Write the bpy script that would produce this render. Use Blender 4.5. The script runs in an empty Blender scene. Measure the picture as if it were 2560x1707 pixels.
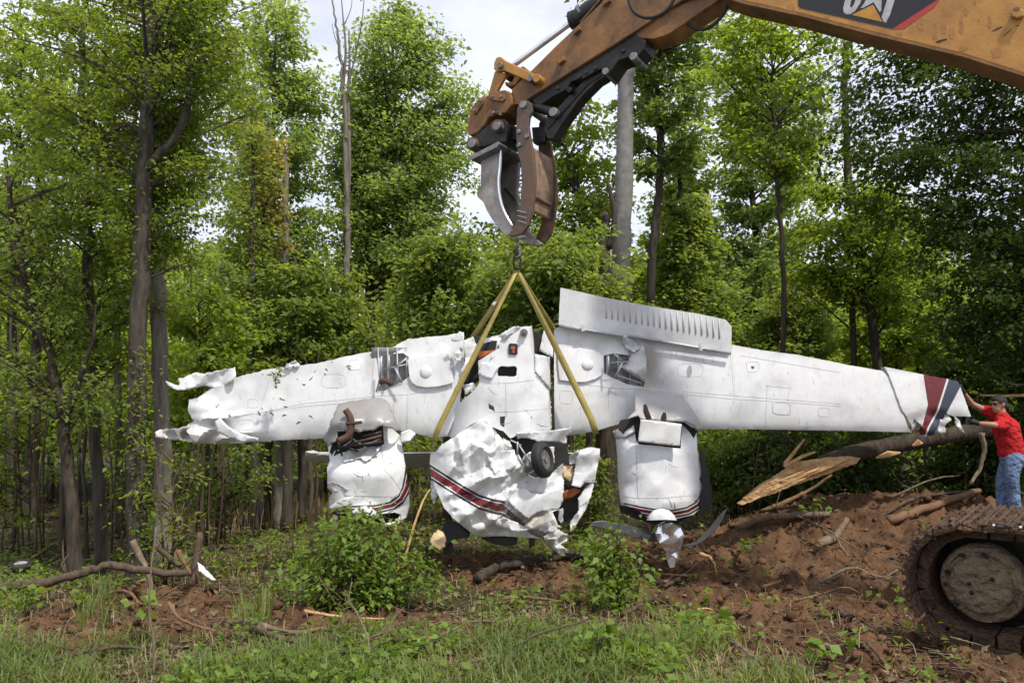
import bpy, bmesh, math, random
import numpy as np
from mathutils import Vector, Matrix
from mathutils.geometry import delaunay_2d_cdt

random.seed(7)
RNG = np.random.RandomState(11)
sc = bpy.context.scene
col = sc.collection

# ------------------------------------------------------------------ camera
FPX, CX, CY, HOR, CAMZ = 2066.0, 1280.0, 853.5, 1060.0, 1.7
TH = math.atan((HOR - CY) / FPX)
cam_d = bpy.data.cameras.new('camera')
cam_d.sensor_width = 22.3
cam_d.lens = 22.3 * FPX / 2560.0
cam_d.clip_end = 2000
cam = bpy.data.objects.new('camera', cam_d)
col.objects.link(cam)
cam.location = (0, 0, CAMZ)
cam.rotation_euler = (math.pi / 2 + TH, 0, 0)
sc.camera = cam

# ------------------------------------------------------------------ light
SUN_EL, SUN_AZ = math.radians(57), math.radians(143)   # azimuth the light comes from, clockwise from +Y
world = bpy.data.worlds.new('World')
sc.world = world
world.use_nodes = True
wn, wl = world.node_tree.nodes, world.node_tree.links
wn.clear()
w_out = wn.new('ShaderNodeOutputWorld')
w_bg = wn.new('ShaderNodeBackground')
w_sky = wn.new('ShaderNodeTexSky')
w_sky.sky_type = 'NISHITA'
w_sky.sun_disc = False
w_sky.sun_elevation = SUN_EL
w_sky.sun_rotation = SUN_AZ
w_sky.dust_density = 2.0
w_co = wn.new('ShaderNodeTexCoord')
w_map = wn.new('ShaderNodeMapping')
w_map.inputs['Scale'].default_value = (1.0, 1.0, 2.2)
w_noi = wn.new('ShaderNodeTexNoise')
w_noi.inputs['Scale'].default_value = 2.6
w_noi.inputs['Detail'].default_value = 7
w_noi.inputs['Roughness'].default_value = 0.6
w_rmp = wn.new('ShaderNodeValToRGB')
w_rmp.color_ramp.elements[0].position = 0.30
w_rmp.color_ramp.elements[0].color = (.45, .45, .45, 1)
w_rmp.color_ramp.elements[1].position = 0.62
w_rmp.color_ramp.elements[1].color = (.97, .97, .97, 1)
w_mix = wn.new('ShaderNodeMixRGB')
w_mix.inputs['Color2'].default_value = (7.9, 8.2, 9.5, 1)     # thin white cloud
w_bg.inputs['Strength'].default_value = 0.10
wl.new(w_co.outputs['Generated'], w_map.inputs['Vector'])
wl.new(w_map.outputs['Vector'], w_noi.inputs['Vector'])
wl.new(w_noi.outputs['Fac'], w_rmp.inputs['Fac'])
wl.new(w_rmp.outputs['Color'], w_mix.inputs['Fac'])
wl.new(w_sky.outputs['Color'], w_mix.inputs['Color1'])
wl.new(w_mix.outputs['Color'], w_bg.inputs['Color'])
wl.new(w_bg.outputs['Background'], w_out.inputs['Surface'])

sun_d = bpy.data.lights.new('sun', 'SUN')
sun_d.energy = 3.0
sun_d.angle = math.radians(2.5)
sun_d.color = (1.0, 0.95, 0.87)
sun = bpy.data.objects.new('sun', sun_d)
col.objects.link(sun)
_sd = Vector((math.sin(SUN_AZ) * math.cos(SUN_EL), math.cos(SUN_AZ) * math.cos(SUN_EL), math.sin(SUN_EL)))
sun.rotation_euler = _sd.to_track_quat('Z', 'Y').to_euler()

sc.view_settings.view_transform = 'Standard'
sc.view_settings.look = 'None'
sc.view_settings.exposure = 0.5
sc.view_settings.gamma = 1.0
sc.render.engine = 'CYCLES'
sc.cycles.max_bounces = 9
sc.cycles.diffuse_bounces = 6
sc.cycles.glossy_bounces = 2
sc.cycles.transmission_bounces = 6
sc.cycles.use_denoising = True

# ------------------------------------------------------------------ maths
def U(px, py, Y):
    """point seen at photo pixel (px, py) standing at distance Y"""
    px = np.asarray(px, float); py = np.asarray(py, float); Y = np.asarray(Y, float)
    u = (px - CX) / FPX; v = (CY - py) / FPX
    t = Y / (math.cos(TH) - v * math.sin(TH))
    return np.stack(np.broadcast_arrays(u * t, Y, CAMZ + (math.sin(TH) + v * math.cos(TH)) * t), -1)

def proj(P):
    P = np.asarray(P, float); d = P - np.array([0, 0, CAMZ])
    fz = d[..., 1] * math.cos(TH) + d[..., 2] * math.sin(TH)
    up = -d[..., 1] * math.sin(TH) + d[..., 2] * math.cos(TH)
    fz = np.maximum(fz, 1e-3)
    return CX + FPX * d[..., 0] / fz, CY - FPX * up / fz

def sstep(a, b, x):
    t = np.clip((np.asarray(x, float) - a) / (b - a), 0, 1)
    return t * t * (3 - 2 * t)

_T = RNG.rand(64, 64, 8)
def vnoise(x, y, k=0):
    x = np.asarray(x, float); y = np.asarray(y, float)
    xi = np.floor(x).astype(int); yi = np.floor(y).astype(int)
    fx = x - xi; fy = y - yi
    fx = fx * fx * (3 - 2 * fx); fy = fy * fy * (3 - 2 * fy)
    T = _T[:, :, k % 8]
    g = lambda a, b: T[(xi + a) & 63, (yi + b) & 63]
    return (g(0, 0) * (1 - fx) + g(1, 0) * fx) * (1 - fy) + (g(0, 1) * (1 - fx) + g(1, 1) * fx) * fy

def fbm(x, y, k=0, o=4):
    s = 0; a = .5
    for i in range(o):
        s = s + a * vnoise(x * 2 ** i + 17 * i, y * 2 ** i + 31 * i, k + i); a *= .5
    return s / (1 - .5 ** o)

def worley(x, y, k=0):
    x = np.asarray(x, float); y = np.asarray(y, float)
    xi = np.floor(x).astype(int); yi = np.floor(y).astype(int)
    D = []
    for a in (-1, 0, 1):
        for b in (-1, 0, 1):
            cx = xi + a; cy = yi + b
            sx = cx + _T[cx & 63, cy & 63, k % 8]; sy = cy + _T[cx & 63, cy & 63, (k + 3) % 8]
            D.append(np.hypot(x - sx, y - sy))
    D = np.sort(np.stack(D, 0), 0)
    return D[0], D[1]

def pillow(px, py, s, k=0):
    wx = px / s + .9 * fbm(px / s * .6, py / s * .6, k); wy = py / s + .9 * fbm(px / s * .6 + 9, py / s * .6 + 5, k + 1)
    a, b = worley(wx, wy, k)
    return np.minimum(b - a, .8) / .8

def facet(px, py, s, k=0):
    """flat triangular facets with sharp folds between them, 0..1"""
    px = np.asarray(px, float); py = np.asarray(py, float)
    x = px / s + 1.3 * fbm(px / s * .55, py / s * .55, k, 2); y = py / s + 1.3 * fbm(px / s * .55 + 9, py / s * .55 + 5, k + 1, 2)
    xi = np.floor(x).astype(int); yi = np.floor(y).astype(int); fx = x - xi; fy = y - yi
    T = _T[:, :, k % 8]; g = lambda a, b: T[(xi + a) & 63, (yi + b) & 63]
    up = fx + fy > 1
    return np.where(up, g(1, 1) + (g(0, 1) - g(1, 1)) * (1 - fx) + (g(1, 0) - g(1, 1)) * (1 - fy), g(0, 0) + (g(1, 0) - g(0, 0)) * fx + (g(0, 1) - g(0, 0)) * fy)

def crumple(px, py, s, k=0):
    """0..1 dented sheet: pillows between sharp creases"""
    px = np.asarray(px, float); py = np.asarray(py, float)
    r = np.random.RandomState(k * 7 + 1); h = 0; tot = 0
    for i in range(5):
        an = r.uniform(0, np.pi); wl = s * (2.1, 1.7, 1.2, .9, .7)[i]; a_ = (1, .9, .7, .5, .35)[i]
        q = (px * math.cos(an) + py * math.sin(an)) / wl + r.rand() * 9 + 1.5 * fbm(px / s * .45 + 3 * i, py / s * .45 + 7 * i, k + i, 2)
        tri = np.abs((q - np.floor(q)) - .5) * 2
        m_ = sstep(.25, .65, fbm(px / s * .4 + 11 * i, py / s * .4 + 5 * i, k + i + 3, 2)) * .85 + .15
        h = h + a_ * tri * m_; tot += a_ * .6
    return .45 * np.clip(h / tot, 0, 1.4) + .75 * facet(px, py, s * .8, k)

def in_poly(px, py, poly):
    px = np.asarray(px, float); py = np.asarray(py, float)
    r = np.zeros(np.broadcast(px, py).shape, bool)
    n = len(poly)
    for i in range(n):
        x1, y1 = poly[i]; x2, y2 = poly[(i + 1) % n]
        if y1 == y2: continue
        c = ((y1 > py) != (y2 > py)) & (px < (x2 - x1) * (py - y1) / (y2 - y1) + x1)
        r ^= c
    return r

def seg_dist(px, py, line):
    d = np.full(np.broadcast(px, py).shape, 1e9)
    for (x1, y1), (x2, y2) in zip(line[:-1], line[1:]):
        L = max((x2 - x1) ** 2 + (y2 - y1) ** 2, 1e-9)
        t = np.clip(((px - x1) * (x2 - x1) + (py - y1) * (y2 - y1)) / L, 0, 1)
        d = np.minimum(d, np.hypot(px - x1 - t * (x2 - x1), py - y1 - t * (y2 - y1)))
    return d

def catmull(pts, n=6):
    P = [np.array(p, float) for p in pts]
    if len(P) < 3:
        return [P[0] + (P[-1] - P[0]) * i / n for i in range(n + 1)]
    P = [2 * P[0] - P[1]] + P + [2 * P[-1] - P[-2]]
    out = []
    for i in range(1, len(P) - 2):
        a, b, c, d = P[i - 1:i + 3]
        for j in range(n):
            t = j / n
            out.append(.5 * (2 * b + (c - a) * t + (2 * a - 5 * b + 4 * c - d) * t * t + (3 * b - a - 3 * c + d) * t ** 3))
    out.append(P[-2])
    return out

# ------------------------------------------------------------------ materials
def mat(name, c, rough=.6, metal=0, bump=0, bscale=20, var=.25, vscale=4, c2=None, attr=None, spec=.4, detail=5):
    m = bpy.data.materials.new(name); m.use_nodes = True
    n, l = m.node_tree.nodes, m.node_tree.links
    b = n['Principled BSDF']
    b.inputs['Roughness'].default_value = rough
    b.inputs['Metallic'].default_value = metal
    b.inputs['Specular IOR Level'].default_value = spec
    tc = n.new('ShaderNodeTexCoord')
    nz = n.new('ShaderNodeTexNoise'); nz.inputs['Scale'].default_value = vscale; nz.inputs['Detail'].default_value = detail
    nz.inputs['Roughness'].default_value = .65
    l.new(tc.outputs['Object'], nz.inputs['Vector'])
    rp = n.new('ShaderNodeValToRGB')
    rp.color_ramp.elements[0].position = .33; rp.color_ramp.elements[1].position = .67
    l.new(nz.outputs['Fac'], rp.inputs['Fac'])
    if attr:
        at = n.new('ShaderNodeAttribute'); at.attribute_name = attr
        rp.color_ramp.elements[0].color = (1 - var, 1 - var, 1 - var * 1.15, 1); rp.color_ramp.elements[1].color = (1, 1, 1, 1)
        mx = n.new('ShaderNodeMixRGB'); mx.blend_type = 'MULTIPLY'; mx.inputs['Fac'].default_value = 1
        l.new(at.outputs['Color'], mx.inputs['Color1']); l.new(rp.outputs['Color'], mx.inputs['Color2'])
        l.new(mx.outputs['Color'], b.inputs['Base Color'])
    else:
        c = tuple(c); d = tuple(c2) if c2 else tuple(x * (1 - var) for x in c)
        rp.color_ramp.elements[0].color = d + (1,); rp.color_ramp.elements[1].color = c + (1,)
        l.new(rp.outputs['Color'], b.inputs['Base Color'])
    if bump:
        n2 = n.new('ShaderNodeTexNoise'); n2.inputs['Scale'].default_value = bscale; n2.inputs['Detail'].default_value = 6
        l.new(tc.outputs['Object'], n2.inputs['Vector'])
        bp = n.new('ShaderNodeBump'); bp.inputs['Strength'].default_value = bump; bp.inputs['Distance'].default_value = .02
        l.new(n2.outputs['Fac'], bp.inputs['Height']); l.new(bp.outputs['Normal'], b.inputs['Normal'])
    return m

def leaf_mat(name, ca, cb, trans=.56):
    m = bpy.data.materials.new(name); m.use_nodes = True
    n, l = m.node_tree.nodes, m.node_tree.links
    b = n['Principled BSDF']; o = n['Material Output']
    at = n.new('ShaderNodeAttribute'); at.attribute_name = 'rnd'
    rp = n.new('ShaderNodeValToRGB')
    rp.color_ramp.elements[0].color = tuple(ca) + (1,); rp.color_ramp.elements[1].color = tuple(cb) + (1,)
    l.new(at.outputs['Fac'], rp.inputs['Fac'])
    l.new(rp.outputs['Color'], b.inputs['Base Color'])
    b.inputs['Roughness'].default_value = .5; b.inputs['Specular IOR Level'].default_value = .3
    t = n.new('ShaderNodeBsdfTranslucent')
    g = n.new('ShaderNodeMixRGB'); g.blend_type = 'MULTIPLY'; g.inputs['Fac'].default_value = 1
    g.inputs['Color2'].default_value = (2.05, 1.9, .75, 1)
    l.new(rp.outputs['Color'], g.inputs['Color1']); l.new(g.outputs['Color'], t.inputs['Color'])
    mx = n.new('ShaderNodeMixShader'); mx.inputs['Fac'].default_value = trans
    l.new(b.outputs['BSDF'], mx.inputs[1]); l.new(t.outputs['BSDF'], mx.inputs[2])
    l.new(mx.outputs['Shader'], o.inputs['Surface'])
    return m

def bark_mat(name, c, c2, bump=.9, sc_=(6, 6, 1.2)):
    m = mat(name, c, .9, 0, 0, c2=c2, vscale=5, spec=.15)
    n, l = m.node_tree.nodes, m.node_tree.links
    tc = n.new('ShaderNodeTexCoord'); mp = n.new('ShaderNodeMapping'); mp.inputs['Scale'].default_value = sc_
    nz = n.new('ShaderNodeTexNoise'); nz.inputs['Scale'].default_value = 2.6; nz.inputs['Detail'].default_value = 9
    bp = n.new('ShaderNodeBump'); bp.inputs['Strength'].default_value = bump; bp.inputs['Distance'].default_value = .07
    l.new(tc.outputs['Object'], mp.inputs['Vector']); l.new(mp.outputs['Vector'], nz.inputs['Vector'])
    l.new(nz.outputs['Fac'], bp.inputs['Height']); l.new(bp.outputs['Normal'], n['Principled BSDF'].inputs['Normal'])
    for q in n:
        if q.type == 'TEX_NOISE' and q is not nz:
            l.new(mp.outputs['Vector'], q.inputs['Vector']); q.inputs['Scale'].default_value = 2.0
    return m

M = {
 'paint': mat('airplane_paint', (1, 1, 1), .38, attr='col', var=.10, vscale=6, bump=.10, bscale=9, spec=.5),
 'thumbsteel': mat('dark_worn_steel', (.10, .088, .075), .5, .4, .4, 14, c2=(.15, .085, .05), vscale=4, detail=8),
 'tanplate': mat('tan_rusty_plate', (.30, .20, .125), .75, .1, .4, 14, c2=(.13, .075, .045), vscale=6, detail=8),
 'torn': mat('torn_aluminium', (.66, .66, .66), .42, .25, .35, 14, c2=(.42, .41, .39), vscale=9),
 'dark': mat('dark_interior_shade', (.035, .033, .03), .8, bump=.3, c2=(.012, .012, .012)),  # near-black colour of solids that stand for shade inside openings
 'tube': mat('grey_tube', (.42, .44, .46), .45, .3, c2=(.25, .25, .26)),
 'rust': mat('rusty_pipe', (.12, .06, .04), .75, bump=.4, c2=(.05, .03, .022)),
 'rubber': mat('black_rubber', (.022, .022, .023), .7, bump=.2, bscale=60, c2=(.012, .012, .012)),
 'chrome': mat('polished_aluminium', (.86, .86, .88), .16, .8, .2, 4, c2=(.66, .66, .68)),
 'blade': mat('grey_blade', (.16, .16, .165), .4, .5, .1, c2=(.09, .09, .09)),
 'black': mat('black_plastic', (.012, .012, .014), .5, c2=(.02, .02, .02)),
 'amber': mat('amber_foam', (.52, .33, .16), .7, bump=.4, c2=(.62, .52, .34), vscale=9),
 'orange': mat('orange_primer', (.45, .12, .03), .6, c2=(.25, .06, .02)),
 'seam': mat('panel_seam', (.48, .47, .45), .6, c2=(.3, .29, .28)),
 'strap': mat('yellow_webbing', (.42, .33, .10), .85, bump=.5, bscale=120, c2=(.30, .24, .07), vscale=7),
 'steel': mat('dull_steel', (.28, .27, .26), .42, .6, .3, c2=(.12, .11, .10), vscale=7),
 'cat': mat('worn_yellow_paint', (.47, .235, .042), .55, 0, .15, 30, c2=(.27, .125, .032), vscale=2.2, detail=9),
 'catpatch': mat('faded_yellow_patch', (.34, .16, .038), .6, 0, .2, 24, c2=(.25, .115, .032), vscale=6),
 'catdirt': mat('greasy_yellow_paint', (.27, .125, .035), .6, 0, .3, 20, c2=(.085, .048, .024), vscale=3.2, detail=8),
 'grease': mat('greasy_black_steel', (.035, .03, .027), .42, .3, .3, 14, c2=(.012, .011, .010)),
 'worn': mat('worn_grey_steel', (.38, .36, .33), .45, .35, .3, 12, c2=(.20, .16, .13), vscale=5, detail=8),
 'rustplate': mat('rusty_steel_plate', (.19, .10, .055), .7, .15, .4, 14, c2=(.055, .043, .036), vscale=6, detail=8),
 'mud': mat('dried_mud', (.27, .20, .125), .95, 0, 1.0, 16, c2=(.15, .11, .07), vscale=7, detail=8),
 'trackmud': mat('muddy_track', (.135, .078, .042), .9, 0, 1.0, 18, c2=(.055, .033, .02), vscale=6, detail=8),
 'logo_black': mat('decal_black', (.012, .012, .015), .4, c2=(.02, .018, .018)),
 'logo_red': mat('decal_red', (.42, .035, .03), .4, c2=(.3, .03, .025)),
 'logo_white': mat('decal_white', (.45, .44, .42), .45, c2=(.28, .27, .26), vscale=12),
 'logo_yellow': mat('decal_yellow', (.5, .24, .03), .45, c2=(.32, .15, .025), vscale=10),
 'red_shirt': mat('red_cotton', (.52, .012, .016), .9, bump=1.0, bscale=13, c2=(.42, .008, .012)),
 'denim': mat('blue_denim', (.17, .24, .38), .9, bump=1.0, bscale=14, c2=(.10, .15, .26), vscale=6),
 'skin': mat('skin', (.42, .22, .14), .55, c2=(.34, .165, .10)),
 'hair': mat('dark_hair', (.02, .016, .014), .6, bump=.8, bscale=70, c2=(.008, .007, .006)),
 'glove': mat('black_glove', (.018, .014, .014), .7, c2=(.03, .022, .02)),
 'wood': mat('split_wood', (.56, .36, .17), .85, bump=.6, bscale=40, c2=(.36, .20, .085), vscale=9),
 'stick': bark_mat('branch_bark', (.13, .095, .065), (.06, .043, .03)),
 'palestick': bark_mat('pale_branch_bark', (.23, .175, .125), (.12, .085, .055)),
 'root': mat('brown_root', (.22, .12, .06), .9, bump=.6, c2=(.12, .065, .035)),
 'bark_dark': bark_mat('dark_bark', (.085, .066, .048), (.032, .026, .020)),
 'bark_mid': bark_mat('brown_bark', (.088, .075, .056), (.036, .030, .023)),
 'bark_pale': bark_mat('pale_bark', (.23, .20, .165), (.10, .086, .07)),
 'bark_grey': bark_mat('smooth_grey_bark', (.25, .235, .215), (.16, .15, .138), bump=.25, sc_=(3, 3, 3)),
 'leaf_olive': leaf_mat('olive_leaves', (.092, .142, .028), (.212, .268, .054)),
 'leaf_maple': leaf_mat('maple_leaves', (.118, .185, .065), (.265, .340, .130)),
 'leaf_lime': leaf_mat('lime_leaves', (.115, .185, .028), (.245, .310, .055)),
 'leaf_dark': leaf_mat('dark_leaves', (.030, .056, .012), (.078, .120, .024), .35),  # shade under the boom is put into this leaf colour
 'leaf_mid': leaf_mat('mid_green_leaves', (.105, .160, .042), (.230, .285, .085)),
 'leaf_tan': leaf_mat('tan_leaves', (.17, .165, .05), (.30, .255, .11)),
 'leaf_weed': leaf_mat('weed_leaves', (.085, .150, .022), (.190, .270, .045), .40),
 'grass': leaf_mat('grass_blades', (.060, .105, .018), (.165, .200, .050), .3),
 'straw': leaf_mat('dry_grass', (.20, .14, .07), (.36, .27, .15), .25),
}

for _k in ('mud', 'trackmud', 'red_shirt', 'denim'):
    for _q in M[_k].node_tree.nodes:
        if _q.type == 'BUMP': _q.inputs['Distance'].default_value = .10
# grime on the airplane paint: streaks and specks of soil
_n, _l = M['paint'].node_tree.nodes, M['paint'].node_tree.links
_b = _n['Principled BSDF']; _src = _b.inputs['Base Color'].links[0].from_socket
_tc = _n.new('ShaderNodeTexCoord'); _mp = _n.new('ShaderNodeMapping'); _mp.inputs['Scale'].default_value = (14, 14, 5); _mp.inputs['Rotation'].default_value = (.3, .5, .2)
_nz = _n.new('ShaderNodeTexNoise'); _nz.inputs['Scale'].default_value = 1.6; _nz.inputs['Detail'].default_value = 12; _nz.inputs['Roughness'].default_value = .78
_rp = _n.new('ShaderNodeValToRGB'); _rp.color_ramp.elements[0].position = .56; _rp.color_ramp.elements[1].position = .74
_rp.color_ramp.elements[0].color = (0, 0, 0, 1); _rp.color_ramp.elements[1].color = (.75, .75, .75, 1)
_mx = _n.new('ShaderNodeMixRGB'); _mx.inputs['Color2'].default_value = (.20, .15, .105, 1)
_l.new(_tc.outputs['Object'], _mp.inputs['Vector']); _l.new(_mp.outputs['Vector'], _nz.inputs['Vector']); _l.new(_nz.outputs['Fac'], _rp.inputs['Fac'])
_l.new(_rp.outputs['Color'], _mx.inputs['Fac']); _l.new(_src, _mx.inputs['Color1']); _l.new(_mx.outputs['Color'], _b.inputs['Base Color'])

# ------------------------------------------------------------------ mesh building
ORG = {}
def tag(o, label=None, cat=None, group=None, kind=None):
    if label: o['label'] = label
    if cat: o['category'] = cat
    if group: o['group'] = group
    if kind: o['kind'] = kind
    return o

def thing(name, loc, label, cat, group=None):
    o = bpy.data.objects.new(name, None); col.objects.link(o)
    o.location = Vector([float(q) for q in loc]); o.empty_display_size = .1
    ORG[o.name] = np.array([float(q) for q in loc])
    return tag(o, label, cat, group)

def link(me, name, material, parent):
    me.materials.append(material if not isinstance(material, str) else M[material])
    o = bpy.data.objects.new(name, me); col.objects.link(o)
    if parent is not None:
        o.parent = parent; ORG[o.name] = ORG[parent.name]
    else:
        ORG[o.name] = np.zeros(3)
    return o

def big_mesh(name, V, F, material, parent=None, rnd=None, smooth=False):
    """V (n,3), F (m,k) fast path; rnd: one float per face"""
    if parent is not None: V = V - ORG[parent.name]
    me = bpy.data.meshes.new(name)
    V = np.ascontiguousarray(V, np.float32); F = np.ascontiguousarray(F, np.int32)
    k = F.shape[1]
    me.vertices.add(len(V)); me.vertices.foreach_set('co', V.ravel())
    me.loops.add(F.size); me.loops.foreach_set('vertex_index', F.ravel())
    me.polygons.add(len(F)); me.polygons.foreach_set('loop_start', np.arange(len(F), dtype=np.int32) * k)
    if smooth: me.polygons.foreach_set('use_smooth', np.ones(len(F), bool))
    if rnd is not None:
        a = me.attributes.new('rnd', 'FLOAT', 'FACE'); a.data.foreach_set('value', np.ascontiguousarray(rnd, np.float32))
    me.update(calc_edges=True)
    return link(me, name, material, parent)

class MB:
    def __init__(s): s.V = []; s.F = []; s.C = []
    def add(s, V, F, c=None):
        o = len(s.V); V = [tuple(map(float, v)) for v in V]
        s.V += V; s.F += [tuple(int(i) + o for i in f) for f in F]
        if c is None: c = [(.8, .8, .8)] * len(V)
        s.C += [tuple(map(float, q)) for q in c]
        return s
    def tube(s, path, rad, n=6, cap=True, c=None, closed=False, squash=None):
        P = [np.array(p, float) for p in path]
        if np.isscalar(rad): rad = [rad] * len(P)
        V = []; F = []; ref = None
        for i, p in enumerate(P):
            if closed: t = P[(i + 1) % len(P)] - P[i - 1]
            else: t = P[min(i + 1, len(P) - 1)] - P[max(i - 1, 0)]
            t = t / (np.linalg.norm(t) + 1e-9)
            if ref is None:
                ref = np.array([0, 0, 1.]) if abs(t[2]) < .9 else np.array([1., 0, 0])
            a = ref - t * np.dot(ref, t); a /= (np.linalg.norm(a) + 1e-9); ref = a
            b = np.cross(t, a)
            for j in range(n):
                q = 2 * math.pi * j / n
                V.append(p + rad[i] * (math.cos(q) * a + math.sin(q) * b))
        m = len(P)
        for i in range(m if closed else m - 1):
            for j in range(n):
                k = (i + 1) % m
                F.append((i * n + j, i * n + (j + 1) % n, k * n + (j + 1) % n, k * n + j))
        if cap and not closed:
            F.append(tuple(range(n))[::-1]); F.append(tuple((m - 1) * n + j for j in range(n)))
        return s.add(V, F, None if c is None else [c] * len(V))
    def cyl(s, a, b, r1, r2=None, n=16, c=None): return s.tube([a, b], [r1, r1 if r2 is None else r2], n, c=c)
    def prism(s, pts, ext, c=None):
        """polygon of 3D points extruded by vector ext"""
        P = [np.array(p, float) for p in pts]; e = np.array(ext, float); n = len(P)
        V = P + [p + e for p in P]
        F = [tuple(range(n)), tuple(range(2 * n - 1, n - 1, -1))] + [(i, i + n, (i + 1) % n + n, (i + 1) % n) for i in range(n)]
        return s.add(V, F, None if c is None else [c] * len(V))
    def box(s, ctr, half, ax=None, c=None):
        ctr = np.array(ctr, float); ax = np.eye(3) if ax is None else np.array(ax, float)
        V = [ctr + sx * half[0] * ax[0] + sy * half[1] * ax[1] + sz * half[2] * ax[2] for sx in (-1, 1) for sy in (-1, 1) for sz in (-1, 1)]
        F = [(0, 1, 3, 2), (4, 6, 7, 5), (0, 4, 5, 1), (2, 3, 7, 6), (0, 2, 6, 4), (1, 5, 7, 3)]
        return s.add(V, F, None if c is None else [c] * 8)
    def ball(s, ctr, r, n=10, m=7, ax=None, c=None):
        ctr = np.array(ctr, float); r = np.broadcast_to(np.array(r, float), (3,)); ax = np.eye(3) if ax is None else np.array(ax, float)
        V = [ctr + r[2] * ax[2]]; F = []
        for i in range(1, m):
            t = math.pi * i / m
            for j in range(n):
                p = 2 * math.pi * j / n
                V.append(ctr + math.sin(t) * math.cos(p) * r[0] * ax[0] + math.sin(t) * math.sin(p) * r[1] * ax[1] + math.cos(t) * r[2] * ax[2])
        V.append(ctr - r[2] * ax[2]); L = len(V) - 1
        for j in range(n):
            F.append((0, 1 + j, 1 + (j + 1) % n)); F.append((L, 1 + (m - 2) * n + (j + 1) % n, 1 + (m - 2) * n + j))
            for i in range(m - 2):
                a = 1 + i * n
                F.append((a + j, a + n + j, a + n + (j + 1) % n, a + (j + 1) % n))
        return s.add(V, F, None if c is None else [c] * len(V))
    def build(s, name, material, parent=None, smooth=False, bevel=0, label=None, kind=None, auto=None, solid=0):
        V = np.array(s.V, float)
        if parent is not None: V = V - ORG[parent.name]
        me = bpy.data.meshes.new(name)
        me.from_pydata(V.tolist(), [], s.F)
        bm = bmesh.new(); bm.from_mesh(me); bmesh.ops.recalc_face_normals(bm, faces=bm.faces); bm.to_mesh(me); bm.free()
        a = me.color_attributes.new('col', 'FLOAT_COLOR', 'POINT')
        a.data.foreach_set('color', np.concatenate([np.array(s.C, np.float32), np.ones((len(s.C), 1), np.float32)], 1).ravel())
        if smooth: me.polygons.foreach_set('use_smooth', np.ones(len(me.polygons), bool))
        if auto is not None: me.set_sharp_from_angle(angle=math.radians(auto))
        me.update()
        o = link(me, name, material, parent)
        if solid:
            md = o.modifiers.new('thickness', 'SOLIDIFY'); md.thickness = solid; md.offset = 0
        if bevel:
            md = o.modifiers.new('bevel', 'BEVEL'); md.width = bevel; md.segments = 2; md.limit_method = 'ANGLE'; md.angle_limit = math.radians(40)
        if label: o['label'] = label
        if kind: o['kind'] = kind
        return o

def offset_line(ln, d):
    q = np.array(ln, float); tg = np.gradient(q, axis=0); tg /= np.linalg.norm(tg, axis=1)[:, None]
    return [tuple(p) for p in q + np.stack([-tg[:, 1], tg[:, 0]], 1) * d]

def resample(poly, step, closed=True):
    out = []; n = len(poly)
    for i in range(n if closed else n - 1):
        a = np.array(poly[i], float); b = np.array(poly[(i + 1) % n], float)
        k = max(1, int(round(np.linalg.norm(b - a) / step)))
        for j in range(k): out.append(tuple(a + (b - a) * j / k))
    if not closed: out.append(tuple(poly[-1]))
    return out

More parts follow.
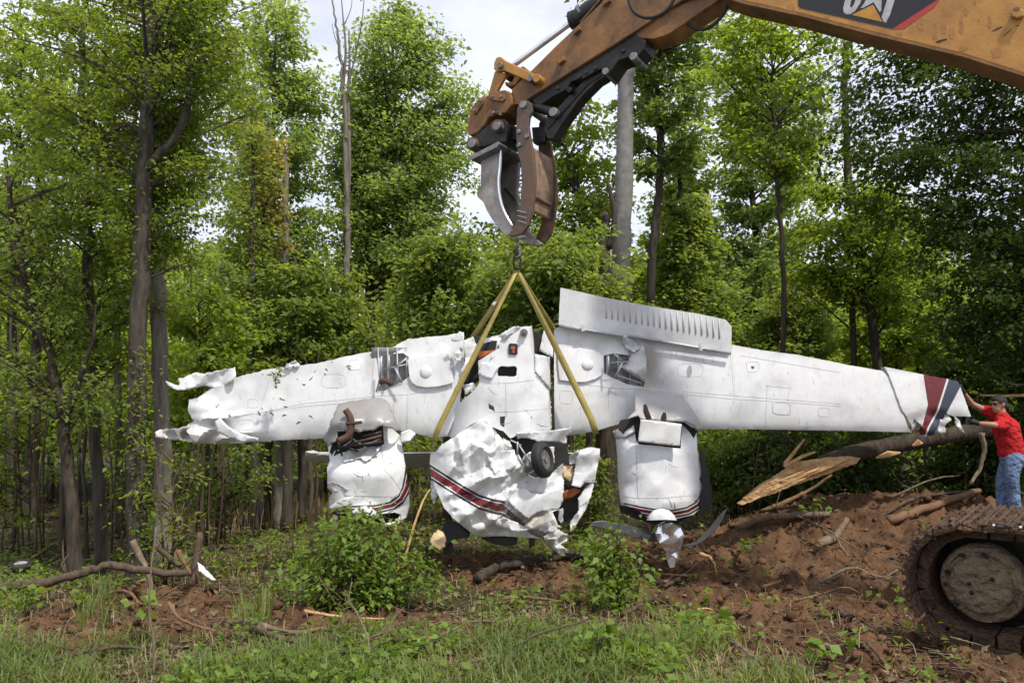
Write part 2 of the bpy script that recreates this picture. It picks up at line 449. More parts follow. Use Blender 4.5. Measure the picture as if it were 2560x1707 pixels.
def sheet(poly, step, fY, bY=None, holes=(), colf=None, seed=3, rough_edge=0, cuts=()):
    """curved panel whose outline is poly (photo pixels), front at depth fY(px,py), optional back surface at bY"""
    r = np.random.RandomState(seed)
    loops = [resample(poly, step)] + [resample(h, step) for h in holes]
    if rough_edge:
        loops = [[(x + r.uniform(-1, 1) * rough_edge, y + r.uniform(-1, 1) * rough_edge) for x, y in lp] for lp in loops]
    pts = []; edges = []
    for lp in loops:
        o = len(pts); pts += lp; edges += [(o + i, o + (i + 1) % len(lp)) for i in range(len(lp))]
    A = np.array(poly, float); x0, y0 = A.min(0); x1, y1 = A.max(0)
    gx, gy = np.meshgrid(np.arange(x0, x1, step), np.arange(y0, y1, step * .87))
    gx = gx + (np.arange(gx.shape[0]) % 2)[:, None] * step * .5
    gx = (gx + r.uniform(-.2, .2, gx.shape) * step).ravel(); gy = (gy + r.uniform(-.2, .2, gy.shape) * step).ravel()
    k = in_poly(gx, gy, loops[0])
    for h in loops[1:]: k &= ~in_poly(gx, gy, h)
    B = np.array(pts)
    if k.any():
        gx, gy = gx[k], gy[k]
        dm = np.min(np.hypot(gx[:, None] - B[None, :, 0], gy[:, None] - B[None, :, 1]), 1)
        kk = dm > step * .55; gx, gy = gx[kk], gy[kk]
        cp = []
        for ln in cuts:
            q = np.array(resample(ln, max(step * .55, 2.2), False)); tg = np.gradient(q, axis=0); tg /= (np.linalg.norm(tg, axis=1)[:, None] + 1e-9)
            nn_ = np.stack([-tg[:, 1], tg[:, 0]], 1)
            cp += [q + nn_ * .3, q - nn_ * .3]
        if cp:
            cp = np.concatenate(cp); kc = in_poly(cp[:, 0], cp[:, 1], loops[0])
            kc &= np.min(np.hypot(cp[:, None, 0] - B[None, :, 0], cp[:, None, 1] - B[None, :, 1]), 1) > .8
            cp = cp[kc]
            if len(cp):
                kk = np.min(np.hypot(gx[:, None] - cp[None, :, 0], gy[:, None] - cp[None, :, 1]), 1) > step * .6
                gx, gy = np.concatenate([gx[kk], cp[:, 0]]), np.concatenate([gy[kk], cp[:, 1]])
        pts = pts + list(zip(gx.tolist(), gy.tolist()))
    res = delaunay_2d_cdt([Vector(p) for p in pts], edges, [], 0, 1e-4)
    P = np.array([(v.x, v.y) for v in res[0]]); T = np.array([list(f) for f in res[2] if len(f) == 3])
    c = P[T].mean(1)
    k = in_poly(c[:, 0], c[:, 1], loops[0])
    for h in loops[1:]: k &= ~in_poly(c[:, 0], c[:, 1], h)
    T = T[k]
    px, py = P[:, 0], P[:, 1]
    Yf = np.broadcast_to(fY(px, py), px.shape)
    Vf = U(px, py, Yf)
    C = colf(px, py) if colf else np.full((len(px), 3), .78)
    mb = MB()
    if bY is None:
        mb.add(Vf, T, C); return mb
    Vb = Vf.copy(); Vb[:, 1] = np.maximum(np.broadcast_to(bY(px, py), px.shape), Yf + .004)
    n = len(px)
    cnt = {}
    for t in T:
        for a, b in ((t[0], t[1]), (t[1], t[2]), (t[2], t[0])):
            key = (min(a, b), max(a, b)); cnt[key] = cnt.get(key, 0) + 1
    F = [tuple(t) for t in T] + [tuple(t[::-1] + n) for t in T] + [(a, b, b + n, a + n) for (a, b), q in cnt.items() if q == 1]
    mb.add(np.concatenate([Vf, Vb]), F, np.concatenate([C, C]))
    return mb

# ------------------------------------------------------------------ ground
def G(x, y):
    x = np.asarray(x, float); y = np.asarray(y, float)
    z = -.30 * sstep(4.5, 9.5, y) - .28 * sstep(-1.5, -6.5, x) * sstep(8.5, 14, y) - .25 * sstep(15, 30, y)
    z = z + .86 * np.exp(-((x - 4.9) / 2.1) ** 2 - ((y - 12.3) / 1.5) ** 2)
    z = z + .62 * np.exp(-((x - 7.6) / 2.0) ** 2 - ((y - 11.6) / 1.7) ** 2)
    z = z + .14 * np.exp(-((x - .3) / 1.4) ** 2 - ((y - 10.6) / .6) ** 2)
    z = z + .10 * np.exp(-((x + 2.6) / 1.6) ** 2 - ((y - 7.2) / .45) ** 2)
    z = z - .24 * np.exp(-((x - 2.0) / .9) ** 2 - ((y - 10.0) / 1.0) ** 2)
    z = z + .07 * (fbm(x * .9 + 40, y * .9 + 40, 1) - .5) * sstep(3, 6, y)
    return z

def soil_mask(px, py):
    wob = 70 * (fbm(px / 90., py / 45., 2) - .5)
    a = in_poly(px + wob, py + wob * .5, [(1490, 1395), (1600, 1330), (1700, 1245), (1800, 1160), (2700, 1120), (2700, 2200), (2200, 1800), (2060, 1690), (1880, 1640), (1780, 1560), (1500, 1530), (1380, 1480)])
    b = in_poly(px + wob, py + wob * .4, [(30, 1560), (280, 1480), (480, 1475), (700, 1505), (1130, 1530), (1200, 1605), (900, 1600), (600, 1585), (300, 1610), (60, 1650)])
    c = in_poly(px + wob, py + wob * .4, [(1080, 1395), (1400, 1390), (1560, 1440), (1400, 1480), (1180, 1470), (1090, 1430)])
    return (a | b | c)

def Gd(x, y):
    """ground with clods"""
    px, py = proj(np.stack([x, y, G(x, y)], -1))
    s = soil_mask(px, py) & (y > 2.5) & (y < 16)
    f = fbm(x * 3.2, y * 3.2, 3, 5)
    rut = .06 * np.sin((x * .9 + y * .55) * 6.3 + 2 * fbm(x, y, 1)) * ((x > 1.2) & (y < 8.8))
    return G(x, y) + np.where(s, .30 * (np.abs(f - .5) * 2 - .25) + .13 * (vnoise(x * 9, y * 9, 5) - .5) * vnoise(x * 1.3, y * 1.3, 2) + .10 * (vnoise(x * 17, y * 17, 2) - .5) + .06 * (vnoise(x * 33, y * 33, 4) - .5) + rut, .05 * (f - .5)), s

ys = np.concatenate([np.linspace(-8, 3.4, 16), 3.5 * 1.0075 ** np.arange(0, 270)])
ys = np.concatenate([ys, ys[-1] * 1.03 ** np.arange(1, 120)])
ss = np.linspace(-1, 1, 420); ss = ss * (.72 + .28 * ss ** 4)
xx = ss[None, :] * (.95 * np.maximum(ys, 0) + 7)[:, None]; yy = np.broadcast_to(ys[:, None], xx.shape)
zz, soil = Gd(xx, yy)
V = np.stack([xx, yy, zz], -1).reshape(-1, 3)
nr, nc = xx.shape
ii = np.arange(nr * nc).reshape(nr, nc)
Fq = np.stack([ii[:-1, :-1], ii[:-1, 1:], ii[1:, 1:], ii[1:, :-1]], -1).reshape(-1, 4)

gm = bpy.data.materials.new('forest_ground'); gm.use_nodes = True
n, l = gm.node_tree.nodes, gm.node_tree.links
b = n['Principled BSDF']; b.inputs['Roughness'].default_value = .95; b.inputs['Specular IOR Level'].default_value = .1
tc = n.new('ShaderNodeTexCoord')
def _noise(s, d=8):
    q = n.new('ShaderNodeTexNoise'); q.inputs['Scale'].default_value = s; q.inputs['Detail'].default_value = d; q.inputs['Roughness'].default_value = .7
    l.new(tc.outputs['Object'], q.inputs['Vector']); return q
def _ramp(q, cols, p0=.32, p1=.7):
    r = n.new('ShaderNodeValToRGB'); e = r.color_ramp.elements
    e[0].position = p0; e[1].position = p1
    e[0].color = cols[0] + (1,); e[1].color = cols[-1] + (1,)
    for i, cc in enumerate(cols[1:-1]):
        k = e.new(p0 + (p1 - p0) * (i + 1) / (len(cols) - 1)); k.color = cc + (1,)
    l.new(q.outputs['Fac'], r.inputs['Fac']); return r
r_soil = _ramp(_noise(2.6, 9), [(.042, .025, .016), (.108, .060, .033), (.185, .102, .054), (.085, .048, .029)])
r_lit = _ramp(_noise(5, 10), [(.028, .024, .015), (.080, .060, .037), (.045, .046, .02), (.105, .080, .05)])  # litter browns darkened to stand for shade from the canopy
at = n.new('ShaderNodeAttribute'); at.attribute_name = 'soil'
mx = n.new('ShaderNodeMixRGB'); l.new(at.outputs['Fac'], mx.inputs['Fac'])
l.new(r_lit.outputs['Color'], mx.inputs['Color1']); l.new(r_soil.outputs['Color'], mx.inputs['Color2'])
l.new(mx.outputs['Color'], b.inputs['Base Color'])
bp = n.new('ShaderNodeBump'); bp.inputs['Strength'].default_value = .9; bp.inputs['Distance'].default_value = .05
l.new(_noise(22, 8).outputs['Fac'], bp.inputs['Height']); l.new(bp.outputs['Normal'], b.inputs['Normal'])
ground = big_mesh('ground', V, Fq, gm, smooth=True)
a = ground.data.attributes.new('soil', 'FLOAT', 'POINT'); a.data.foreach_set('value', soil.reshape(-1).astype(np.float32))
tag(ground, kind='structure')

def gz(x, y): return float(Gd(np.array([x]), np.array([y]))[0][0])
def hit(px, py):
    """ground point seen at a photo pixel"""
    d = U(px, py, 1.0) - np.array([0, 0, CAMZ])
    t = np.arange(3, 70, .04)
    P = np.array([0, 0, CAMZ]) + t[:, None] * d
    k = np.argmax(P[:, 2] < G(P[:, 0], P[:, 1]))
    p = P[k] if P[k, 2] < G(P[k, 0], P[k, 1]) else P[-1]
    return np.array([p[0], p[1], gz(p[0], p[1])])

# ------------------------------------------------------------------ leaves
def leaf_mesh(name, P, size, material, parent=None, droop=.45, seed=1, outw=None, width=.62, spread=1., rndbias=None, label=None, kind=None):
    """one kite-shaped folded leaf per point"""
    r = np.random.RandomState(seed); n_ = len(P)
    ph = r.uniform(0, 2 * np.pi, n_)
    a = np.stack([np.cos(ph), np.sin(ph), r.normal(-droop, .45, n_)], -1)
    if outw is not None: a[:, :2] += outw * .8
    a /= np.linalg.norm(a, axis=1)[:, None]
    up = np.stack([r.normal(0, .5, n_) * spread, r.normal(0, .5, n_) * spread, np.ones(n_)], -1)
    s = np.cross(a, up); s /= (np.linalg.norm(s, axis=1)[:, None] + 1e-9)
    nn = np.cross(s, a)
    L = (size * r.uniform(.4, 1.5, n_))[:, None]
    p0 = P; p2 = P + a * L
    m_ = P + a * L * .42 + nn * L * .10
    W = L * width * .5
    V = np.stack([p0, m_ + s * W, p2 - nn * L * .06, m_ - s * W], 1).reshape(-1, 3)
    F = np.arange(4 * n_).reshape(-1, 4)
    rnd = r.uniform(0, 1, n_) if rndbias is None else np.clip(rndbias + r.normal(0, .18, n_), 0, 1)
    o = big_mesh(name, V, F, material, parent, rnd=rnd)
    if label: o['label'] = label
    if kind: o['kind'] = kind
    return o

def lerp_path(path, z):
    zs = np.array([p[2] for p in path])
    return np.array([np.interp(z, zs, [p[i] for p in path]) for i in range(3)])

def make_tree(label, Y, trunk, env=None, nl=50, per=340, lsize=.12, leaf='leaf_mid', bark='bark_mid', rise=.55, dens=1., seed=1,
              name='tree', cat='tree', group=None, dscale=.9, extra=(), sub=7, sag=.08, show_limbs=True, clear=0., minr=.35, twigs=True, sig=.16, leaves=True, baseflare=1.5):
    """trunk: (px,py,width px) from the ground up; env: (py,left px,right px) outline of the crown"""
    r = np.random.RandomState(seed)
    pxm = FPX / Y
    P = [U(a, b, Y) for a, b, w in trunk]; W = [w / pxm / 2 for a, b, w in trunk]
    zb = gz(P[0][0], Y)
    P[0] = np.array([P[0][0], Y, zb - .08])
    t = thing(name, (P[0][0], Y, zb), label, cat, group)
    Pp = [np.concatenate([p, [w]]) for p, w in zip(P, W)]
    cp = catmull(Pp, 6) if len(Pp) > 2 else catmull(Pp, 10)
    path = [np.array([p[0] + .015 * r.normal(), p[1] + .015 * r.normal(), p[2]]) for p in cp]; rad = [max(float(p[3]) * r.uniform(.94, 1.06), .008) for p in cp]
    rad[0] *= baseflare; rad[1] *= 1 + (baseflare - 1) * .3
    MB().tube(path, rad, 10).build('trunk', bark, t, smooth=True)
    limbs = MB(); nlimb = 0
    for ex in extra:                       # forks traced from the photograph
        q = [np.concatenate([U(a, b, Y + dy), [w / pxm / 2]]) for a, b, w, dy in ex]
        q = catmull(q, 5); limbs.tube([k[:3] for k in q], [max(float(k[3]), .006) for k in q], 7); nlimb += 1
    pts = []; outs = []; bias = []
    if env:
        E = [(U(0, a, Y)[2], U(b, a, Y)[0], U(c, a, Y)[0]) for a, b, c in env]
        E.sort()
        ez = np.array([e[0] for e in E]); el = np.array([e[1] for e in E]); er = np.array([e[2] for e in E])
        zt = max(p[2] for p in path)
        hs = np.linspace(ez[0], ez[-1], 60); rr = np.maximum(np.interp(hs, ez, (er - el) / 2), .05)
        cdf = np.cumsum(rr); cdf /= cdf[-1]
        for i in range(nl):
            h = float(np.interp((i + r.rand()) / nl, cdf, hs))
            xl, xr = np.interp(h, ez, el), np.interp(h, ez, er); R = (xr - xl) / 2; xc = (xl + xr) / 2
            ph = r.uniform(0, 2 * np.pi); rho = math.sqrt(r.uniform(.22, 1.0)) * r.uniform(.85, 1.1)
            R_ = R; R = R * (.62 + .75 * float(fbm(h * .9 + seed * 3.1, ph * 1.2 + seed, 2, 2)))
            tip = np.array([xc + R * rho * math.cos(ph), Y + R * dscale * rho * math.sin(ph), h])
            if clear and tip[1] < Y and abs(tip[0] - lerp_path(path, min(h, zt))[0]) < clear: tip[1] = 2 * Y - tip[1]
            zs_ = np.clip(h - rise * (np.hypot(tip[0] - xc, tip[1] - Y)) * r.uniform(.6, 1.3) - .15, path[2][2], zt * .985)
            st = lerp_path(path, zs_)
            ln = np.linalg.norm(tip - st)
            mid = (st + tip) / 2 + np.array([r.normal(0, .06) * ln, r.normal(0, .06) * ln, sag * ln])
            us = np.linspace(0, 1, 6)
            pl = np.array([(1 - u) ** 2 * st + 2 * u * (1 - u) * mid + u * u * tip for u in us])
            r0 = min(.035, .012 + .009 * ln)
            if show_limbs: limbs.tube(pl, [max(r0 * (1 - .85 * u), .004) for u in us], 4, cap=False); nlimb += 1
            od = tip - st; od[2] = 0; od /= (np.linalg.norm(od) + 1e-6)
            shade = r.uniform(.15, .85)
            for j in range(sub):
                u = r.uniform(.3, 1.0)
                p = (1 - u) ** 2 * st + 2 * u * (1 - u) * mid + u * u * tip
                dv = r.normal(0, 1, 3) * np.array([1, 1, .55]) + np.array([od[0], od[1], .25]) * .8
                dv /= np.linalg.norm(dv)
                sl = np.clip(ln * .30, .25, .75) * r.uniform(.5, 1.2)
                e = p + dv * sl
                if twigs and show_limbs: limbs.tube([p, e], [.006, .003], 3, cap=False)
                k = int(per / sub * dens * .62 * r.uniform(.55, 1.45))
                if k < 1: continue
                w_ = r.uniform(.15, 1.1, k)[:, None]
                q = p + (e - p) * w_ + r.normal(0, sig, (k, 3)) * np.array([1, 1, .42])
                pts.append(q); outs.append(np.repeat(od[None, :2], k, 0)); bias.append(np.full(k, shade * .7 + .15))
    if limbs.V: limbs.build('limbs', bark, t, smooth=True)
    if pts and leaves:
        pts = np.concatenate(pts); outs = np.concatenate(outs); bias = np.concatenate(bias)
        leaf_mesh('crown', pts, lsize * 1.12, leaf, t, seed=seed + 50, outw=outs, rndbias=bias)
    return t

# ------------------------------------------------------------------ trees
make_tree('big brown-barked tree with olive leaves and a curved right fork, nearest tree on the left', 11,
  [(350, 1470, 56), (340, 1250, 48), (342, 1000, 46), (350, 750, 44), (358, 500, 42), (365, 330, 38), (375, 150, 30), (385, 0, 26), (392, -200, 18), (395, -380, 8)],
  [(640, 300, 520), (520, 220, 560), (380, 140, 640), (250, 60, 640), (100, 20, 700), (-100, 40, 660), (-350, 250, 520)],
  nl=130, per=520, lsize=.056, leaf='leaf_olive', bark='bark_mid', seed=1, sub=9, sig=.13, rise=.35, clear=.55,
  extra=[[(372, 420, 26, -.05), (400, 385, 24, -.1), (440, 340, 20, -.1), (470, 260, 18, -.1), (480, 150, 16, -.1), (478, 0, 12, -.1)],
         [(352, 330, 16, .1), (320, 310, 13, .2), (285, 330, 10, .3), (265, 370, 7, .4)]])
make_tree('pale flaky-barked tree standing just behind the big left tree', 13,
  [(418, 1410, 48), (406, 1100, 42), (400, 850, 40), (395, 600, 36), (392, 300, 28), (395, 0, 18), (396, -150, 8)],
  [(420, 300, 640), (250, 220, 720), (60, 180, 720), (-150, 260, 620)], nl=60, per=300, lsize=.066, leaf='leaf_olive', bark='bark_pale', seed=2, clear=.4, sig=.13)
make_tree('slender grey-brown tree with a slight lean left of the big left tree', 12.5,
  [(262, 1450, 34), (245, 1200, 30), (230, 900, 28), (222, 650, 26), (215, 420, 24), (205, 200, 18), (210, 0, 10), (212, -150, 4)],
  [(880, 100, 380), (640, 40, 400), (400, -20, 400), (150, 20, 420), (-120, 100, 330)], nl=85, per=380, lsize=.062, leaf='leaf_olive', bark='bark_mid', seed=3, clear=.4, sig=.13,
  extra=[[(222, 460, 13, .1), (245, 440, 11, .1), (275, 450, 9, .1), (320, 470, 6, .2)]])
make_tree('dark crooked forked tree leaning left near the left edge', 11.5,
  [(196, 1470, 36), (175, 1220, 31), (155, 1050, 28), (125, 890, 22), (70, 740, 18), (35, 560, 14), (10, 400, 8)],
  [(1000, -40, 300), (760, -100, 260), (560, -120, 240), (420, -100, 200)], nl=55, per=260, lsize=.064, leaf='leaf_mid', bark='bark_dark', seed=4, clear=.3, sig=.13,
  extra=[[(160, 1055, 18, 0), (190, 985, 15, -.1), (205, 930, 12, -.2), (232, 850, 8, -.3), (240, 760, 5, -.3)],
         [(100, 830, 9, 0), (112, 760, 8, .1), (130, 660, 6, .2), (150, 600, 4, .3)]])
make_tree('straight thin tree at the very left edge of the woods', 19,
  [(30, 1285, 24), (28, 1000, 22), (35, 700, 20), (45, 400, 14), (50, 100, 8), (52, -60, 4)],
  [(760, -140, 200), (500, -150, 240), (250, -120, 230), (0, -100, 200)], nl=60, per=260, lsize=.11, leaf='leaf_lime', bark='bark_dark', seed=5)
make_tree('thick-footed dark tree just right of the straight tree at the left edge', 20,
  [(78, 1266, 36), (85, 1000, 26), (95, 700, 20), (100, 400, 14), (105, 150, 6)],
  [(800, -40, 260), (520, -60, 300), (300, -20, 280), (100, 20, 200)], nl=60, per=280, lsize=.11, leaf='leaf_mid', bark='bark_dark', seed=6)
make_tree('thin brown tree between the crooked forked tree and the slender leaning tree', 17,
  [(300, 1330, 20), (296, 1000, 17), (290, 700, 15), (284, 450, 10), (280, 250, 5)],
  [(760, 150, 460), (540, 160, 520), (300, 180, 460)], nl=40, per=260, lsize=.10, leaf='leaf_lime', bark='bark_mid', seed=7)
make_tree('tall bright maple left of the bare twin-stemmed snag', 20,
  [(668, 1300, 22), (672, 900, 20), (680, 600, 16), (684, 300, 10), (690, 20, 4)],
  [(930, 540, 800), (740, 530, 820), (560, 550, 830), (420, 540, 835), (280, 545, 835), (150, 560, 810), (50, 610, 760), (-20, 650, 730)],
  nl=120, per=400, lsize=.11, leaf='leaf_maple', bark='bark_dark', seed=8, sub=6, sig=.20, rise=.8)
make_tree('small tree with tan spring leaves beside the broken pole snag', 18,
  [(655, 1290, 12), (655, 800, 11), (655, 560, 8), (658, 300, 3)],
  [(620, 610, 710), (450, 590, 730), (300, 620, 700)], nl=26, per=190, lsize=.10, leaf='leaf_tan', bark='bark_mid', seed=9)
make_tree('thin-stemmed sapling tree with a sparse crown against the open sky gap', 17,
  [(642, 1330, 14), (633, 1000, 13), (630, 700, 13), (632, 450, 10), (630, 250, 5)],
  [(700, 540, 690), (560, 560, 690), (440, 580, 680), (300, 600, 670)], nl=30, per=120, lsize=.10, leaf='leaf_mid', bark='bark_mid', seed=10)
make_tree('pale bare pole snag with a broken top behind the left wing', 18.5,
  [(696, 1370, 24), (700, 1100, 21), (711, 800, 17), (715, 560, 16), (714, 395, 13), (716, 385, 5)], None, bark='bark_pale', seed=11, name='dead_tree', cat='dead tree')
make_tree('brown trunk rising just right of the pole snag under the left wing', 17.5,
  [(719, 1290, 28), (722, 1080, 23), (729, 900, 19), (736, 740, 12), (740, 640, 6)],
  [(900, 600, 860), (740, 590, 860), (650, 640, 820)], nl=34, per=300, lsize=.11, leaf='leaf_mid', bark='bark_mid', seed=12)
make_tree('trunk standing directly left of the left engine below the wing', 18.5,
  [(752, 1276, 22), (764, 1060, 18), (772, 900, 14), (775, 760, 6)],
  [(930, 740, 940), (800, 720, 960), (690, 760, 920)], nl=34, per=320, lsize=.115, leaf='leaf_mid', bark='bark_mid', seed=13)
make_tree('bare dead twin-stemmed snag with thin twigs against the sky', 20,
  [(868, 1300, 20), (866, 800, 17), (868, 600, 17), (866, 450, 14), (860, 250, 11), (850, 130, 8), (838, 50, 5), (828, -30, 3)], None, bark='bark_pale', seed=14, name='dead_tree', cat='dead tree',
  extra=[[(867, 570, 13, .1), (873, 400, 11, .15), (870, 250, 9, .2), (874, 160, 6, .2), (872, 75, 3, .2)], [(857, 235, 7, 0), (864, 130, 6, -.1), (858, 50, 4, -.1), (852, -20, 2, -.1)],
         [(872, 210, 5, .2), (890, 130, 4, .2), (904, 60, 3, .2), (912, -20, 2, .2)], [(848, 120, 3, 0), (836, 90, 2, 0), (830, 60, 1.5, 0)], [(862, 60, 3, -.1), (878, 20, 2, -.1), (880, -20, 1.5, -.1)]])
make_tree('largest pointed maple with several dark stems, right of the dead snag', 22,
  [(930, 1290, 26), (925, 800, 24), (925, 600, 22), (950, 400, 16), (975, 200, 9), (985, 10, 3)],
  [(640, 850, 1120), (540, 820, 1170), (430, 800, 1200), (320, 825, 1225), (250, 840, 1210), (170, 860, 1170), (110, 900, 1130), (60, 940, 1060), (0, 965, 1010)],
  nl=150, per=520, lsize=.112, leaf='leaf_maple', bark='bark_dark', seed=15, sub=7, sig=.21, rise=.9,
  extra=[[(890, 760, 14, .6), (893, 600, 13, .6), (888, 450, 10, .6), (880, 330, 5, .6)], [(955, 760, 15, -.4), (958, 580, 14, -.4), (985, 430, 10, -.4), (1010, 300, 5, -.4)],
         [(985, 760, 12, .4), (992, 600, 11, .4), (1035, 470, 8, .4), (1080, 380, 4, .4)], [(1022, 160, 6, 0), (1080, 110, 3, 0), (1095, 60, 1.5, 0)]])
make_tree('low broad green tree behind the left strap', 16.5,
  [(1120, 1280, 18), (1115, 900, 14), (1110, 700, 8), (1105, 600, 4)],
  [(880, 960, 1260), (760, 950, 1290), (660, 980, 1290), (585, 1030, 1220)], nl=60, per=360, lsize=.105, leaf='leaf_mid', bark='bark_dark', seed=16)
make_tree('drooping green tree behind the hoisted flap, right of the straps', 15.5,
  [(1430, 1280, 16), (1425, 900, 13), (1420, 720, 9), (1415, 600, 4)],
  [(880, 1240, 1620), (740, 1200, 1640), (640, 1210, 1600), (560, 1280, 1480)], nl=70, per=380, lsize=.11, leaf='leaf_mid', bark='bark_dark', seed=17)
make_tree('airy tree with dark crossing limbs between the grapple and the pale grey trunk', 20,
  [(1470, 1280, 18), (1475, 800, 16), (1470, 600, 14), (1440, 450, 10), (1400, 340, 6), (1390, 290, 3)],
  [(700, 1200, 1560), (560, 1190, 1570), (440, 1260, 1570), (330, 1300, 1560), (260, 1380, 1540)], nl=75, per=230, lsize=.12, leaf='leaf_lime', bark='bark_dark', seed=18,
  extra=[[(1475, 640, 14, -.2), (1450, 520, 11, -.3), (1420, 440, 9, -.3), (1370, 410, 6, -.3)], [(1490, 560, 7, .1), (1440, 540, 6, .1), (1390, 555, 4, .1)]])
make_tree('smooth pale grey beech trunk right of the grapple', 17,
  [(1530, 1290, 54), (1545, 900, 50), (1550, 720, 48), (1556, 600, 46), (1563, 300, 44), (1570, 120, 42), (1575, -100, 34), (1580, -400, 14)],
  [(30, 1400, 1800), (-150, 1360, 1820), (-420, 1480, 1680)], nl=45, per=300, lsize=.11, leaf='leaf_mid', bark='bark_grey', seed=19)
make_tree('rough dark broken trunk behind the right engine', 16.6,
  [(1520, 1330, 64), (1517, 1080, 52), (1514, 800, 40), (1511, 640, 30), (1512, 550, 24), (1518, 530, 8)], None, bark='bark_dark', seed=20, name='dead_tree', cat='dead tree',
  extra=[[(1522, 620, 16, -.1), (1535, 560, 14, -.1), (1530, 500, 12, -.1), (1518, 455, 8, -.1)]])
make_tree('grey tree with a bent upper stem right of the pale beech', 18,
  [(1622, 1280, 28), (1625, 740, 23), (1640, 560, 21), (1652, 420, 20), (1650, 330, 20), (1640, 200, 17), (1645, 60, 10), (1650, -150, 5)],
  [(420, 1570, 1780), (300, 1540, 1800), (150, 1560, 1850), (0, 1580, 1850), (-130, 1600, 1780)], nl=80, per=290, lsize=.115, leaf='leaf_maple', bark='bark_mid', seed=21,
  extra=[[(1655, 400, 12, 0), (1690, 360, 10, -.1), (1740, 335, 8, -.1), (1770, 318, 4, -.1)]])
make_tree('thin snapped dark stem among leaves right of the bent grey tree', 19,
  [(1728, 1280, 18), (1720, 750, 16), (1704, 560, 15), (1702, 480, 14), (1690, 380, 9), (1680, 360, 3)],
  [(860, 1600, 1840), (720, 1610, 1830), (560, 1630, 1790), (480, 1650, 1760)], nl=60, per=300, lsize=.115, leaf='leaf_mid', bark='bark_dark', seed=22)
make_tree('big soft grey-green tree filling the right background', 25,
  [(1905, 1250, 24), (1895, 700, 18), (1870, 300, 11), (1880, 60, 4)],
  [(900, 1720, 2090), (720, 1720, 2100), (560, 1740, 2110), (400, 1760, 2090), (240, 1800, 2070), (120, 1830, 2040), (40, 1860, 2000)], nl=150, per=330, lsize=.14, leaf='leaf_maple', bark='bark_mid', seed=23, sub=8)
make_tree('slim yellow-green tree crown hanging under the boom', 15,
  [(1960, 1230, 16), (1958, 700, 14), (1945, 480, 12), (1935, 300, 9), (1928, 120, 5), (1925, -40, 3)],
  [(420, 1800, 2060), (260, 1780, 2110), (120, 1770, 2080), (0, 1800, 2050)], nl=60, per=230, lsize=.09, leaf='leaf_lime', bark='bark_dark', seed=24, sig=.13,
  extra=[[(1780, 160, 5, .1), (1850, 240, 6, .1), (1920, 330, 6, .1), (1990, 420, 4, .1)]])
make_tree('dark slim tree with a kinked trunk and low fork behind the right wing', 16,
  [(2202, 1250, 26), (2190, 920, 24), (2165, 740, 24), (2132, 560, 22), (2120, 430, 20), (2113, 250, 18), (2115, 100, 16), (2120, -100, 8)],
  [(740, 1960, 2340), (620, 1930, 2340), (500, 1960, 2300), (430, 2000, 2240)], nl=60, per=300, lsize=.10, leaf='leaf_lime', bark='bark_dark', seed=25,
  extra=[[(2136, 930, 16, .1), (2130, 760, 16, .1), (2122, 640, 14, .1), (2112, 590, 12, .1), (2090, 545, 7, .1)]])
make_tree('dark-stemmed yellow-green tree behind the wing tip', 19,
  [(2250, 1200, 20), (2244, 860, 18), (2236, 640, 13), (2238, 480, 5)],
  [(900, 2110, 2420), (760, 2100, 2420), (620, 2150, 2380), (500, 2190, 2300)], nl=60, per=320, lsize=.12, leaf='leaf_lime', bark='bark_dark', seed=26)
make_tree('leaning thin brown stem just right of the dark-stemmed tree behind the wing tip', 20,
  [(2325, 1200, 18), (2292, 860, 14), (2270, 700, 9), (2265, 600, 4)],
  [(880, 2220, 2420), (740, 2200, 2380), (660, 2220, 2340)], nl=28, per=260, lsize=.12, leaf='leaf_olive', bark='bark_mid', seed=27)
make_tree('small dark bushy tree above the outer right wing', 21,
  [(1985, 1200, 14), (1982, 860, 12), (1975, 760, 6), (1972, 700, 3)],
  [(920, 1880, 2100), (820, 1870, 2110), (740, 1900, 2060), (690, 1940, 2020)], nl=45, per=330, lsize=.115, leaf='leaf_mid', bark='bark_dark', seed=28)
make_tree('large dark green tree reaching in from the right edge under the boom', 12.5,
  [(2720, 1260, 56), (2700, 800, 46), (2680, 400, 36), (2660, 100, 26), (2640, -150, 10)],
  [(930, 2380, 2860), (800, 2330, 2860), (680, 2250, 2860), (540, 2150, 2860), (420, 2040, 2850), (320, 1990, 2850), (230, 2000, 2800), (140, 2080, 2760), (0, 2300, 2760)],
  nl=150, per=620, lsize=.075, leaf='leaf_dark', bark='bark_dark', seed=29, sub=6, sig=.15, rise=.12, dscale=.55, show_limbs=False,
  extra=[[(2600, 470, 16, 0), (2480, 430, 13, 0), (2380, 470, 10, 0), (2280, 490, 8, 0), (2200, 470, 5, 0)], [(2560, 330, 10, .2), (2420, 330, 8, .2), (2300, 350, 6, .2), (2190, 360, 4, .2)],
         [(2560, 640, 10, 0), (2450, 560, 9, 0), (2330, 600, 7, 0), (2290, 660, 5, 0)]])
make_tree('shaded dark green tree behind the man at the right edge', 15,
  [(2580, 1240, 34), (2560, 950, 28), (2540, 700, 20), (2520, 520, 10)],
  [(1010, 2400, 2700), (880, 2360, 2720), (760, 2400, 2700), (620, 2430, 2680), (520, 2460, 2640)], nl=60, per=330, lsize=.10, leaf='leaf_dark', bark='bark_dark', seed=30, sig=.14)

make_tree('pale green tree filling the gap behind the bent grey stem', 27,
  [(1690, 1240, 16), (1688, 800, 13), (1685, 500, 8), (1686, 330, 3)],
  [(900, 1560, 1830), (700, 1560, 1840), (520, 1570, 1810), (400, 1610, 1770), (320, 1650, 1730)], nl=90, per=330, lsize=.14, leaf='leaf_lime', bark='bark_mid', seed=31)
